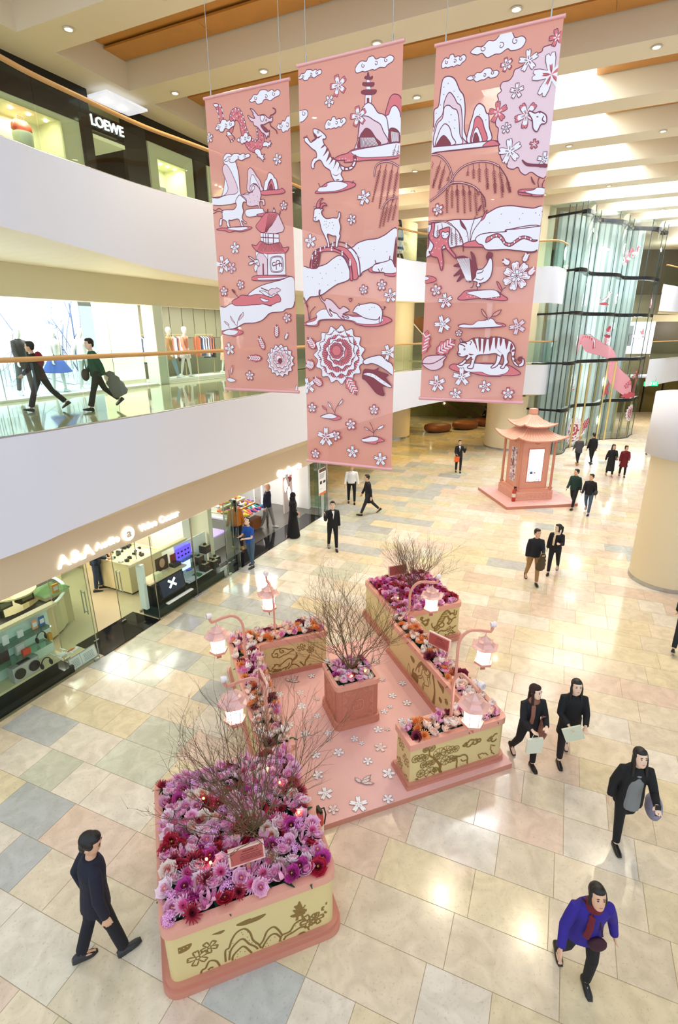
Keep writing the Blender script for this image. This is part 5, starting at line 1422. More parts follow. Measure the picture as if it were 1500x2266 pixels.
for q in range(9): a.line([(-150+rr.uniform(-40, 20), 1950-q*90), (120+rr.uniform(-60, 90), 1950-q*90)], .8)
a.poly([(-220, 1120), (-90, 1120), (-90, 1240), (-220, 1240)], 'd'); a.poly([(-50, 1140), (40, 1140), (40, 1220), (-50, 1220)], 'p')
for q in range(14): a.flower(rr.choice([-290, -270, 270, 290])+rr.uniform(-20, 20), rr.uniform(830, 2150), 30, q*20, 'R')
for q in range(8): a.flower(rr.uniform(-280, 280), rr.uniform(820, 900), 30, q*20, 'R')
a.build('screen_content', t, Matrix(((1, 0, 0, 0), (0, 0, -1, -.684), (0, 1, 0, 0), (0, 0, 0, 1))))
a = Art('x', 7); rr = random.Random(11); a.pal = dict(PAL); a.poly([(-260, 600), (260, 600), (260, 2100), (-260, 2100)], 'w')
for q in range(70): a.flower(rr.uniform(-230, 230), rr.uniform(640, 2060), rr.uniform(25, 60), rr.uniform(0, 70), rr.choice('RRtpo'))
for q in range(14): x, y = rr.uniform(-200, 150), rr.uniform(640, 2000); a.line(catmull([(x, y), (x+40, y+60), (x+20, y+120), (x+90, y+160)], False), 1.5, 'd')
for Mq in (Matrix(((0, 0, -1, -.666), (-1, 0, 0, 0), (0, 1, 0, .1), (0, 0, 0, 1))),): a.build('poster_print', t, Mq)
for Mq in (Matrix(((1, 0, 0, 0), (0, 0, -1, -.668), (0, 1, 0, 2.5), (0, 0, 0, 1))), Matrix(((0, 0, -1, -.668), (-1, 0, 0, 0), (0, 1, 0, 2.5), (0, 0, 0, 1)))):
    a = Art('x', 16); a.pal = {k: mat('emblem_bronze', '#a06c3c', .4) for k in 'wprdbx'}
    a.line(catmull([(-110, 40), (-110, 110), (110, 110), (110, 40), (70, -60), (-70, -60)], True), 1, closed=True); a.line([(-20, 90), (-20, -40)], 1); a.line([(-60, 90), (-60, 20), (-20, 20)], 1); a.line([(30, 90), (30, -40)], 1); a.line([(30, 80), (75, 80), (75, 20), (30, 20)], 1)
    a.build('emblem', t, Mq)
def proof(name, ri, ro, zi, zo, lift, ribs):
    m = MB(); S = 12; K = 8; rg = []; rb = MB()
    def pt(q, s, k, dz=0):
        tt = k/K; r = ro+(ri-ro)*tt; z = zo+(zi-zo)*(tt**1.7)+lift*((abs(s)**3))*((1-tt)**2); 
        out = r*(1+.06*abs(s)**3*(1-tt)); p = Vector((out*s, -out, z+dz)); return Matrix.Rotation(q*math.pi/2, 4, 'Z') @ p
    for q in range(4):
        G = [[pt(q, -1+2*i/S, k) for i in range(S+1)] for k in range(K+1)]
        m.rings(G, 0, True, False, False)
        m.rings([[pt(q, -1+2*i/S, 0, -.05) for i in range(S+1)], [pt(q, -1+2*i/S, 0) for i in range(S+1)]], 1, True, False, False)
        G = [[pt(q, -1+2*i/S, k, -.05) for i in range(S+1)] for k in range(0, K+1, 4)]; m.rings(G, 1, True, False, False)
        for j in range(ribs+1):
            s = -1+2*j/ribs; s2 = s*.98; rb.tube([pt(q, s2, k, .008) for k in range(K+1)], .012, 4, 0, None, False)
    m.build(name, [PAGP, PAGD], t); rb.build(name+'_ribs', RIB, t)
proof('lower_roof', .40, 1.08, 3.12, 2.62, .22, 12); MB().box(-.42, -.42, 3.0, .42, .42, 3.2).build('roof_neck', PAGD, t)
proof('upper_roof', .12, .72, 3.58, 3.16, .14, 8); MB().box(-.12, -.12, 3.55, .12, .12, 3.62).box(-.135, -.135, 3.62, .135, .135, 3.84).build('finial', PAGP, t)
# ---------------------------------------------------------------- hanging banners
def banner_mat():
    m = bpy.data.materials.new('banner_film'); m.use_nodes = True; nt = m.node_tree; b = nt.nodes['Principled BSDF']; b.inputs['Base Color'].default_value = lin('#ea9e8c'); b.inputs['Roughness'].default_value = .12
    b.inputs['Specular IOR Level'].default_value = .5; b.inputs['Alpha'].default_value = .9; return m
BFILM = banner_mat(); TUBE = mat('banner_tube', '#eeb0b0', .3, .2)
e25 = (math.cos(math.radians(-25)), math.sin(math.radians(-25)))
for key, o, zb, lab in (('banL', (-2.18, 10.27), 5.99, 'left hanging salmon banner printed with a dragon, horses and a pagoda'), ('banM', (-.56, 9.19), 4.81, 'longest middle salmon banner printed with a leaping tiger, a goat and a big peony'), ('banR', (1.35, 8.65), 5.98, 'right hanging salmon banner printed with willows, a rooster and a walking tiger')):
    rz = math.radians(-25); t = empty('hanging_banner', (o[0], o[1], zb), rz, lab, 'banner'); h = 10.69-zb
    m = MB(); m.add([(0, 0, .02), (1.6, 0, .02), (1.6, 0, h-.02), (0, 0, h-.02)], [(0, 1, 2, 3)]); m.build('film', BFILM, t)
    MB().tube([(-.02, 0, .02), (1.62, 0, .02)], .028, 12).build('bottom_tube', TUBE, t); MB().tube([(-.02, 0, h), (1.62, 0, h)], .022, 12).build('top_tube', TUBE, t)
    for xx in (.13, 1.45): MB().tube([(xx, 0, h), (xx, 0, 13.6-zb)], .005, 5).tube([(xx, 0, h+.02), (xx, 0, h+.1)], .012, 6).build('suspension_wire', STEEL, t)
    a = Art('x', 10, (2, 55, 1598, h*1000-40)); a.run(ART[key]); a.build('printed_artwork', t, Matrix(((1, 0, 0, 0), (0, 0, -1, 0), (0, 1, 0, 0), (0, 0, 0, 1))))
# ================================================================ shops in the left building
def SBO(name, m, boxes, parent=None, origin=None):
    """boxes in shop axes (s0,s1,n0,n1,z0,z1); built with the origin at `origin` (s,n,z) and rotated so local x runs along the shopfront"""
    o = origin or ((boxes[0][0]+boxes[0][1])/2, (boxes[0][2]+boxes[0][3])/2, boxes[0][4]); b = MB()
    for s0, s1, n0, n1, z0, z1 in boxes: b.box(s0-o[0], -(n1-o[1]), z0-o[2], s1-o[0], -(n0-o[1]), z1-o[2])
    # local axes: x=SL, y=-SN
    ob = b.build(name, m, parent)
    if parent is None: q = SH(o[0], o[1]); ob.location = (q[0], q[1], o[2]); ob.rotation_euler = (0, 0, RS)
    return ob
def SE(name, s, n, z, label, cat, group=None):
    q = SH(s, n); return empty(name, (q[0], q[1], z), RS, label, cat, group)
def PB(parent, name, m, *boxes):     # boxes local to an SE empty: (x0,x1,y0,y1,z0,z1) with y = toward the atrium positive
    b = MB()
    for x0, x1, y0, y1, z0, z1 in boxes: b.box(x0, -y1, z0, x1, -y0, z1)
    return b.build(name, m, parent)
OLIVE = mat('shop_floor_olive', '#b7a987', .35); DGREY = mat('shop_floor_grey', '#6e6a64', .22); SHOPW = mat('shop_wall', '#ece4cc', .6); PALEG = mat('pale_green_panel', '#d9ecdf', .3)
COUNTER = mat('counter_cream', '#dfd1a4', .4); WHT = mat('white_board', '#f6f6f4', .4); SILV = mat('silver_plastic', '#c4c6c8', .3, .6)
struct(SBO('floor_shop', OLIVE, [(-16, .25, -7.5, 0, -.02, .012)])); struct(SBO('floor_shop', DGREY, [(.25, 7, -7.5, 0, -.02, .013)]))
struct(SBO('trim_1', BLACKGL, [(-4.5, -2.75, -.95, .02, .0, .016)])); struct(SBO('trim_2', BLACKGL, [(.35, 6.2, -.75, .02, .0, .017)])); 
struct(SBO('wall_shop_back', SHOPW, [(-16, 9, -7.7, -7.5, 0, 3.4)])); struct(SBO('ceiling_shop', WHT, [(-16, 7, -7.5, -.3, 2.9, 3.0)])); struct(SBO('wall_shop_divider', SHOPW, [(-.05, .12, -7.5, -.45, 0, 2.9)]))
struct(SBO('wall_shop_end', WHT, [(6.75, 6.9, -7.5, -.9, 0, 2.9)]))
for s, n, e, c in ((-7.5, -2.6, 150, (1, .95, .82)), (-4, -4, 170, (1, .95, .82)), (-1.6, -2.4, 130, (1, .97, .9)), (1.8, -3.6, 130, (1, .97, .93)), (4.6, -2.6, 150, (1, .97, .93))):
    q = SH(s, n); lamp('shop_ceiling_light', 'AREA', (q[0], q[1], 2.86), e*.55, c, 2.2, (q[0], q[1], 0), size_y=1.4)
# glazing of the shopfront: thin panes, each its own thing or part
def pane(s0, s1, n, z0, z1, label, handle=None, m=GLASS, fit=True):
    t = SE('glass_partition' if not handle else 'glass_door', s0, n, z0, label, 'glass panel'); MB().add([(0, 0, .02), (s1-s0, 0, .02), (s1-s0, 0, z1-z0), (0, 0, z1-z0)], [(0, 1, 2, 3)]).build('pane', m, t)
    PB(t, 'edge', GREENGL if False else STEEL, (0, .008, -.012, .012, 0, z1-z0), (s1-s0-.008, s1-s0, -.012, .012, 0, z1-z0))
    if fit: PB(t, 'patch_fitting', STEEL, (0, .14, -.02, .02, 0, .06), (s1-s0-.14, s1-s0, -.02, .02, 0, .06))
    if handle is not None:
        for yy in (.06, -.06): MB().tube([(handle, -yy, .85), (handle, -yy, 1.45)], .014, 8).tube([(handle, 0, .9), (handle, -yy, .9)], .01, 6).tube([(handle, 0, 1.4), (handle, -yy, 1.4)], .01, 6).build('handle', STEEL, t)
    return t
pane(-9.6, -7.2, .012, 0, 2.34, 'glass pane before the display shelves at the far left')
pane(-7.18, -4.62, .012, 0, 2.34, 'glass pane in front of the boombox and drone display')
pane(-5.05, -4.1, -.62, 0, 2.34, 'glass door leaf with long steel handle left of the black threshold', .75)
pane(-3.3, -2.55, -.75, 0, 2.34, 'glass door leaf with steel handle beside the camera counter', .12)
pane(-2.75, -1.3, .012, 0, 2.34, 'glass pane in front of the black television plinth')
pane(-1.28, .1, .012, 0, 2.34, 'glass pane in front of the stacked black camera boxes')
pane(.12, .75, .012, 0, 2.34, 'narrow green glass pane between the two ground floor shops', None, GREENGL)
pane(.75, 1.15, -.5, 0, 2.36, 'set back green glass pane beside the boy in blue shirt', None, GREENGL)
pane(6.15, 6.75, -.1, 0, 2.36, 'glass pane beside the white poster stand', None, GREENGL)
for k, s in enumerate((6.9, 7.25)):
    t = SE('glass_partition', s, -.1-.5*k, 0, ('clear' if k else 'green edged')+' glass fin at the shop corner behind the poster stand', 'glass panel'); MB().add([(0, 0, 0), (0, .6, 0), (0, .6, 2.34), (0, 0, 2.34)], [(0, 1, 2, 3)]).build('pane', GREENGL, t); PB(t, 'post', STEEL, (-.02, .03, -.02, .02, 0, 2.36))
# glowing shop signs
SIGN = mat('sign_glow', '#ffffff', .5, emit='#fffdf6', es=1.35)
def sign(name, label, s, n, z, items, bold=.0):
    t = SE(name, s, n, z, label, 'sign')
    for body, x, y, size, sx, bd in items: text_mesh('letters', body, size, SIGN, t, Matrix(((1, 0, 0, x), (0, 0, -1, -.03), (0, 1, 0, y), (0, 0, 0, 1))), .02, 'CENTER', sx, bd, 1.12)
    return t
t = sign('shop_sign', 'glowing white A and A Audio Video Center sign above the electronics shop', -3.4, 0, 2.62, [('A&A', -1.34, -.01, .37, 1.12, .006), ('Audio', -.53, .0, .25, .98, .002), ('Video Center', 1.06, .0, .25, .86, .002)])
m = MB(); m.tube([(.05, -.02, .01), (.05, -.055, .01)], .165, 24); m.build('letter_disc', SIGN, t)
text_mesh('disc_letter', 'a', .27, BEIGE, t, Matrix(((1, 0, 0, .05), (0, 0, -1, -.058), (0, 1, 0, .025), (0, 0, 0, 1))), .002, 'CENTER', 1.1, .01)
sign('shop_sign', 'glowing white sports shop sign near the right end of the beige band', 3.85, 0, 2.5, [('GigaSports', 0, 0, .34, .95, .006)])
# --- left window display
PLAT = mat('plinth_white', '#f2efe6', .4); GSH = glass_mat('shelf_glass', '#cfe8dc', .4)
SP = SE('window_display_stand', -5.2, -.35, 0, 'white window stand with pale green back and glass shelves at the far left shopfront', 'display stand')
PB(SP, 'kick_plinth', BLACKGL, (-4.4, 0, -.25, .28, 0, .18)); PB(SP, 'display_top', COUNTER, (-1.9, -.05, -.25, .18, .40, .45)); PB(SP, 'display_top', WHT, (-4.4, -1.9, -.25, .25, .48, .53))
PB(SP, 'front_panel', PALEG, (-4.4, -.05, -.24, -.2, .18, 1.5)); PB(SP, 'top_rail', COUNTER, (-4.4, .15, -.28, -.12, 1.5, 1.56)); PB(SP, 'under_panel', PALEG, (-4.4, -1.9, .2, .22, .2, .48))
for x0, x1, z in ((-1.5, -.2, 1.22), (-1.6, -.25, .86), (-3.4, -1.9, .92), (-4.4, -2.9, 1.25)): PB(SP, 'glass_shelf', GSH, (x0, x1, -.2, .12, z, z+.012))
def prod(name, s, n, z, label, cat, group=None): return SE(name, s, n, z, label, cat, group)
def boxy(s, n, z, w, d, h, col, label, face=None, name='product_box', cat='box', rot=0, fcol='#e8e8e4'):
    t = SE(name, s, n, z, label, cat); t.rotation_euler = (0, 0, RS+rot); b = MB().box(-w/2, -d/2, 0, w/2, d/2, h); b.build('carton', mat('c_'+col[1:], col, .5), t)
    if face: MB().box(-w*.38, -d/2-.003, h*.25, w*.38, -d/2, h*.75).build('front_label', mat('c_'+fcol[1:], fcol, .5), t)
    return t
# golden speaker, boombox, headphones, drone
t = prod('upright_speaker', -6.95, -.3, .53, 'tall grey box speaker with a golden interior on the white window shelf', 'speaker'); m = MB(); m.box(-.16, -.1, 0, .16, .12, .05).box(-.16, -.1, .65, .16, .12, .7).box(-.16, -.1, .05, -.09, .12, .65).box(.09, -.1, .05, .16, .12, .65).box(-.09, .08, .05, .09, .12, .65); m.build('housing', mat('grey_felt', '#75776f', .6), t); MB().box(-.085, .04, .06, .085, .078, .64).build('golden_liner', mat('gold_liner', '#c8922c', .3, .5), t)
t = prod('boombox', -6.1, -.28, .45, 'silver boombox with two round black speakers in the left shop window', 'stereo'); MB().prism(fillet([(-.28, -.1), (.28, -.1), (.28, .1), (-.28, .1)], .04), 0, .34).build('housing', SILV, t)
for x in (-.15, .15): MB().tube([(x, -.1, .17), (x, -.125, .17)], .11, 20).build('speaker_cone', BLK, t)
MB().box(-.12, -.06, .34, .12, .02, .355).build('top_controls', BLK, t)
def headphones(s, n, z, label, col='#1c1c1e'):
    t = prod('headphones', s, n, z, label, 'headphones'); m = MB(); P = [(.10*math.cos(a), 0, .12+.12*math.sin(a)) for a in [i*math.pi/10 for i in range(11)]]; m.tube(P, .012, 6); m.build('headband', mat('hp'+col[1:], col, .4), t)
    for x in (-.10, .10): MB().ell((x, 0, .09), (.03, .055, .07), 10, 8).build('ear_cup', mat('hp'+col[1:], col, .4), t)
headphones(-5.75, -.1, .46, 'black headphones standing in front of the silver boombox'); headphones(-5.55, -.42, .875, 'black headphones on the lower glass shelf'); headphones(-7.2, -.4, .935, 'thin black headphones on the left glass shelf', '#3a3e3c')
t = prod('toy_drone', -5.35, -.18, .46, 'white four-armed drone lying on the cream window counter', 'drone'); MB().ell((0, 0, .05), (.10, .07, .035), 10, 6).build('shell', WHT, t)
for a in (.8, 2.3, 3.9, 5.5):
    MB().tube([(0, 0, .05), (.17*math.cos(a), .17*math.sin(a), .05)], .012, 6).lathe([(.016, .04), (.016, .08)], 8, c=(.17*math.cos(a), .17*math.sin(a))).build('arm', WHT, t); MB().box(-.09, -.008, .082, .09, .008, .086, 0, Matrix.Translation((.17*math.cos(a), .17*math.sin(a), 0)) @ Matrix.Rotation(a*2, 4, 'Z')).build('propeller', WHT, t)
t = prod('toy_boat', -5.15, -.1, .46, 'white and orange toy hull at the right end of the window counter', 'toy'); MB().ell((0, 0, .05), (.17, .06, .04), 12, 6).build('hull', WHT, t); MB().ell((-.02, 0, .085), (.1, .035, .02), 10, 5).build('canopy', mat('c_orange', '#e07a2c', .4), t)
for args in [(-6.35, -.45, .872, .22, .05, .32, '#3a2a2c', 'dark tall carton on the lower glass shelf of the window', None), (-6.0, -.45, .872, .2, .07, .26, '#c8c8c0', 'grey carton beside the dark carton on the glass shelf', 1), (-5.98, -.3, .872, .16, .06, .13, '#d8452c', 'small red box in front of the grey carton', None),
             (-5.42, -.35, .872, .08, .08, .16, '#c89028', 'small golden jar box at the shelf end', None), (-6.25, -.42, 1.232, .12, .04, .2, '#e8e8e8', 'white carton with black camera print on the upper shelf', 1), (-5.95, -.42, 1.232, .12, .04, .15, '#e4e4e6', 'second white carton on the upper glass shelf', 1),
             (-5.62, -.44, 1.232, .12, .02, .2, '#e8a080', 'peach phone box on the upper glass shelf', 1), (-5.46, -.44, 1.232, .12, .02, .2, '#3a68a8', 'blue phone box on the upper glass shelf', 1), (-7.7, -.42, .932, .2, .1, .24, '#3c5a9a', 'blue and white carton at the left edge of the shelf', 1),
             (-7.25, -.48, 1.262, .28, .04, .2, '#d87038', 'orange ring box hanging high in the left window', 1), (-8.1, -.4, 1.262, .3, .1, .2, '#c44c34', 'red striped carton at the upper left shelf', 1), (-7.5, -.3, .932, .09, .06, .06, '#d83c20', 'tiny red box on the left glass shelf', None),
             (-7.6, -.46, .532, .5, .02, .42, '#e8e6e4', 'large white photo card behind the golden speaker', 1)]:
    boxy(*args[:6], args[6], args[7], args[8])
for s, w, lab in ((-4.95, .3, 'small framed notice leaning inside the glass at the window end'), (-4.62, .42, 'wide framed notice leaning beside the door glass')):
    t = prod('framed_notice', s-.15, -.1, .02, lab, 'notice'); Rx = Matrix.Rotation(-.25, 4, 'X'); MB().box(-w/2, 0, 0, w/2, .015, .3, 0, Rx).build('frame', SILV, t); MB().box(-w/2+.02, -.004, .02, w/2-.02, 0, .28, 0, Rx).build('sheet', WHT, t)
    m = MB(); [m.box(-w*.3, -.006, .06+.03*i, w*.3, -.004, .068+.03*i, 0, Rx) for i in range(6)]; m.build('printed_lines', mat('ink_grey', '#7c8084'), t)
# --- right window display
SP = SE('window_display_stand', -2.7, -.35, 0, 'window stand with black television plinth and white lit shelves beside the shop door', 'display stand')
PB(SP, 'kick_plinth', mat('green_granite', '#2c3a34', .15), (.0, 2.7, -.25, .3, 0, .24)); PB(SP, 'top_rail', COUNTER, (-.3, 1.75, -.3, -.15, 1.5, 1.56)); PB(SP, 'television_plinth', BLK, (.1, 1.2, -.22, .12, .24, .82)); PB(SP, 'wood_top', COUNTER, (-.05, 1.3, -.25, .18, .95, .99))
PB(SP, 'back_panel', WHT, (1.3, 2.6, -.25, -.22, .24, 1.45)); PB(SP, 'lower_shelf', WHT, (1.3, 2.65, -.22, .2, .40, .43)); PB(SP, 'glass_shelf', GSH, (1.3, 2.0, -.2, .1, .72, .735), (1.3, 2.0, -.2, .05, 1.02, 1.035)); PB(SP, 'side_pillar', PALEG, (-.1, 0, -.2, .0, .24, 1.5))
t = prod('television', -2.0, -.12, .42, 'television showing a white X on a dark picture in the shop window', 'television'); t.rotation_euler = (0, 0, RS); Rx = Matrix.Rotation(-.2, 4, 'X')
MB().box(-.45, 0, 0, .45, .05, .5, 0, Rx).build('bezel', BLK, t); MB().box(-.42, -.005, .03, .42, 0, .47, 0, Rx).build('screen', mat('tv_dark', '#0c1018', .1, emit='#1a2438', es=.8), t)
m = MB(); [m.box(-.16, -.01, -.03, .16, -.007, .03, 0, Rx @ Matrix.Translation((0, 0, .29)) @ Matrix.Rotation(a, 4, 'Y')) for a in (.7, -.7)]; m.build('screen_mark', mat('tv_x', '#ffffff', .3, emit='#e8f4ff', es=3), t)
PB(t, 'white_strip', WHT, (-.45, .5, .10, .2, -.1, -.07))
BLUEG = mat('blue_glow', '#c8d8ff', .4, emit='#a8c0ff', es=1.6); PURP = mat('violet_glow', '#6048e0', .4, emit='#5038f0', es=1.5)
t = prod('glowing_camera_poster', -1.15, -.5, 1.05, 'violet backlit poster of cameras in the right shop window', 'poster'); PB(t, 'panel', PURP, (-.3, .3, 0, .02, 0, .32)); PB(t, 'camera_prints', BLK, *[(x, x+.07, .021, .024, z, z+.05) for x in (-.24, -.1, .04, .16) for z in (.05, .18)])
t = prod('glowing_light_panel', -1.22, -.35, .745, 'blue white glowing panel between the glass shelves', 'light panel'); PB(t, 'panel', BLUEG, (-.16, .16, -.02, 0, 0, .24))
for i, (s, n, z, lab) in enumerate([(-.55, -.3, .43, 'black camera box cube at the bottom left of the cube stack'), (-.28, -.2, .43, 'black camera box cube at the bottom front of the stack'), (-.05, -.32, .43, 'black camera box cube at the bottom right of the stack'), (-.62, -.45, .66, 'black camera box cube in the middle row left'), (-.3, -.45, .88, 'black camera box cube on top of the stack')]):
    t = boxy(s, n, z, .24, .24, .22, '#1b1b1d', lab, None, 'camera_box'); MB().box(-.10, -.10, .22, .10, .10, .23).build('cream_lid', COUNTER, t); MB().tube([(.05, -.121, .12), (.05, -.125, .12)], .02, 10).build('red_dot', mat('reddot', '#d8402c'), t)
    c = prod('camera', s+.0, n, z+.231, 'small black camera standing on '+lab.replace('black camera box cube', 'the cube'), 'camera'); PB(c, 'camera_body', BLK, (-.045, .045, -.02, .02, 0, .055)); MB().tube([(0, -.02, .028), (0, -.055, .028)], .022, 10).build('lens', BLK, c)
for s, n, z, w, d, h, col, lab in [(-1.6, -.4, .99, .26, .2, .1, '#2a2a28', 'black turntable on the cream shelf'), (-2.1, -.35, .99, .2, .15, .05, '#e4e0c8', 'pale folded manual on the cream shelf'), (-2.35, -.3, .99, .2, .15, .13, '#e8e8b8', 'yellow green plush figure box'), (-1.55, -.5, 1.0, .2, .03, .3, '#8a2c24', 'dark red book stood upright'), (-1.2, -.2, .43, .3, .2, .04, '#e6e2ec', 'white flat box with pink label'), (-.95, -.25, .43, .2, .2, .05, '#2e7a48', 'green flat box on the lower white shelf'), (-1.25, -.25, .737, .12, .1, .04, '#5a5cc8', 'blue small box on the middle glass shelf'), (-1.0, -.3, 1.037, .1, .08, .05, '#28282c', 'black small camera box on the top glass shelf')]:
    boxy(s, n, z, w, d, h, col, lab)
t = prod('portrait_print', -1.95, -.5, .99, 'brown portrait photograph leaning on the cream shelf', 'photograph'); PB(t, 'print', mat('sepia', '#4a3020', .5), (-.25, .2, 0, .015, 0, .4)); m = MB(); m.ell((-.02, -.018, .22), (.10, .004, .13), 12, 8); m.build('face_print', mat('skinprint', '#d8a888', .5), t)
t = prod('acrylic_notice', .0, -.05, .0, 'small white notice plate leaning at the foot of the corner glass', 'notice'); PB(t, 'plate', WHT, (-.16, .16, -.03, -.01, .02, .34)); PB(t, 'text_lines', mat('ink_grey', '#7c8084'), *[(-.08, .08, -.01, -.008, .2+.03*i, .207+.03*i) for i in range(3)])
# counters inside
t = SE('camera_counter', -1.75, -2.4, 0, 'cream display counter full of cameras inside the electronics shop', 'counter'); PB(t, 'body', COUNTER, (-.35, .9, -.8, .75, .08, .92)); PB(t, 'kick_plinth', BLK, (-.3, .85, -.75, .7, 0, .08)); PB(t, 'top_rim', COUNTER, (-.37, .92, .7, .77, .92, .97), (-.37, .92, -.82, -.75, .92, .97), (-.37, -.3, -.75, .7, .92, .97), (.85, .92, -.75, .7, .92, .97))
rr = random.Random(5)
for i in range(26):
    s, n = -2.05+rr.uniform(0, 1.05), -3.1+rr.uniform(.05, 1.3); lab = rr.choice(['black', 'silver', 'white', 'dark grey'])
    c = prod('camera', s, n, .925, lab+' camera among the rows lying on the cream counter', 'camera', 'cameras on the shop counter'); c.rotation_euler = (0, 0, rr.uniform(0, 6)); mm = {'black': BLK, 'silver': SILV, 'white': WHT, 'dark grey': mat('dgp', '#3c3e42', .4)}[lab]
    MB().box(-.06, -.03, 0, .06, .03, .07).build('camera_body', mm, c); MB().tube([(0, -.03, .035), (0, -.09, .035)], .03, 10).build('lens', BLK, c)
t = SE('tripod_stand', -.95, -2.9, 0, 'black tripod head standing behind the camera counter', 'tripod'); MB().tube([(0, 0, 0), (0, 0, 1.35)], .02, 6).build('column', BLK, t); MB().box(-.12, -.05, 1.35, .12, .05, 1.45).box(.08, -.03, 1.45, .14, .03, 1.6).build('pan_head', BLK, t)
# curved island
def arc(r, a0, a1, n=14, c=(0, 0)): return [(c[0]+r*math.cos(a0+(a1-a0)*i/n), c[1]+r*math.sin(a0+(a1-a0)*i/n)) for i in range(n+1)]
t = SE('curved_counter', -4.9, -3.1, 0, 'curved cream island counter with a white rim and dark top inside the electronics shop', 'counter')
O_, I_ = arc(1.5, -2.6, .5), arc(1.0, -2.6, .5); ring = O_+I_[::-1]; n = len(O_)
m = MB(); k = 15
m.add([p+(.06,) for p in O_]+[p+(.85,) for p in O_], [(i, i+1, n+i+1, n+i) for i in range(n-1)]); m.add([p+(.85,) for p in O_]+[p+(.85,) for p in I_], [(i, i+1, n+i+1, n+i) for i in range(n-1)]); m.add([p+(.0,) for p in I_]+[p+(.85,) for p in I_], [(n+i, n+i+1, i+1, i) for i in range(n-1)]); m.build('body', COUNTER, t)
m = MB(); m.tube([p+(.87,) for p in O_], (.05, .03), 6); m.build('white_rim', WHT, t); m = MB(); m.add([p+(.855,) for p in arc(1.46, -2.6, .5)]+[p+(.855,) for p in I_], [(i, i+1, n+i+1, n+i) for i in range(n-1)]); m.build('dark_top', mat('dark_top', '#3c3836', .3), t)
m = MB(); c = fillet([(-.1, -.1), (1.0, -.9), (1.5, .0), (.3, .6)], .3); 
t2 = SE('round_display_shelf', -4.75, -2.55, .86, 'cream half round shelf carrying boxes above the curved counter', 'shelf'); MB().lathe([(.5, .32), (.5, .36)], 24).build('shelf_top', COUNTER, t2)
for x in (-.3, .3): MB().tube([(x, 0, 0), (x, 0, .32)], .02, 6).build('support', STEEL, t2)
boxy(-5.0, -2.6, .87, .32, .2, .22, '#5a5a52', 'grey metal radio beneath the half round shelf', 1, 'radio', 'radio', 0, '#8c9484'); boxy(-4.55, -2.5, .87, .34, .26, .24, '#3a3226', 'dark olive amplifier carton below the shelf', 1, 'amplifier', 'amplifier', 0, '#7c8060'); boxy(-4.6, -2.7, 1.22, .3, .25, .2, '#4a4034', 'olive amplifier carton on the half round shelf', 1, 'amplifier', 'amplifier', 0, '#8a8c6c')
t = prod('round_speaker', -4.95, -2.5, 1.22, 'cream dome speaker on the half round shelf', 'speaker'); MB().lathe([(.16, 0), (.18, .04), (.15, .12), (.05, .17), (.001, .18)], 20).build('dome', COUNTER, t)
t = SE('service_desk', -4.05, -2.2, 0, 'green glass topped cabinet with a paper brochure stand by the door', 'cabinet'); PB(t, 'cabinet_body', COUNTER, (-.3, .35, -.5, .2, 0, .95)); PB(t, 'glass_top', GSH, (-.32, .37, -.52, .22, .95, .98))
boxy(-4.05, -2.0, .98, .16, .04, .22, '#e8963c', 'orange and white brochure holder on the glass topped cabinet', 1, 'brochure_holder', 'brochure holder')
# shelf wall in the back
for k, (s0, s1) in enumerate(((-1.5, -.85), (-.8, -.15), (-3.2, -2.3))):
    t = SE('wall_shelf_unit', s0, -4.4, 0, ['left', 'right', 'far left'][k]+' cream shelf unit stocked with boxes behind the camera counter', 'shelf unit'); w = s1-s0
    PB(t, 'frame', COUNTER, (0, .05, -.4, 0, 0, 2.5), (w-.05, w, -.4, 0, 0, 2.5), (0, w, -.42, -.4, 0, 2.5)); PB(t, 'cabinet_base', COUNTER, (0, w, -.4, .02, 0, .9))
    for z in (1.15, 1.5, 1.85, 2.2): PB(t, 'shelf', WHT, (.05, w-.05, -.4, 0, z, z+.02))
    for z in (.9, 1.17, 1.52, 1.87):
        x = .08
        while x < w-.14:
            ww = rr.uniform(.06, .14); b = PB(t, 'stock_box', mat('st%d' % rr.randint(0, 7), rr.choice(['#20242c', '#f0f0f0', '#b82c2c', '#3c5c98', '#d8d0b8', '#28282a', '#c8c8cc', '#e0b83c']), .5), (x, x+ww, -.3, -.1, z, z+rr.uniform(.1, .24))); x += ww+.02
    del t
t = SE('brand_wall_panel', -.35, -1.6, 0, 'white wall panel with small red round mark and coloured books above', 'panel'); PB(t, 'panel', WHT, (-.05, .35, -.9, .45, 0, 2.5))
m = MB(); m.tube([(-.055, -.15, 1.75), (-.06, -.15, 1.75)], .04, 14); m.build('red_mark', mat('reddot', '#d8402c'), t)
for i in range(9): PB(t, 'book', mat('bk%d' % (i % 5), ['#2c4c9c', '#d8c02c', '#c03c2c', '#2c8c5c', '#28282c'][i % 5], .5), (-.12, -.055, -.3+.07*i, -.24+.07*i, 2.1, 2.38))
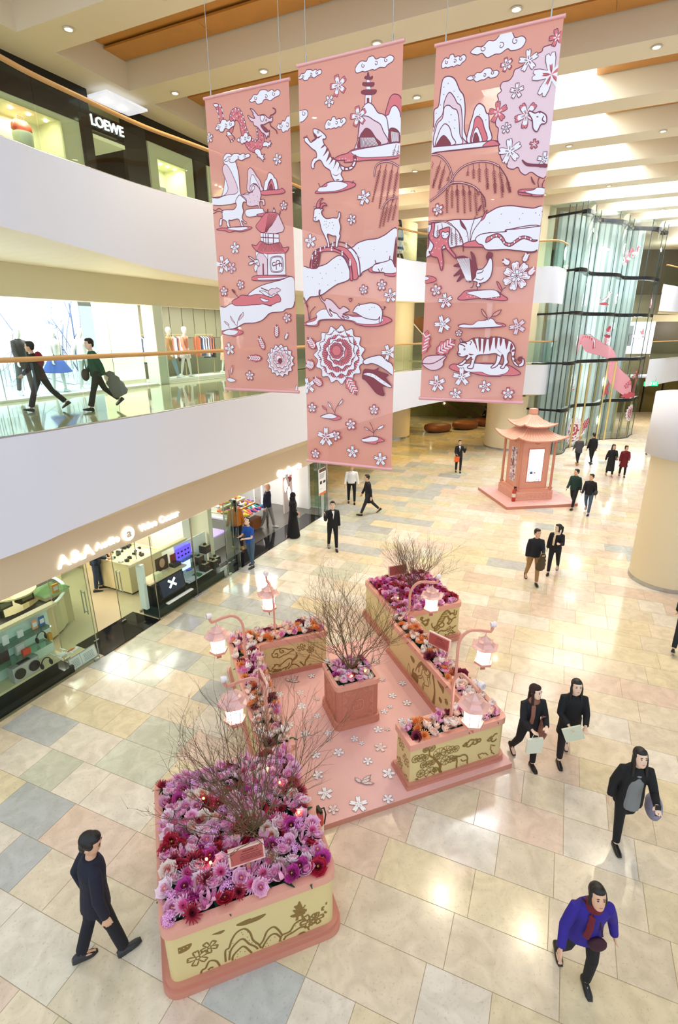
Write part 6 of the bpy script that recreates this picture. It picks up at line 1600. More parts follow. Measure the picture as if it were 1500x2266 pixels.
# --- shoe shop
SHM = MB()
def shoe_mesh(c1, c2):
    m = MB(); m.rings([[(-.045*w, y, .0), (.045*w, y, .0), (.05*w, y, h*.45), (.032*w, y, h), (-.032*w, y, h), (-.05*w, y, h*.45)] for y, w, h in ((-.13, .5, .07), (-.10, .9, .10), (-.05, .9, .105), (0, .85, .08), (.06, 1.0, .055), (.12, .9, .045), (.15, .4, .03))], 0, True)
    m.rings([[(-.05*w, y, -.012), (.05*w, y, -.012), (.05*w, y, .014), (-.05*w, y, .014)] for y, w in ((-.135, .5), (-.1, .95), (0, .85), (.07, 1.05), (.13, .9), (.158, .4))], 1)
    return m.mesh('sneaker', [mat('sh'+c1[1:], c1, .5), mat('sh'+c2[1:], c2, .5)])
SCOL = [('#d83c5c', '#f0f0f0', 'red'), ('#2c3c90', '#e0e0e8', 'navy'), ('#28282c', '#d0d0d0', 'black'), ('#f0f0f0', '#c8c8c8', 'white'), ('#30a8b0', '#f0f0f0', 'turquoise'), ('#e07828', '#f4f4e0', 'orange'), ('#7a3ca0', '#e8e0f0', 'purple'), ('#e8d83c', '#303030', 'yellow')]
SHOES = [(shoe_mesh(a, b), c) for a, b, c in SCOL]
t = SE('shoe_table', 3.4, -1.9, 0, 'tiered white table covered with colourful sports shoes', 'table'); PB(t, 'lower_top', WHT, (-1.1, .75, -.6, .75, .82, .88)); PB(t, 'upper_tier', COUNTER, (-1.0, .6, -.6, .25, .98, 1.02)); PB(t, 'top_tier', COUNTER, (-.9, .5, -.6, -.1, 1.16, 1.2)); PB(t, 'edge_trim', mat('orange_edge', '#e09a3c', .4), (-1.0, .6, .25, .27, .96, 1.03))
for x, y in ((-1.05, .7), (.7, .7), (-1.05, -.55), (.7, -.55)): PB(t, 'leg', STEEL, (x-.03, x+.03, y-.03, y+.03, 0, .82))
PB(t, 'wood_crate', mat('crate_wood', '#9c6030', .5), (.0, .6, -.3, .5, .1, .5)); PB(t, 'tier_riser', WHT, (-1.0, .6, -.6, .2, .88, .98), (-.9, .5, -.6, -.15, 1.02, 1.16))
def place_shoe(s, n, z, k, r, where):
    q = SH(s, n); me, c = SHOES[k]; o = bpy.data.objects.new('sneaker', me); COL.objects.link(o); o.location = (q[0], q[1], z+.012); o.rotation_euler = (0, 0, RS+r); tag(o, c+' sports shoe displayed '+where, 'shoe', c+' shoes '+where)
for row, (n, z, w0, w1) in enumerate([(-1.28, .88, 2.35, 4.1), (-1.5, .88, 2.35, 4.1), (-1.85, 1.02, 2.45, 3.95), (-2.05, 1.02, 2.45, 3.95), (-2.25, 1.2, 2.55, 3.85), (-2.42, 1.2, 2.55, 3.85)]):
    s = w0
    while s < w1: place_shoe(s, n, z, rr.randint(0, 7), rr.uniform(-.5, .5)+(3.14 if rr.random() < .2 else 0)+3.14, 'on the tiered white table'); s += .135
for k, s0 in enumerate((4.5, 3.2, 1.9)):
    t = SE('shoe_shelf', s0, -3.7, 0, ['right', 'middle', 'left'][k]+' tall white shelf of sports shoes behind the tiered table', 'shelf unit'); PB(t, 'back_board', WHT, (-.6, .6, -.35, -.32, 0, 2.5)); [PB(t, 'shelf', WHT, (-.6, .6, -.32, 0, z, z+.02)) for z in (.5, .9, 1.3, 1.7, 2.1)]
    for z in (.9, 1.3, 1.7):
        for j in range(7): place_shoe(s0-.5+j*.165, -3.85, z+.02, rr.randint(0, 7), rr.uniform(-.2, .2)+3.14, 'on the tall white shelves')
t = SE('white_counter', 1.6, -1.7, 0, 'white display block with a violet lit top at the left of the shoe shop', 'counter'); PB(t, 'block', WHT, (-.4, .5, -.9, .1, 0, .5)); PB(t, 'lit_top', mat('violet_top', '#c8b0e8', .4, emit='#b898f0', es=.6), (-.42, .52, -.92, .12, .5, .54))
t = SE('white_shelf', .75, -2.4, 0, 'white upright shelf seen through the green glass between the shops', 'shelf unit'); PB(t, 'frame', WHT, (0, .05, -.5, 0, 0, 2.2), (.8, .85, -.5, 0, 0, 2.2)); [PB(t, 'shelf', WHT, (.05, .8, -.5, 0, z, z+.03)) for z in (.3, .9, 1.5, 2.0)]
# red dotted white partition
SPLASH = {'w': WHT, 'p': mat('splash_pink', '#e8a0a0'), 'r': mat('splash_red', '#c84050'), 'd': mat('splash_maroon', '#8c3444'), 'b': mat('splash_grey', '#8c8c90'), 'x': mat('splash_grey', '#8c8c90')}
t = SE('printed_partition', 4.75, -2.2, 0, 'white partition splashed with red dots behind the woman in black', 'partition'); PB(t, 'panel', WHT, (0, 1.0, -.05, 0, 0, 2.5)); a = Art('x', 8); a.pal = SPLASH; rp = random.Random(2)
for i in range(60): a.dot(rp.uniform(30, 970), rp.uniform(200, 2450), rp.uniform(5, 26), rp.choice('rdpx'))
a.build('splash_print', t, Matrix(((1, 0, 0, 0), (0, 0, -1, -.001), (0, 1, 0, 0), (0, 0, 0, 1)))); PB(t, 'light_slot', WHITEGLOW, (.45, .52, 0, .01, .5, 1.3))
t = SE('printed_partition', 5.78, -1.5, 0, 'maroon and white blotched panel with glowing cut-outs at the shop end', 'partition'); PB(t, 'panel', mat('blotch_white', '#e8d8d4', .5), (0, .7, -.05, 0, 0, 2.5)); a = Art('x', 8); a.pal = SPLASH
for i in range(16): x, y, r = rp.uniform(80, 620), rp.uniform(900, 2400), rp.uniform(60, 170); a.shape([(x+r*rp.uniform(.5, 1)*math.cos(j), y+r*rp.uniform(.5, 1)*math.sin(j)) for j in range(6)], rp.choice('dpr'), 0)
a.build('blotch_print', t, Matrix(((1, 0, 0, 0), (0, 0, -1, -.001), (0, 1, 0, 0), (0, 0, 0, 1))))
m = MB(); [m.add([(x, -.02, z), (x+.2, -.02, z+.25), (x+.05, -.02, z+.6), (x-.05, -.02, z+.5)], [(0, 1, 2, 3)]) for x, z in ((.1, .9), (.4, 1.5), (.35, .5))]; m.build('glowing_cutouts', WHITEGLOW, t); PB(t, 'light_edge', WHITEGLOW, (.7, .78, -.05, .02, 0, 2.5))
# poster stand
t = SE('poster_stand', 5.9, .22, 0, 'white poster stand with orange footed shoe poster beside the shop corner', 'poster stand'); PB(t, 'base_plate', WHT, (-.2, .2, -.14, .14, 0, .02)); MB().tube([(-.05, 0, 0), (-.05, 0, 1.1)], .013, 6).tube([(.05, 0, 0), (.05, 0, 1.1)], .013, 6).build('pole', WHT, t)
PB(t, 'poster', WHT, (-.28, .28, -.015, .015, 1.05, 2.1)); PB(t, 'orange_foot', mat('c_orange', '#e07a2c', .4), (-.28, .28, .016, .018, 1.05, 1.15)); PB(t, 'brown_head', mat('poster_brown', '#5a3c34', .5), (-.26, .28, .016, .018, 1.97, 2.1)); PB(t, 'shoe_prints', mat('ink_dark', '#3c3434', .5), (-.22, -.05, .016, .018, 1.5, 1.62), (.04, .24, .016, .018, 1.5, 1.6)); PB(t, 'text_lines', mat('ink_grey', '#7c8084'), *[(-.24, .1+.02*i, .016, .018, 1.72+.035*i, 1.735+.035*i) for i in range(6)], (-.24, -.02, .016, .018, 1.3, 1.31))
# ---------------------------------------------------------------- middle level shopfronts (plane n = -4.77)
NP = -4.77; F2 = 5.31
HEAD = mat('bulkhead_cream', '#d8d0b4', .55)
struct(SBO('wall_left_upper', HEAD, [(-12, 30, NP-.3, NP, 7.98, 8.9)])); struct(SBO('ceiling_window', WHT, [(-12, 30, NP-6, NP-.3, 8.2, 8.3)]))
struct(SBO('floor_window', WHT, [(-12, 2.9, NP-1.5, NP+.05, F2, F2+.07)])); struct(SBO('floor_window', mat('store_floor', '#e8e2d0', .2), [(2.9, 30, NP-6, NP+.02, F2, F2+.02)]))
# snowy tree backdrop
t = SE('window_backdrop', -2.4, NP-1.2, F2+.07, 'large backlit white poster of snowy winter trees behind the dark suited mannequin', 'backdrop'); PB(t, 'lit_panel', mat('snow_panel', '#eef2fa', .5, emit='#f0f4ff', es=.55), (-6, 3.45, -.05, 0, 0, 2.72))
a = Art('x', 14, (-6000, 0, 3450, 2720)); BR = mat('winter_branch', '#4c5a84', .6, emit='#5c6a98', es=.1); a.pal = {k: BR for k in 'wprdbx'}; rt = random.Random(21)
def twig(x, y, an, L, w, lev):
    P = [(x, y)]
    for i in range(5): an += rt.uniform(-.13, .13); x += math.cos(an)*L/5; y += math.sin(an)*L/5; P.append((x, y))
    a.line(P, w)
    if lev < 4:
        for p in P[1:]:
            if rt.random() < .75: twig(p[0], p[1], an+rt.choice((-1, 1))*rt.uniform(.4, .8), L*rt.uniform(.4, .62), w*.55, lev+1)
for x, y, an, L, w in [(-1000, 0, 1.75, 2900, 4.5), (-300, 900, .95, 2300, 4), (700, 2500, -1.1, 2200, 2.2), (3050, 0, 1.6, 2600, 4), (2400, 0, 1.5, 2000, 2.6), (1700, 200, 1.9, 1500, 1.5), (-2500, 0, 1.4, 2700, 4), (3200, 2700, -1.9, 1600, 2)]: twig(x, y, an, L, w, 0)
for i in range(60): x = rt.uniform(-3000, 3400); a.line([(x, rt.uniform(0, 700)), (x+rt.uniform(-30, 30), rt.uniform(800, 1500))], rt.uniform(.5, 1.4))
a.build('tree_print', t, Matrix(((1, 0, 0, 0), (0, 0, -1, -.003), (0, 1, 0, 0), (0, 0, 0, 1))))
t = SE('lit_wall_panel', 1.1, NP-.6, F2+.07, 'warm cream glowing wall panel between the two middle level shopfronts', 'wall panel'); PB(t, 'panel', mat('cream_glow', '#fff4d0', .5, emit='#fff3cc', es=1.0), (0, 1.85, -.05, 0, .15, 2.66)); PB(t, 'skirting', CREAM, (0, 1.85, -.05, .02, 0, .15))
for s0, s1, lab in ((-5.2, -2.6, 'far left middle level window pane'), (-2.6, 1.05, 'wide window pane before the winter backdrop')): pane(s0, s1, NP+.03, F2+.07, 7.96, lab, None, GLASS, False)
t = SE('glass_corner_column', 3.0, NP, F2, 'pale green glass clad column left of the clothes store', 'column'); PB(t, 'cladding', mat('cladding_glass', '#d4e2da', .15), (0, .45, -.5, .02, 0, 2.67)); PB(t, 'edge_strip', mat('cladding_light', '#f0f6f0', .3), (.0, .04, .02, .04, 0, 2.67), (.42, .46, .02, .04, 0, 2.67))
# sports clothes store
struct(SBO('wall_store_back', mat('store_back_grey', '#7c7c68', .5), [(3.4, 14, NP-2.6, NP-2.5, F2, 8.2)]))
for j in range(9): struct(SBO('wall_store_panel', mat('store_panel', '#6c6f5e' if j % 2 else '#8a8b74', .4), [(3.45+j*.75, 4.16+j*.75, NP-2.5, NP-2.46, F2+1.6, 8.2)]))
t = sign('store_sign', 'glowing white fashion store sign seen through the left banner', 8.1, NP, 8.28, [('SPORTMAX', 0, 0, .42, .95, .006)])
def garment(parent, x, y, z, col, w=.42, L=.8, m_=None):
    mm = mat('cloth_'+col[1:], col, .8); b = MB(); b.rings([[(x-.012-.01*k, y-w/2*q, z-d), (x+.012+.01*k, y-w/2*q, z-d), (x+.012+.01*k, y+w/2*q, z-d), (x-.012-.01*k, y+w/2*q, z-d)] for k, (q, d) in enumerate(((.3, 0), (.95, .08), (.85, .3), (.95, L)))], 0, False); b.build('garment', mm, parent)
for s0, lab in ((4.35, 'clothes rail with dark and white garments at the left of the store'), (5.75, 'clothes rail with pale blouses in the middle of the store'), (7.6, 'clothes rail with mixed jackets at the store right')):
    t = SE('clothes_rail', s0, NP-1.7, F2+.02, lab, 'clothes rail'); MB().tube([(-.55, 0, 0), (-.55, 0, 1.7), (.55, 0, 1.7), (.55, 0, 0)], .022, 4, smooth=False).build('frame', mat('brass_frame', '#cdb884', .3, .5), t); PB(t, 'foot', WHT, (-.6, .6, -.25, .25, 0, .03))
    for j in range(13): garment(t, -.48+j*.08, 0, 1.62, rr.choice(['#2c2c34', '#f2f0ec', '#e8e0d8', '#443c44', '#f0f0f0', '#b86a50', '#3c5070']), .4, rr.uniform(.6, 1.0))
t = SE('window_plinth', 5.2, NP-.45, F2+.02, 'low white plinth under the two dressed mannequins', 'plinth'); PB(t, 'plinth_block', WHT, (-1.6, 4.5, -.35, .3, 0, .12))
for s, e, c in ((-4.5, 240, (1, 1, 1)), (-.8, 240, (1, 1, 1)), (2, 120, (1, .95, .8)), (5, 220, (1, .97, .9)), (8.5, 220, (1, .97, .9))):
    q = SH(s, NP-.48); lamp('window_light', 'AREA', (q[0], q[1], 8.17), e*.5, c, 2.6, (q[0], q[1], 0), size_y=.2).rotation_euler = (0, 0, RS)
# ---------------------------------------------------------------- upper level dark shopfront (plane n = -4.8)
NU = -4.8; F3 = 10.06; BLKST = mat('black_stone_front', '#121316', .1); ESP = mat('espresso_panel', '#2a211c', .3); CRW = mat('cream_window_wall', '#d9d5ac', .5, emit='#e8e0b0', es=.12)
struct(SBO('wall_left_top', BLKST, [(-8, 1.5, NU-.1, NU+.02, 12.7, 13.6), (2.7, 16, NU-.1, NU+.02, 12.95, 13.6)]))
struct(SBO('wall_left_top_inner', ESP, [(-8, 16, NU-3.2, NU-3.1, F3, 13.6)]))
t = SE('entrance_soffit', 2.1, NU+.3, 13.1, 'white lit canopy panel above the shop entrance with two spotlights', 'canopy'); PB(t, 'panel', mat('canopy_white', '#e8ecf4', .5, emit='#e8eeff', es=.45), (-.6, .9, -.3, .5, .30, .36)); 
for x in (-.2, .4): MB().lathe([(.07, .29), (.07, .27)], 12, c=(x, 0)).build('spotlight', DL, t)
def niche(s0, s1, lab):
    t = SE('window_niche', s0, NU, F3, lab, 'shop window'); w = s1-s0
    PB(t, 'surround', CRW, (0, w*.17, -.06, 0, 0, 2.95), (w*.80, w, -.06, 0, 0, 2.95), (w*.17, w*.8, -.06, 0, 2.5, 2.95)); PB(t, 'niche_back', CRW, (w*.17, w*.8, -1.0, -.95, 0, 2.6)); PB(t, 'niche_side', CRW, (w*.14, w*.17, -1, 0, 0, 2.5), (w*.8, w*.83, -1, 0, 0, 2.5)); PB(t, 'niche_ceiling', CRW, (w*.17, w*.8, -1, 0, 2.5, 2.55))
    for j in range(4): MB().lathe([(.05, 2.49), (.05, 2.47)], 10, c=(w*(.24+.165*j), .35)).build('niche_spotlight', DL, t)
    q = SH(s0+w/2, NU-.4); lamp('niche_lamp', 'AREA', (q[0], q[1], F3+2.45), 26, (1, .96, .8), .8, (q[0], q[1], 0))
niche(-1.9, 1.1, 'cream lit shop window holding a red bag on a pale pot'); niche(3.7, 5.8, 'second cream lit shop window with small bags'); niche(6.6, 8.2, 'third cream lit window close behind the left banner'); niche(-5.2, -2.2, 'leftmost cream shop window mostly outside the view')
for s0, s1 in ((1.1, 1.5), (2.7, 3.6), (5.9, 6.5), (-2.2, -1.9)): struct(SBO('wall_front_panel', ESP, [(s0, s1, NU-.1, NU+.03, F3, 12.95)]))
struct(SBO('wall_left_top', BLKST, [(1.5, 2.7, NU-.1, NU, 12.65, 13.1)]))
t = SE('store_sign', 2.1, NU+.02, 12.87, 'glowing white serif letters of the luxury shop sign above the entrance', 'sign'); text_mesh('letters', 'LOEWE', .36, SIGN, t, Matrix(((1, 0, 0, -.02), (0, 0, -1, -.02), (0, 1, 0, 0), (0, 0, 0, 1))), .02, 'CENTER', 1.0, .004)
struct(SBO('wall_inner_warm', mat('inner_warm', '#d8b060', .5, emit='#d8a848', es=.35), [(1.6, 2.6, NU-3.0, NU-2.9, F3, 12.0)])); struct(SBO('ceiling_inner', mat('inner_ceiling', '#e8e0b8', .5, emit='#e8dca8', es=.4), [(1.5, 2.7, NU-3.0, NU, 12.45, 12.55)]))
t = SE('pot_with_bag', -.35, NU-.5, F3+.65, 'pale ceramic pot under the red bag in the upper window', 'pot'); MB().lathe([(.12, 0), (.17, .1), (.15, .3), (.22, .9), (.25, 1.35), (.24, 1.4)], 24).build('pot', mat('pot_ceramic', '#b8bca4', .4), t); MB().lathe([(.4, -.65), (.42, -.02), (.38, .0)], 24).build('round_stand', WHT, t)
t = SE('handbag', -.35, NU-.5, F3+2.05, 'folded orange red leather handbag resting on the ceramic pot', 'handbag'); m = MB(); m.rings([[(-.24*w, -.09*w, z), (.24*w, -.09*w, z), (.24*w, .09*w, z), (-.24*w, .09*w, z)] for z, w in ((0, .8), (.05, 1), (.18, .95), (.28, .6))], 0, True); m.build('bag_body', mat('bag_red', '#c8503c', .4), t); MB().tube([(-.12, 0, .26), (-.08, 0, .38), (.08, 0, .38), (.12, 0, .26)], .012, 6).build('handle', mat('bag_red', '#c8503c', .4), t)
t = SE('handbag', 4.25, NU-.5, F3+1.75, 'small grey and brass handbag in the second upper window', 'handbag'); PB(t, 'bag_body', mat('bag_grey', '#8c9088', .4), (-.2, .2, -.06, .06, 0, .28)); MB().tube([(-.12, 0, .28), (0, 0, .42), (.12, 0, .28)], .012, 6).build('handle', mat('brassy', '#b08c3c', .3, .8), t)
t = SE('bag_stand', 4.25, NU-.5, F3, 'cream block stand carrying the grey handbag', 'stand'); PB(t, 'block', WHT, (-.3, .3, -.3, .3, 0, 1.75))
# ================================================================ glass lift tower
def TW(t):   # wavy plan line of the tower, t in 0..1
    x, y = 13.02+(21.46-13.02)*t, 30.95+(37.0-30.95)*t+.55*math.sin(math.pi*t); nx, ny = .583, -.812
    wv = .30*math.sin(2*math.pi*2.6*t+.9); return x+nx*wv, y+ny*wv
BANDM = mat('tower_band', '#1a1c20', .2); tw = empty('glass_lift_tower', TW(0)+(0,), 0, 'wavy glass lift tower with black floor bands and red festive decals', 'lift tower'); tx, ty = TW(0)
LV = [(.03, 2.55), (2.67, 5.25), (5.37, 7.98), (8.10, 10.18), (10.30, 12.98), (13.08, 13.58)]
NS = 48
WOFF = (-1.55, 1.45)
for i, (z0, z1) in enumerate(LV):
    for k in range(8):
        P = [TW((k*6+j)/NS) for j in range(7)]; b = MB(); b.add([(x-tx, y-ty, z0) for x, y in P]+[(x-tx, y-ty, z1) for x, y in P], [(j, j+1, 8+j, 7+j) for j in range(6)], 0, True); b.build('glass_panel', ELEVGL, tw)
    MB().add([(0, 0, z0), WOFF+(z0,), WOFF+(z1,), (0, 0, z1)], [(1, 0, 3, 2)]).build('glass_panel', ELEVGL, tw)
    if z1 < 13.2:
        P = [TW(j/NS) for j in range(NS+1)]; b = MB(); P2 = [(x+.05*.583, y-.05*.812) for x, y in P]; P3 = [(x-.28*.583, y+.28*.812) for x, y in P]
        b.rings([[(P2[j][0]-tx, P2[j][1]-ty, z1), (P2[j][0]-tx, P2[j][1]-ty, z1+.20), (P3[j][0]-tx, P3[j][1]-ty, z1+.20), (P3[j][0]-tx, P3[j][1]-ty, z1)] for j in range(NS+1)], 0, False); b.tube([(0, 0, z1+.10), WOFF+(z1+.06,)], (.10, .08), 4, smooth=False); b.build('floor_band', BANDM, tw)
        b = MB(); b.add([(x-tx, y-ty, z1+.202) for x, y in P3]+[(x-tx+.22*.583, y-ty-.22*.812, z1+.202) for x, y in P3], [(j, NS+1+j, NS+2+j, j+1) for j in range(NS)]); b.build('band_top', WHT, tw)
for k in range(9):
    x, y = TW(k/8); MB().tube([(x-tx, y-ty, 0), (x-tx, y-ty, 13.58)], .022, 4).build('glass_joint', mat('joint_dark', '#38484c', .3), tw)
for k in range(3): MB().tube([(WOFF[0]*(.12+.16*k), WOFF[1]*(.12+.16*k), 0), (WOFF[0]*(.12+.16*k), WOFF[1]*(.12+.16*k), 13.5)], .03, 4).build('glass_joint', mat('joint_dark', '#38484c', .3), tw)
P = [TW(j/NS) for j in range(NS+1)]; b = MB(); b.tube([(x-tx+.05, y-ty-.07, .02) for x, y in P], (.05, .02), 4); b.build('base_band', BANDM, tw)
# core inside: pale folded wall with guide rails
CORE = mat('core_wall', '#eef0ea', .3); CORE2 = mat('core_grey', '#b4bcb8', .35); GOLDC = mat('core_gold', '#c8b070', .25, .4)  # second core tone is the darker grey of every third slat
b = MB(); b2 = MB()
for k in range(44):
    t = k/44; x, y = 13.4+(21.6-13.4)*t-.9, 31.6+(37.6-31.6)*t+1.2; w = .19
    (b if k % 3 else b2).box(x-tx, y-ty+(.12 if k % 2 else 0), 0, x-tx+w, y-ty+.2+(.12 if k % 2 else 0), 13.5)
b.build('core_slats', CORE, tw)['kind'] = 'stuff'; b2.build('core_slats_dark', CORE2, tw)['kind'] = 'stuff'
b = MB()
for k in range(9): x, y = 14+.85*k, 31.9+.62*k+.2; b.box(x-tx, y-ty, 0, x-tx+.10, y-ty+.1, 5.2)
b.build('guide_rails', GOLDC, tw)['kind'] = 'stuff'
# decals printed on the glass, bent to its wave
DEC = {'w': mat('decal_white', '#e8e4e8', .5), 'p': mat('decal_pink', '#c88a94', .5), 'r': mat('decal_red', '#b04450', .5), 'd': mat('decal_maroon', '#7c2c3c', .5), 'b': mat('decal_pink', '#c88a94'), 'x': mat('decal_line', '#6c3448', .5)}
ARCL = 10.7
def decal(fn, t0, z0, s, name='festive_decal', flip=False):
    a = Art('x', 10); a.pal = DEC; fn(a); me = a.mb.mesh(name, [DEC[k] for k in a.keys]); bm = bmesh.new(); bm.from_mesh(me); xs = [v.x for v in a.mb.v]; q = min(xs)+.17/s
    while q < max(xs): bmesh.ops.bisect_plane(bm, geom=bm.verts[:]+bm.edges[:]+bm.faces[:], plane_co=(q, 0, 0), plane_no=(1, 0, 0)); q += .17/s
    for v in bm.verts:
        u = t0+(-1 if flip else 1)*v.co.x*s/ARCL; x, y = TW(u); e = .03+v.co.z; zz = z0+v.co.y*s; v.co = (x+.583*e-tx, y-.812*e-ty, zz)
    bm.to_mesh(me); bm.free()
    o = bpy.data.objects.new(name, me); COL.objects.link(o); o.parent = tw
def part_of(key, i0, i1):
    L = ART[key].strip().split('\n')[i0:i1]; return lambda a: a.run('\n'.join(L))
def centre(key, i0, i1):
    xs = []; ys = []
    for ln in ART[key].strip().split('\n')[i0:i1]:
        for q in ln.split():
            if ',' in q: x, y = q.split(','); xs.append(float(x)); ys.append(float(y))
    return (min(xs)+max(xs))/2000, (min(ys)+max(ys))/2000
def put(key, i0, i1, t, z, s, flip=False, name='festive_decal'):
    cx, cy = centre(key, i0, i1); decal(part_of(key, i0, i1), t-(-1 if flip else 1)*cx*s/ARCL, z-cy*s, s, name, flip)
put('banL', 2, 26, .62, 11.5, 1.35, True, 'dragon_decal')
put('banM', 0, 1, .30, 11.6, 2.2, False, 'cloud_decal'); put('banM', 3, 4, .10, 12.3, 1.6, False, 'cloud_decal'); put('banL', 0, 1, .90, 12.0, 1.8, False, 'cloud_decal'); put('banM', 3, 4, .55, 9.3, 2.0, False, 'cloud_decal'); put('banM', 0, 1, .12, 9.6, 1.6, False, 'cloud_decal')
put('banM', 29, 52, .36, 9.0, .95, True, 'leaping_tiger_decal')
put('banM', 6, 23, .88, 9.0, 1.1, False, 'mountain_decal')
decal(lambda a: a.peony(0, 0, 900, 'r'), .27, 1.0, 1.0, 'peony_decal'); decal(lambda a: a.peony(0, 0, 620, 'r'), .84, 1.75, 1.0, 'peony_decal'); decal(lambda a: [a.leaf((-200, 300), (-900, -500), 500, 'l'), a.leaf((300, 200), (700, 1100), 400, 'l'), a.leaf((100, 0), (500, 500), 300, 'l'), a.leaf((-300, 100), (-1100, 300), 300, 'l')], .30, .75, 1.0, 'leaf_decal')
decal(lambda a: a.shape([(0, 1900), (500, 1500), (1200, 2200), (2000, 1700), (3200, 1400), (4600, 900), (5600, -300), (7300, -1400), (7300, -300), (6300, 600), (5600, 1700), (4300, 2000), (3300, 2100), (2200, 2600), (1200, 2700), (300, 2500)], 'b', 1), .10, 4.2, 1.0, 'river_decal')
put('banM', 71, 75, .27, 6.5, 1.6, False, 'bridge_decal')
put('banL', 48, 71, .42, 6.9, 1.1, False, 'pagoda_decal')
decal(lambda a: [a.line([(-60*i, -100), (-60*i+20, 900+i*200), (-60*i+200, 1200+i*230), (-60*i+420, 900+i*160), (-60*i+430, -100)], 1.2) for i in range(0, 9, 2)], .22, 6.5, 1.0, 'arch_hill_decal')
put('banL', 38, 46, .78, 6.9, 1.1, False, 'horse_decal'); put('banR', 102, 117, .18, 4.0, 1.0, False, 'rooster_decal')
decal(lambda a: [a.shape([(0, 0), (200, 500), (100, 900), (500, 1300), (900, 1200), (1400, 1500), (900, 1350), (500, 1450), (50, 1000), (-100, 500), (-200, 0)], 'd', 0)]+[a.flower(x, y, 190, x, 'R') for x, y in ((0, 1500), (600, 1700), (900, 1000), (300, 900), (-500, 800), (-700, 600), (1300, 1250), (-200, 1200), (1000, 1600))]+[a.cloud(-200, -50, 800, 250, 0, 'r')], .82, 3.0, 1.0, 'blossom_tree_decal')
decal(lambda a: [a.cloud(0, 0, 900, 260, 0, 'r'), a.shape([(-500, 150), (-100, 500), (400, 400), (900, 800), (700, 200), (200, 120)], 'r', 1)], .55, 3.2, 1.0, 'dog_decal')
# ---------------------------------------------------------------- far walls, right hand galleries
GOLDW = mat('golden_wall', '#d8c48c', .5); FARW = mat('far_wall', '#ded2b0', .6); MIRR = mat('bronze_mirror', '#6e6440', .08, .9)
def wallseg(name, p, q, z0, z1, m, th=.2):
    d = Vector((q[0]-p[0], q[1]-p[1])); L = d.length; return struct(MB().box(0, 0, z0, L, th, z1).build(name, m, None, (p[0], p[1], 0), math.atan2(d.y, d.x)))
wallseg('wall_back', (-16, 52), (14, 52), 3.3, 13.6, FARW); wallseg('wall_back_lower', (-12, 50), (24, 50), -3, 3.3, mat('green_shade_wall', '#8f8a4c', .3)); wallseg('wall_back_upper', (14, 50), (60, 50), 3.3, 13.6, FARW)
wallseg('wall_right', (40, 52), (40, 10), -1, 13.6, FARW)
for x, y, z, e in ((4, 32, 3.2, 90), (7, 36, 3.2, 110), (2, 30, 3.2, 90), (8.5, 41, 3.2, 110), (5, 44, 3.2, 90), (1, 25, 3.2, 60), (6, 29.5, 3.2, 70), (11, 38, 3.2, 80), (0, 35, 3.2, 60)): lamp('hall_downlight', 'SPOT', (x, y, z), e*2.0, (1, .72, .26), .08, (x, y, 0), math.radians(120), .8)
for x, y in ((3, 30), (6, 34), (4, 40)): lamp('gallery_light', 'POINT', (x, y, 7.9), 130, (1, .88, .6), .3)
for x, y in ((3, 30), (6, 36)): lamp('gallery_light', 'POINT', (x, y, 12.6), 130, (1, .9, .7), .3)
t = empty('green_glass_screen', (3.5, 46.5, 0), 0, 'olive green glass screen behind the brown leather seats in the golden hall', 'screen')
for k in range(8): MB().box(k*1.25, 0, 0, k*1.25+1.22, .03, 2.2).build('glass_panel', mat('olive_glass', '#7f8038', .15), t)
t = empty('escalator', (9.6, 45.4, 0), 0, 'dark escalator balustrades rising behind the leather seats', 'escalator')
for k in range(3): MB().add([(-3.2+k*1.3, 0, 3.2), (-2.6+k*1.3, 0, 3.2), (2.2+k*1.3, 0, -.3), (1.4+k*1.3, 0, -.3)], [(0, 1, 2, 3)]).tube([(-3.2+k*1.3, -.05, 3.2), (1.4+k*1.3, -.05, -.3)], .05, 6).build('balustrade', mat('escalator_panel', '#8c8464' if k == 1 else '#6c5c34', .25), t)
for x, z in ((-2.0, 1.5), (-.4, 1.3), (1.2, 2.1), (-1.4, 2.6)): MB().ell((x, -.09, z), (.06, .03, .06), 8, 6).build('step_light', DL, t)
struct(SBO('floor_gallery', FLOOR2, [(23.5, 42, -9.5, 6.6, 5.05, 5.31)])); struct(SBO('floor_gallery', FLOOR2, [(21.5, 42, -9.5, 4, 9.86, 10.06)])); struct(SBO('ceiling_lower', mat('lower_ceiling', '#d8c9a4'), [(22, 40, -9.5, 5.5, 3.3, 3.4)]))
LEATH = mat('brown_leather', '#7c4420', .5, noise=.15, nscale=4)
for x, y, lab in ((7.5, 38.9, 'brown leather pouf seat nearest the left cream column'), (9.85, 40.1, 'brown leather pouf seat in the middle of three'), (11.95, 41.6, 'brown leather pouf seat beneath the seated person in black')):
    t = empty('pouf_seat', (x, y, 0), .4, lab, 'seat'); MB().lathe([(.7, .06), (.95, .12), (1.02, .3), (.98, .5), (.8, .58), (.02, .57)], 28, sx=1.1, sy=.75, ph=.3).build('cushion', LEATH, t); MB().lathe([(.7, 0), (.7, .06)], 20, sx=1.1, sy=.75).build('base', DARK, t)
t = empty('information_kiosk', (12.5, 41.2, 0), -.2, 'white information kiosk with a tilted blue screen behind the leather seats', 'kiosk'); MB().prism([(-.35, -.2), (.35, -.2), (.3, .25), (-.3, .25)], 0, 1.25).build('body', WHT, t)
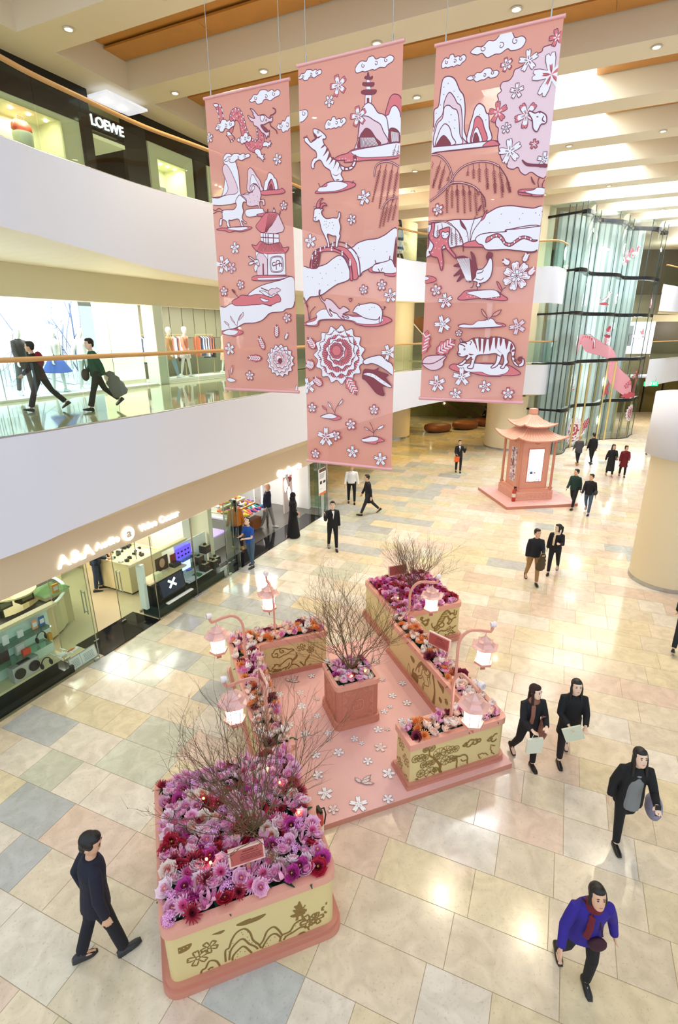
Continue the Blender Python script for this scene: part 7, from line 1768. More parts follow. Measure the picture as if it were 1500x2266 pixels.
Rx = Matrix.Translation((0, 0, 1.3)) @ Matrix.Rotation(.7, 4, 'X'); MB().box(-.62, -.38, 0, .62, .38, .05, 0, Rx).build('screen_frame', BLK, t); MB().box(-.54, -.3, .051, .54, .3, .055, 0, Rx).build('screen', mat('blue_screen', '#a8c8f0', .3, emit='#9cc4f4', es=1.4), t); MB().tube([(-.6, -.2, 1.2), (-.9, -.1, 1.55), (-.6, .1, 1.6)], .04, 6).build('hood', BLK, t)
# right galleries
RGa = [(21.6, 37.2), (23.4, 38.8), (26.5, 41.6), (33, 46)]
for nm, z0, z1, off in (('balcony_front', 3.4, 5.25, 0), ('balcony_front', 8.4, 10.05, 0)):
    o, T, B = strip(nm, [(x, y, z1) for x, y in RGa], [(x, y, z0) for x, y in RGa], WHITE); struct(o)
    struct(sheet('floor_gallery_right', T, [(x+4, y+7, z1) for x, y, z in T], FLOOR2)); struct(sheet('ceiling_soffit', [(x+4, y+7, z0+.05) for x, y, z in B], B, FARW))
    t = empty('glass_balustrade', (RGa[0][0], RGa[0][1], z1), 0, ('middle' if z1 < 6 else 'upper')+' level glass balustrade to the right of the lift tower', 'railing')
    for k in range(3): a_, b_ = RGa[k], RGa[k+1]; MB().add([(a_[0]-21.6, a_[1]-37.2, 0), (b_[0]-21.6, b_[1]-37.2, 0), (b_[0]-21.6, b_[1]-37.2, 1.12), (a_[0]-21.6, a_[1]-37.2, 1.12)], [(0, 1, 2, 3)]).build('glass_panel', GREENGL, t)
    MB().tube([(x-21.6, y-37.2, 1.16) for x, y in RGa], .045, 6).build('handrail', WOODRAIL, t)
wallseg('wall_right_mirror', (20.5, 48.5), (40, 48.5), -.1, 3.1, MIRR); wallseg('wall_right_shop', (18, 47.5), (40, 47.5), 7.9, 8.45, FARW); wallseg('wall_right_top', (18, 48), (40, 48), 10.1, 13.6, mat('dim_store', '#5c5648', .5))
t = empty('mirror_posts', (23, 48.4, 0), 0, 'dark vertical joints of the bronze mirrored wall under the right gallery', 'wall panel')
for k in range(8): MB().box(k*1.7, 0, 0, k*1.7+.07, .05, 3.1).build('joint', DARK, t)
for k, (x0, x1, m_) in enumerate(((20.5, 23.2, WHT), (23.2, 26.2, mat('poster_window', '#dfe6f0', .5, emit='#e8eeff', es=1.1)), (26.2, 27.6, mat('white_pier', '#f4f6f8', .5, emit='#ffffff', es=.9)), (27.6, 34, mat('dim_store', '#5c5648')))):
    o = MB().box(x0, 47.6, 5.25, x1, 47.7, 7.9).build('wall_right_front', m_); struct(o)
t = empty('fashion_poster', (24.9, 47.5, 5.9), 0, 'poster of two figures in dark jackets in the bright far shop window', 'poster'); MB().box(-.8, 0, 0, .8, .05, 1.7).build('print', mat('poster_sky', '#b8c4d0', .5), t)
a = Art('x', 20); a.pal = {k: mat('poster_navy', '#28344c', .5) for k in 'wrdbx'}; a.pal['p'] = mat('skinprint', '#d8a888')
for x in (-280, 260): a.shape([(x-200, 100), (x-240, 900), (x-120, 1150), (x+120, 1150), (x+240, 900), (x+200, 100)], 'd', 1); a.shape([(x+90*math.cos(i*.785), 1330+110*math.sin(i*.785)) for i in range(8)], 'p', 1)
a.build('figures', t, Matrix(((1, 0, 0, 0), (0, 0, -1, -.001), (0, 1, 0, 0), (0, 0, 0, 1))))
t = empty('store_sign', (24.6, 47.49, 8.15), 0, 'white glowing luxury store name above the far right shop window', 'sign'); text_mesh('letters', 'LOUIS VUITTON', .55, SIGN, t, Matrix(((1, 0, 0, -1.2), (0, 0, -1, 0), (0, 1, 0, 0), (0, 0, 0, 1))), .02)
EXG = mat('exit_green', '#18a860', .4, emit='#20c878', es=1.2); t = empty('exit_sign', (22.5, 38.0, 3.52), 0, 'green glowing EXIT sign hanging beneath the right gallery edge', 'exit sign')
MB().box(-.5, 0, -.15, .5, .06, .15).build('lightbox', EXG, t); text_mesh('letters', 'EXIT', .24, SIGN, t, Matrix(((1, 0, 0, -.17), (0, 0, -1, -.01), (0, 1, 0, 0), (0, 0, 0, 1))), .003)
a = Art('x', 24); a.pal = {k: SIGN for k in 'wprdbx'}; a.line([(150, -60), (150, 30), (210, 30), (210, -60)], 1); a.line([(180, -70), (180, 80)], 1); a.line([(130, 90), (230, 90)], .8); a.line([(280, -70), (400, -70), (400, 80), (280, 80)], 1, closed=True)
a.build('characters', t, Matrix(((1, 0, 0, 0), (0, 0, -1, -.004), (0, 1, 0, 0), (0, 0, 0, 1)))); MB().tube([(-.3, .03, .15), (-.3, .03, .4)], .012, 4).tube([(.3, .03, .15), (.3, .03, .4)], .012, 4).build('hanger', STEEL, t)
for z in (1.5, 4, 6.5, 9, 11.8): lamp('lift_tower_fill', 'POINT', (17.3, 34.5, z), 60, (.95, 1, 1), .4)  # unseen fill lamps, added inside the tower to brighten glass and core
for x, y, z in ((24, 44, 7.6), (30, 45, 7.6), (26, 44, 12.5)): lamp('gallery_light', 'POINT', (x, y, z), 160, (1, .95, .88), .3)
lamp('hall_light', 'AREA', (24, 42, 3.2), 220, (1, .9, .7), 5, (24, 42, 0), size_y=4)
# timber stair glimpsed between banners
t = empty('timber_stair', (5.6, 42, 5.25), 0, 'timber clad stair flight seen between the middle and right banners', 'staircase')
MB().add([(-.3, 0, 2.8), (2.6, 0, .02), (3.4, 0, .02), (1.8, 0, 2.6), (.9, 0, 3.0)], [(0, 1, 2, 3, 4)]).build('timber_side', mat('stair_timber', '#8c5c2c', .5), t); MB().tube([(-.3, -.1, 3.0), (1.8, -.1, .8)], .05, 6).build('handrail', WHT, t)
# ================================================================ people
def remesh(mb, voxel, name, m, parent, smooth=3, mats=None):
    me = mb.mesh(name, m); o = bpy.data.objects.new('tmp', me); COL.objects.link(o)
    r = o.modifiers.new('r', 'REMESH'); r.mode = 'VOXEL'; r.voxel_size = voxel; r.use_smooth_shade = True
    if smooth: s = o.modifiers.new('s', 'SMOOTH'); s.factor = .5; s.iterations = smooth
    dg = bpy.context.evaluated_depsgraph_get(); out = bpy.data.meshes.new_from_object(o.evaluated_get(dg)); bpy.data.objects.remove(o); bpy.data.meshes.remove(me)
    out.name = name; out.materials.clear(); out.materials.append(m); ob = bpy.data.objects.new(name, out); COL.objects.link(ob); ob.parent = parent; return ob
def dirv(p, side=0, ab=0): return Vector((side*math.sin(math.radians(ab)), math.sin(math.radians(p))*math.cos(math.radians(ab)), -math.cos(math.radians(p))*math.cos(math.radians(ab))))
SKIN = mat('skin', '#e0b090', .5); SKINF = mat('skin_fair', '#ecc8ae', .5); LIPS = mat('lips', '#b0605a', .5); EYE = mat('eye_dark', '#241a18', .3); HAIRM = mat('black_hair', '#17120f', .45)
MANQ = mat('mannequin_white', '#f4f2ee', .35)
def cm(c): return mat('cloth_'+c[1:], c, .8, noise=.06, nscale=30)
def person(label, x, y, face, h=1.7, z=0, legs=(12, 5, -12, 14), arms=((-10, 8, 10, 0), (12, 8, 12, 0)), lean=2, head=(0, 0), top='#15161c', bottom='#121216', hair='short', haircol=None, shoes='#141414', skin=None, slim=1.0,
           topkind='jacket', hem=.86, sleeve=1, skirt=None, near=False, bag=None, scarf=None, phone=None, inner=None, name='person', cat='person', collar=None, sit=False, group=None, flare=0):
    k = h/1.72; t = empty(name, (x, y, z), math.radians(face-90), label, cat, group); sk = skin or SKIN; vx = (.0085 if near else .013)*k
    HM = cm(haircol) if haircol else HAIRM
    S = lambda v: Vector(v)*k
    # joints
    J = {}; hipc = Vector((0, 0, .93))
    A = []
    for sd, (p, kn) in ((-1, legs[0:2]), (1, legs[2:4])):
        hp = hipc+Vector((sd*.09*slim, 0, 0)); kn_ = hp+dirv(p, sd, 2)*.43; an = kn_+dirv(p-kn, 0, 0)*.42; A.append((sd, hp, kn_, an, p-kn))
    low = min(a[3].z for a in A); dz = .085-low
    if sit: dz = sit-(.93)
    up = Vector((0, math.sin(math.radians(lean)), math.cos(math.radians(lean)))); fw = Vector((0, up.z, -up.y))
    hipc = hipc+Vector((0, 0, dz)); A = [(sd, a+Vector((0, 0, dz)), b+Vector((0, 0, dz)), c+Vector((0, 0, dz)), q) for sd, a, b, c, q in A]
    T = lambda t_, x_=0, y_=0: hipc+up*t_+fw*y_+Vector((x_, 0, 0))
    def oval(c, rx, ry, n=14, yo=0): return [tuple((c+Vector((rx*math.cos(6.28318*i/n), 0, 0))+fw*(ry*math.sin(6.28318*i/n)+yo))*k) for i in range(n)]
    arm = []
    for sd, (p, ab, el, inw) in ((-1, arms[0]), (1, arms[1])):
        sh = T(.445, sd*.165*slim); u = dirv(p, sd, ab); eb = sh+u*.285; f = dirv(p+el, sd, ab*.6); f = (f+Vector((-sd*inw, 0, 0))).normalized(); wr = eb+f*.245; arm.append((sd, sh, eb, wr, f))
    # head frame
    nb = T(.50); hc = T(.69, 0, .015); HMx = Matrix.Translation(hc*k) @ Matrix.Rotation(math.radians(head[0]), 4, 'Z') @ Matrix.Rotation(math.radians(-head[1]-lean*.5), 4, 'X') @ Matrix.Scale(k*1.07, 4)
    # ---- body: one continuous surface
    b = MB()
    b.rings([oval(T(t_), rx*slim, ry) for t_, rx, ry in ((-.06, .10, .08), (.0, .15, .10), (.12, .14, .095), (.22, .125, .09), (.34, .145, .10), (.41, .145, .10), (.46, .11, .075), (.50, .06, .05))], 0)
    b.tube([S(T(.47)), S(T(.56, 0, .01)), S(T(.62, 0, .015))], [.058*k, .052*k, .05*k], 10)
    hd = [(-.118, .030, .030, .035), (-.10, .050, .055, .022), (-.06, .066, .080, .008), (-.01, .074, .092, .0), (.04, .076, .096, -.004), (.08, .068, .085, -.006), (.11, .042, .055, -.008), (.122, .01, .012, -.008)]
    b.rings([[tuple(HMx @ Vector((rx*math.cos(6.28318*i/16), ry*math.sin(6.28318*i/16)+yo, zz))) for i in range(16)] for zz, rx, ry, yo in hd], 0)
    b.rings([[tuple(HMx @ Vector((w_*c_, y_+d_*s_, zz))) for c_, s_ in ((1, 0), (0, 1), (-1, 0), (0, -1))] for zz, w_, y_, d_ in ((-.045, .006, .080, .012), (-.035, .014, .086, .022), (-.01, .009, .088, .014), (.015, .006, .086, .008))], 0)
    for sd in (-1, 1): b.ell((sd*.076, -.005, -.012), (.010, .020, .030), 8, 6, 0, HMx)
    for sd, sh, eb, wr, f in arm:
        b.tube([S(sh-Vector((sd*.03, 0, 0))), S(sh), S(sh.lerp(eb, .5)), S(eb), S(eb.lerp(wr, .4)), S(wr)], [.05*k, .052*k, .046*k, .037*k, .036*k, .025*k], 9)
        # hand
        a1 = f; side_ = a1.cross(Vector((0, 1, 0))); side_ = side_ if side_.length > .2 else Vector((1, 0, 0)); pn = side_.normalized(); w_ = a1.cross(pn).normalized()
        pc = wr+a1*.045
        b.rings([[tuple((wr+a1*t_+w_*(ww*c_)+pn*(hh*s_))*k) for c_, s_ in ((1, .6), (0, 1), (-1, .6), (-1, -.6), (0, -1), (1, -.6))] for t_, ww, hh in ((-.01, .022, .017), (.03, .036, .016), (.075, .040, .014), (.09, .036, .011))], 0)
        fr = (.0085 if near else .0095)
        for i, (o_, L) in enumerate(((-.030, .062), (-.010, .072), (.010, .068), (.029, .054))):
            p0 = wr+a1*.078+w_*o_; p1 = p0+a1*L*.55+pn*(-.008*1)+w_*o_*.15; p2 = p0+a1*L*.92+pn*(-.026)+w_*o_*.2; b.tube([S(p0), S(p1), S(p2)], [fr*k, fr*.95*k, fr*.75*k], 6)
        p0 = wr+a1*.02+w_*.030*1; b.tube([S(p0), S(p0+a1*.032+w_*.026), S(p0+a1*.065+w_*.030-pn*.012)], [.012*k, .0105*k, .009*k], 6)
    for sd, hp, kn_, an, q in A:
        b.tube([S(hp+Vector((0, 0, .03))), S(hp.lerp(kn_, .4)), S(kn_), S(kn_.lerp(an, .35)), S(an)], [.085*k, .074*k, .052*k, .052*k, .034*k], 10)
        fd = Vector((0, math.cos(math.radians(q*.7)), math.sin(math.radians(q*.7)))); b.tube([S(an-fd*.05-Vector((0, 0, .045))), S(an+fd*.05-Vector((0, 0, .045))), S(an+fd*.14-Vector((0, 0, .06)))], [(.032*k, .03*k), (.038*k, .028*k), (.03*k, .016*k)], 8)
    body = remesh(b, vx, 'body', sk, t, 2)
    # ---- legs' clothing
    gx = vx*1.15
    if bottom:
        b = MB(); b.rings([oval(T(t_), rx*slim, ry) for t_, rx, ry in ((-.10, .12, .10), (-.02, .168, .118), (.06, .162, .112), (.13, .148, .105))], 0)
        for sd, hp, kn_, an, q in A:
            end = an+(kn_-an).normalized()*(.03 if not skirt else .05); fl = .052+flare
            b.tube([S(hp+Vector((0, 0, .05))), S(hp.lerp(kn_, .45)), S(kn_), S(kn_.lerp(an, .4)), S(end)], [.098*k, .088*k, .068*k, (.062+flare*.5)*k, fl*k], 10)
        remesh(b, gx, 'trousers' if not skirt else 'tights', cm(bottom), t, 3)
    for sd, hp, kn_, an, q in A:
        if not shoes: continue
        b = MB(); fd = Vector((0, math.cos(math.radians(q*.7)), math.sin(math.radians(q*.7)))); dn = Vector((0, fd.z, -fd.y))*-1
        up2 = Vector((0, -fd.z, fd.y))
        b.rings([[tuple((an+fd*y_+Vector((w_*c_, 0, 0))+up2*(-.083+hh*s_))*k) for c_, s_ in ((1, 0), (1, .55), (.5, 1), (-.5, 1), (-1, .55), (-1, 0))] for y_, w_, hh in ((-.085, .026, .06), (-.06, .036, .09), (.0, .037, .085), (.06, .042, .062), (.13, .042, .045), (.175, .026, .03))], 0, True); b.build('shoe', mat('shoe_'+shoes[1:], shoes, .35), t)
    # ---- top
    if top:
        b = MB(); e = .018 if topkind in ('shirt', 'tee') else .03; lo = hem-.93
        prof = [(-.2, .17, .13), (-.12, .172, .13), (.0, .165, .122), (.12, .15, .11), (.24, .145, .11), (.35, .162, .116), (.41, .158, .11), (.46, .125, .09), (.495, .088, .07), (.525, .062, .058)]
        pr = [q for q in prof if q[0] >= lo]
        if lo < -.2: pr = [(lo, .19+(-.2-lo)*.12, .15+(-.2-lo)*.12)]+pr
        elif pr[0][0] > lo: pr = [(lo, pr[0][1]*1.02, pr[0][2]*1.02)]+pr
        b.rings([oval(T(t_), (rx+e-.012)*slim, ry+e-.012, 18) for t_, rx, ry in pr], 0)
        for sd, sh, eb, wr, f in arm:
            if sleeve >= 1: b.tube([S(sh-Vector((sd*.07, 0, -.02))), S(sh+Vector((0, 0, .002))), S(sh.lerp(eb, .5)), S(eb), S(eb.lerp(wr, .5)), S(eb.lerp(wr, .94))], [(.045)*k, (.060+e*.2)*k, (.058+e*.3)*k, (.052+e*.3)*k, (.046+e*.3)*k, (.040+e*.3)*k], 10)
            else: b.tube([S(sh-Vector((sd*.07, 0, -.02))), S(sh), S(sh.lerp(eb, .72))], [.045*k, .064*k, .062*k], 10)
        nm = {'jacket': 'jacket', 'coat': 'coat', 'shirt': 'shirt', 'tee': 't_shirt', 'sweater': 'sweater', 'dress': 'dress', 'abaya': 'robe'}[topkind]
        remesh(b, gx, nm, cm(top), t, 3)
    if skirt:
        col, z0, w0 = skirt; b = MB(); prof = [(.12, .155, .118), (.0, .178, .135)]; lo = z0-.93; b.rings([oval(T(0)+Vector((0, 0, q)), rx, ry, 22) for q, rx, ry in ((lo, w0, w0*.85), (lo*.6, .178+(w0-.178)*.6, .14+(w0*.85-.14)*.6), (0, .18, .137), (.12, .158, .12))], 0); remesh(b, gx, 'skirt', cm(col), t, 3)
    if inner:   # visible shirt front and tie
        col, tie = inner; b = MB()
        P = [(-.045, .515), (.045, .515), (.03, .40), (.0, .22), (-.03, .40)]
        rr_ = lambda t_: .118+(.012 if t_ < .45 else -.03)
        b.add([tuple((T(t_, x_)+fw*(rr_(t_)+.012))*k) for x_, t_ in P], [(0, 1, 2, 3, 4)][::1]); b.add([tuple((T(t_, x_)+fw*(rr_(t_)+.012))*k) for x_, t_ in P], [(4, 3, 2, 1, 0)]); b.build('shirt_front', cm(col), t)
        if tie: b = MB(); b.add([tuple((T(t_, x_)+fw*(rr_(t_)+.02))*k) for x_, t_ in ((-.012, .49), (.012, .49), (.022, .28), (0, .24), (-.022, .28))], [(0, 1, 2, 3, 4), (4, 3, 2, 1, 0)]); b.build('tie', cm(tie), t)
    # ---- hair and face
    if hair not in ('none', 'hijab'):
        b = MB(); E = lambda c, r: b.ell(c, r, 14, 10, 0, HMx)
        if hair == 'bald': pass
        else:
            E((0, -.022, .038), (.084, .092, .092)); E((0, .02, .078), (.070, .068, .048)); E((0, -.05, -.01), (.074, .055, .075))
            for sd in (-1, 1): E((sd*.070, .0, .03), (.018, .040, .045))
            if hair in ('long', 'pony', 'bob'):
                for sd in (-1, 1): b.tube([HMx @ Vector((sd*.062, .01, .05)), HMx @ Vector((sd*.078, .005, -.02)), HMx @ Vector((sd*.078, .0, -.09 if hair == 'bob' else -.12))]+([HMx @ Vector((sd*.085, -.005, -.26))] if hair == 'long' else []), [.024*k]*3+([.022*k] if hair == 'long' else []), 8)
            if hair == 'long': b.tube([HMx @ Vector((0, -.06, .03)), HMx @ Vector((0, -.085, -.1)), HMx @ Vector((0, -.10, -.24)), HMx @ Vector((0, -.10, -.34))], [(.075*k, .045*k), (.08*k, .04*k), (.075*k, .035*k), (.05*k, .02*k)], 10)
            if hair == 'pony': b.tube([HMx @ Vector((0, -.09, .06)), HMx @ Vector((0, -.15, .02)), HMx @ Vector((0, -.16, -.12)), HMx @ Vector((0, -.14, -.24))], [.03*k, .035*k, .032*k, .012*k], 8)
            remesh(b, gx*.9, 'hair', HM, t, 2)
        if hair == 'bald': pass
    if hair == 'hijab':
        b = MB(); b.ell((0, -.016, .02), (.095, .105, .115), 16, 10, 0, HMx); b.ell((0, -.03, -.09), (.10, .11, .09), 14, 8, 0, HMx); b.rings([oval(T(t_), rx, ry) for t_, rx, ry in ((.28, .19, .15), (.42, .19, .14), (.5, .13, .11), (.6, .085, .09))], 0); remesh(b, gx, 'headscarf', cm(top), t, 3)
    if sk is not MANQ:
        b = MB()
        for sd in (-1, 1): b.ell((sd*.030, .0865-.002, .008), (.012, .006, .006), 8, 5, 0, HMx); b.ell((sd*.031, .088, .030), (.018, .005, .004), 6, 4, 0, HMx)
        b.build('eyes', EYE, t); b = MB(); b.ell((0, .083, -.062), (.020, .006, .006), 8, 5, 0, HMx); b.build('mouth', LIPS, t)
    if scarf: b = MB(); [b.rings([oval(T(t_), rx, ry, 14, .01) for t_, rx, ry in ((.46, .10, .09), (.50, .105, .10), (.56, .085, .085), (.58, .06, .06))], 0)]; b.tube([S(T(.48, .05, .12)), S(T(.3, .06, .16)), S(T(.12, .07, .16))], [(.04*k, .015*k)]*3, 8); remesh(b, gx, 'scarf', cm(scarf), t, 2)
    def hand_at(i): sd, sh, eb, wr, f = arm[i]; return (wr+f*.09)*k
    if bag:
        kind, i, col, bl = bag; p = hand_at(i); q = t; b = MB(); M = Matrix.Translation(p)
        if kind == 'tote': b.box(-.06, -.14, -.48, .06, .14, -.16, 0, M).tube([p+Vector((0, -.08, -.16)), p+Vector((0, -.05, .01)), p+Vector((0, .05, .01)), p+Vector((0, .08, -.16))], .006, 4)
        elif kind == 'paper': b.box(-.13, -.02, -.36, .13, .02, -.08, 0, M).tube([p+Vector((-.06, 0, -.08)), p+Vector((-.03, 0, .01)), p+Vector((.03, 0, .01)), p+Vector((.06, 0, -.08))], .004, 4)
        elif kind == 'shoulder': c = T(.05, (.24 if i else -.24), 0)*k; b.ell(tuple(c), (.07, .15, .11), 12, 8); b.tube([c+Vector((0, -.1, .08)), S(T(.5, (.10 if i else -.10), 0)), c+Vector((0, .1, .08))], .008, 5)
        elif kind == 'coat': b.rings([[tuple(p+Vector((w_*c_*.9, yy+w_*.5*s_, zz))) for c_, s_ in ((1, 0), (.7, .7), (0, 1), (-.7, .7), (-1, 0), (-.7, -.7), (0, -1), (.7, -.7))] for zz, w_, yy in ((.06, .05, 0), (-.05, .10, -.03), (-.12, .09, -.05), (-.2, .13, -.08), (-.26, .12, -.10), (-.34, .15, -.13), (-.41, .14, -.15), (-.5, .15, -.18), (-.56, .10, -.2))], 0)
        elif kind == 'folder': b.box(-.15, -.015, -.20, .15, .015, .06, 0, M @ Matrix.Rotation(.4, 4, 'Y'))
        bt = b.build('carried_'+{'tote': 'tote_bag', 'paper': 'paper_bag', 'shoulder': 'handbag', 'coat': 'coat', 'folder': 'folder'}[kind], cm(col), None)
        bt.matrix_world = Matrix.Translation((x, y, z)) @ Matrix.Rotation(math.radians(face-90), 4, 'Z'); bt.name = {'tote': 'tote_bag', 'paper': 'paper_bag', 'shoulder': 'handbag', 'coat': 'folded_coat', 'folder': 'folder'}[kind]
        tag(bt, bl, {'tote': 'bag', 'paper': 'bag', 'shoulder': 'bag', 'coat': 'coat', 'folder': 'folder'}[kind])
    if phone is not None:
        phone, pl_ = phone; p = hand_at(phone); o = MB().box(-.035, -.006, -.07, .035, .006, .07, 0, Matrix.Translation(p-arm[phone][4]*.02*k) @ Matrix.Rotation(.3, 4, 'X')).build('mobile_phone', BLK); o.matrix_world = Matrix.Translation((x, y, z)) @ Matrix.Rotation(math.radians(face-90), 4, 'Z'); tag(o, 'dark mobile phone held by the '+pl_, 'phone')
    return t
# foreground
person('man in dark navy sweater walking away beside the large flower planter', -2.80, 4.12, 38, 1.86, legs=(-12, 8, 12, 3), arms=((-28, 12, 40, .5), (-6, 12, 14, 0)), lean=4, head=(-28, 12), top='#14152a', topkind='sweater', hem=.80, bottom='#0f1020', shoes='#2a2c30', near=True, skin=SKIN, flare=.012)
person('woman in violet blue jacket walking toward the viewer at lower right', 2.66, 3.84, 266, 1.60, legs=(12, 16, -10, 16), arms=((-12, 20, 18, 0), (10, 22, 22, 0)), lean=8, head=(0, -22), top='#2c1a86', hem=.80, scarf='#6a1424', hair='bob', near=True, slim=1.12)
person('woman in black cardigan and grey top looking at her phone', 4.07, 5.56, 262, 1.68, legs=(-12, 26, 12, 4), arms=((28, 10, 62, .35), (-8, 14, 22, 0)), lean=4, head=(4, -18), top='#101013', hem=.74, bottom='#0c0c10', hair='long', near=True, phone=(0, 'woman in the grey top'), skin=SKINF, bag=None, slim=1.05)
person('woman in black with brown hair and a flowered scarf looking sideways', 3.16, 6.97, 276, 1.62, legs=(8, 4, -12, 20), arms=((20, 8, 70, .5), (24, 8, 62, .3)), lean=3, head=(30, -8), top='#0d0e16', hem=.84, bottom='#0b0b0f', hair='long', haircol='#2c1714', near=True, skin=SKINF, scarf='#8a5a48', bag=('paper', 1, '#dcdcc8', 'small white paper bag carried by the woman with the flowered scarf'))
person('long haired woman in black jacket and short dress with a pale folder', 3.86, 7.03, 262, 1.66, legs=(-12, 22, 8, 4), arms=((14, 10, 60, .4), (16, 10, 56, .5)), lean=2, head=(0, -14), top='#0e0e12', hem=.82, bottom='#1e1618', skirt=('#0c0c10', .62, .20), hair='long', near=True, skin=SKINF, bag=('folder', 1, '#d8dcc4', 'pale green folder held by the long haired woman in black'))
# the grey top and the scarf panels
def front_panel(o, name, col, pts, y=.150): 
    b = MB(); b.add([(x_, y-.0+.02*math.cos(x_*8), z_) for x_, z_ in pts], [tuple(range(len(pts)))]); b.add([(x_, y+.02*math.cos(x_*8), z_) for x_, z_ in pts], [tuple(range(len(pts)-1, -1, -1))]); return b.build(name, cm(col), o)
P3 = [o for o in COL.objects if o.name.startswith('person') and o.get('label', '').startswith('woman in black cardigan')][0]
b = MB(); b.rings([[(.12*w_*math.cos(a), .035+.125*w_*max(-.3, math.sin(a)), z_) for a in [i*.4488 for i in range(14)]] for z_, w_ in ((.72, 1.12), (.85, 1.1), (1.0, 1.04), (1.2, 1.06), (1.32, .9), (1.36, .6))], 0); remesh(b, .012, 'grey_top', cm('#7d8080'), P3, 3)
b = MB(); b.ell((-.36, -.02, .66), (.10, .17, .20), 14, 10); b.tube([(-.36, -.1, .8), (-.3, 0, 1.1), (-.36, .1, .8)], .010, 5); o = b.build('tote_bag', mat('bag_weave', '#8c8aa0', .8, noise=.5, nscale=60)); o.matrix_world = P3.matrix_world; o.location = P3.location; o.rotation_euler = P3.rotation_euler; tag(o, 'grey patterned tote bag carried by the woman in the grey top', 'bag')
P1 = [o for o in COL.objects if o.get('label', '').startswith('woman in black with brown')][0]
b = MB(); b.rings([[(-.17+w_*math.cos(a)*.5, .12+w_*math.sin(a)*.4, z_) for a in [i*.785 for i in range(8)]] for z_, w_ in ((.62, .10), (.72, .17), (.85, .16), (.95, .13), (1.1, .08))], 0); b.build('flowered_scarf_end', mat('flowered_cloth', '#8c5a4a', .8, noise=.8, nscale=18), P1)
P2 = [o for o in COL.objects if o.get('label', '').startswith('woman in violet')][0]
b = MB(); b.ell((-.08, .15, .84), (.10, .05, .09), 12, 8); b.tube([(-.12, .14, .95), (-.05, .16, 1.2), (.12, .05, 1.38)], .010, 5); b.build('waist_bag', cm('#3a1424'), P2)
# middle distance
person('man in dark jacket and khaki trousers carrying an olive jacket', 5.70, 13.80, 262, 1.70, legs=(14, 4, -14, 18), arms=((18, 8, 70, .3), (-6, 8, 18, 0)), head=(25, -6), top='#12141c', hem=.88, bottom='#a07c4c', shoes='#1c2028', skin=SKIN, bag=('coat', 0, '#4c4028', 'olive jacket draped over the arm of the man in khaki trousers'))
person('woman in black with cream scarf looking toward her companion', 6.55, 14.38, 240, 1.62, legs=(-16, 22, 12, 4), arms=((30, 8, 80, .4), (-10, 10, 18, 0)), head=(-50, -5), top='#101018', hem=.80, bottom='#101016', hair='pony', skin=SKINF, scarf='#e8d4b0')
person('suited man on the phone in the middle of the floor near the bare trees', -.22, 16.35, 280, 1.74, legs=(10, 2, -10, 12), arms=((-4, 8, 8, 0), (30, 20, 125, .1)), head=(-8, -8), top='#0e0f14', hem=.82, bottom='#0e0f14', inner=('#f0f0f4', None), phone=(1, 'suited man near the bare trees'), skin=SKINF)
person('stout man in white shirt and black trousers below the middle banner', .55, 21.45, 270, 1.74, legs=(6, 2, -6, 6), arms=((-2, 12, 14, 0), (6, 12, 24, 0)), top='#eae8e6', topkind='shirt', hem=.92, slim=1.2, bottom='#101014')
person('man in long dark coat striding left below the middle banner', 1.20, 19.98, 190, 1.74, legs=(24, 2, -24, 22), arms=((-16, 8, 14, 0), (14, 8, 14, 0)), lean=5, head=(0, -6), top='#14121c', topkind='coat', hem=.60, bottom='#24222c')
person('suited man on the phone holding an orange bag by the golden hall', 6.36, 26.7, 262, 1.72, legs=(5, 1, -5, 4), arms=((28, 20, 125, .1), (16, 8, 60, .3)), head=(6, -10), top='#14151c', hem=.82, bottom='#121218', inner=('#e8eaf0', '#7c828c'), bag=('paper', 1, '#e0642c', 'orange paper bag held by the suited man near the golden hall'), phone=(0, 'suited man carrying the orange bag'))
person('boy in dark green sweater walking beside the pagoda platform', 9.85, 20.66, 225, 1.72, legs=(20, 3, -20, 24), arms=((-14, 8, 12, 0), (10, 8, 30, 0)), head=(-35, -5), top='#12332c', topkind='sweater', hem=.86, bottom='#14141c')
person('boy in black sweatshirt and blue jeans in front of the pagoda platform', 10.12, 19.92, 235, 1.68, legs=(14, 3, -20, 26), arms=((-8, 10, 14, 0), (8, 10, 30, 0)), head=(-30, -5), top='#121218', topkind='sweater', hem=.86, bottom='#44566c', shoes='#1c2c6c', bag=('shoulder', 0, '#3c3c40', 'dark shoulder bag of the boy in black sweatshirt'))
person('woman in grey coat with fur hood and tan boots seen from behind', 13.40, 28.3, 95, 1.64, legs=(-14, 14, 14, 6), arms=((6, 12, 30, .2), (4, 12, 30, .2)), top='#4c4a50', hem=.72, bottom='#18181e', shoes='#c89040', hair='short', haircol='#b8a078', slim=1.12, scarf='#c8ac80')
person('man in black suit walking away beside the glass lift tower', 14.18, 28.35, 95, 1.76, legs=(-14, 14, 12, 4), arms=((6, 8, 14, 0), (-6, 8, 14, 0)), top='#0e1016', hem=.80, bottom='#0e1016')
person('woman in long black dress with beige handbag near the lift tower', 13.95, 25.75, 255, 1.66, legs=(10, 3, -10, 10), arms=((24, 8, 60, .2), (-12, 14, 8, 0)), head=(20, 0), top='#101014', topkind='dress', hem=.9, skirt=('#101014', .32, .21), bottom='#101014', hair='long', shoes='#b08458', bag=('shoulder', 0, '#a88878', 'beige handbag of the woman in the long black dress'))
person('woman in dark red coat and brown boots near the lift tower', 14.58, 25.7, 250, 1.60, legs=(10, 3, -8, 8), arms=((12, 10, 40, .3), (0, 10, 20, 0)), head=(25, 0), top='#6c101c', topkind='coat', hem=.56, bottom='#1c1418', shoes='#6c2c24', hair='bob')
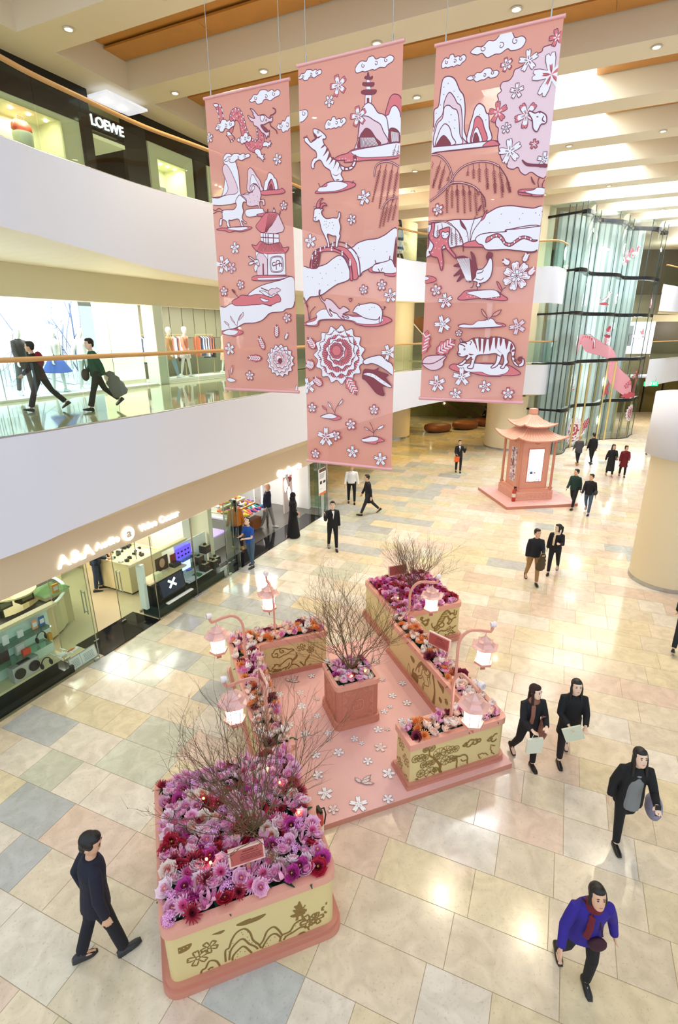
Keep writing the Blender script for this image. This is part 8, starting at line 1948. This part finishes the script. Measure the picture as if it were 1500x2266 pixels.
person('woman in white top with long hair near the far corridor', 20.6, 33.4, 60, 1.64, legs=(-24, 10, 22, 4), arms=((14, 10, 30, 0), (-14, 10, 20, 0)), top='#dfe4ea', hem=.9, bottom='#161820', hair='long', haircol='#2c1814')
person('man in dark suit and tie beside the right column', 18.75, 30.5, 260, 1.74, legs=(8, 2, -8, 8), arms=((-4, 8, 14, 0), (-4, 8, 14, 0)), top='#14161e', hem=.80, bottom='#14161e', inner=('#e4e6ee', '#6c5c78'))
person('woman in black pinafore dress and white shoes beside the right column', 17.45, 27.45, 262, 1.60, legs=(5, 1, -5, 2), arms=((-4, 16, 10, 0), (4, 8, 20, 0)), top='#121214', topkind='dress', hem=.9, skirt=('#121214', .62, .24), bottom=None, hair='long', shoes='#e8e8ec', skin=SKINF)
person('person in dark trousers striding in from the right edge', 7.98, 10.35, 50, 1.74, legs=(-26, 12, 20, 4), arms=((10, 8, 14, 0), (-10, 8, 14, 0)), top='#14161c', hem=.84, bottom='#101218')
# by the shops
q = SH(2.0, -1.05); person('person in orange sweater with back turned inside the shoe shop entrance', q[0], q[1], 120, 1.72, legs=(6, 2, -8, 8), arms=((-6, 16, 14, 0), (0, 14, 14, 0)), head=(-10, 0), top='#c87418', topkind='sweater', hem=.86, bottom='#16161a', hair='pony', shoes='#c8a040', slim=1.05)
person('boy in blue t-shirt and jeans looking down at his hands', -2.80, 15.02, 235, 1.64, legs=(6, 2, -6, 6), arms=((20, 8, 75, .5), (24, 8, 75, .5)), lean=4, head=(8, -42), top='#1c54b0', topkind='tee', hem=.86, sleeve=.5, bottom='#4c6478', shoes='#1a1a1e', skin=SKINF)
q = SH(4.15, -1.2); person('bald man in grey and navy tracksuit jacket inside the shoe shop', q[0], q[1], 345, 1.76, legs=(14, 3, -12, 10), arms=((-18, 10, 14, 0), (-10, 10, 14, 0)), head=(0, -4), top='#20243c', hem=.86, bottom='#94948e', hair='bald', shoes='#c8ccd0')
q = SH(3.8, .12); person('woman in long black robe and headscarf at the shoe shop entrance', q[0], q[1], 20, 1.66, legs=(4, 1, -4, 4), arms=((4, 10, 40, .3), (-4, 10, 40, .2)), top='#0b0b0d', topkind='abaya', hem=1.0, skirt=('#0b0b0d', .04, .30), bottom=None, hair='hijab', shoes='#141414')
o = MB().box(-.03, -.12, -.2, .03, .12, .12).build('shopping_bag', cm('#1c8ca0')); q = SH(4.2, .05); o.location = (q[0], q[1], .62); tag(o, 'turquoise shopping bag of the woman in the black robe', 'bag')
q = SH(-4.95, -3.0); person('person in dark grey jacket standing behind the left window display', q[0], q[1], 200, 1.70, legs=(3, 1, -3, 2), top='#3a423e', hem=.75, bottom='#3c4642')
q = SH(-2.25, -2.8); person('shop visitor in navy jacket and jeans standing at the camera counter', q[0], q[1], 20, 1.74, legs=(4, 1, -4, 2), arms=((20, 8, 50, .2), (20, 8, 50, .2)), top='#1c2436', hem=.82, bottom='#2c3c54')
# middle gallery
person('short haired woman in black and red jacket walking left on the gallery', -6.95, 12.38, 190, 1.60, z=5.32, legs=(22, 3, -26, 18), arms=((14, 10, 40, .3), (-10, 10, 40, .1)), lean=8, head=(0, -8), top='#16201e', hem=.80, bottom='#22221f', flare=.02)
Pw = [o for o in COL.objects if o.get('label', '').startswith('short haired woman in black and red')][0]; b = MB(); b.ell((0, -.05, 1.16), (.13, .10, .19), 12, 8); b.build('red_backpack', cm('#7c1428'), Pw)
person('woman in green jacket carrying a grey quilted coat on the gallery', -5.68, 12.5, 218, 1.64, z=5.32, legs=(20, 3, -24, 26), arms=((-22, 14, 10, 0), (6, 12, 30, .3)), lean=4, head=(6, 0), top='#14503a', hem=.86, bottom='#22221f', flare=.02, skin=SKINF)
o = MB().rings([[(w_*math.cos(a), w_*.5*math.sin(a), z_) for a in [i*.785 for i in range(8)]] for z_, w_ in ((0, .06), (-.08, .13), (-.14, .12), (-.22, .17), (-.29, .16), (-.38, .19), (-.46, .18), (-.55, .19), (-.62, .12))], 0, True).build('quilted_coat', cm('#7c746c')); o.location = (-5.42, 12.50, 6.2); o.rotation_euler = (.0, -.45, .2); tag(o, 'grey quilted coat hanging from the hand of the woman in green', 'coat')
o = MB().ell((0, 0, 0), (.08, .12, .14), 12, 8).tube([(0, -.08, .1), (.02, 0, .45), (0, .08, .1)], .010, 5).build('handbag', cm('#54443c')); o.location = (-5.88, 12.38, 6.14); tag(o, 'small brown shoulder bag of the woman in the green jacket', 'bag')
person('woman in blue coat walking on the upper gallery beside the middle banner', 2.72, 25.3, 200, 1.66, z=10.02, top='#2c5a80', topkind='coat', hem=.5, bottom='#20242c', hair='long')
person('person in black seated on the far brown leather pouf', 11.95, 41.7, 120, 1.68, sit=.72, legs=(80, 78, 84, 80), arms=((20, 10, 50, .3), (20, 10, 50, .3)), lean=14, head=(0, -20), top='#0c0c0e', hem=.80, bottom='#0c0c0e', hair='long')
# mannequins
def manq(label, s, n, z, face, **kw):
    q = SH(s, n); return person(label, q[0], q[1], face, 1.84, z=z, name='mannequin', cat='mannequin', skin=MANQ, hair=kw.pop('hair', 'none'), **kw)
fz = F2+.07
manq('white mannequin in dark trouser suit before the snowy tree poster', -1.62, NP-.5, fz, 330, legs=(8, 2, -14, 4), top='#2e2c2c', hem=.80, bottom='#38342e', shoes='#f0f0ee', slim=.85)
manq('white mannequin in blue and white striped skirt behind the walking women', -.5, NP-.6, fz, 330, legs=(8, 2, -8, 4), top='#f2f2f4', hem=.95, skirt=('#3454a4', .55, .42), bottom=None, shoes='#f0f0ee', slim=.85)
manq('white mannequin in white layered clothes near the cream wall panel', .45, NP-.6, fz, 320, legs=(8, 2, -8, 4), arms=((30, 20, 30, 0), (-10, 20, 10, 0)), top='#f2f2f4', hem=.8, bottom='#ecebf0', shoes='#f0f0ee', slim=.85)
manq('mannequin in tan coat and jeans in the clothes store window', 4.15, NP-.5, F2+.14, 350, legs=(16, 2, -16, 6), top='#c49a6c', topkind='coat', hem=.66, bottom='#8cb0cc', shoes='#f0f0ee', slim=.85)
manq('mannequin in pink jacket and white shorts in the clothes store window', 4.95, NP-.45, F2+.14, 340, legs=(8, 2, -10, 4), top='#d89880', hem=1.0, skirt=('#e8d8e0', .66, .22), bottom=None, shoes='#f0f0ee', slim=.85)
manq('mannequin in peach dress seen through the left banner', 7.4, NP-.45, F2+.14, 340, legs=(6, 2, -6, 4), top='#e4b8a0', hem=.9, skirt=('#e4b8a0', .5, .24), bottom=None, shoes='#f0f0ee', slim=.85)
manq('mannequin in white blouse seen through the lower left banner', 8.5, NP-.45, F2+.14, 330, legs=(6, 2, -6, 4), top='#f0ece8', hem=.8, bottom='#c8a088', shoes='#f0f0ee', slim=.85)
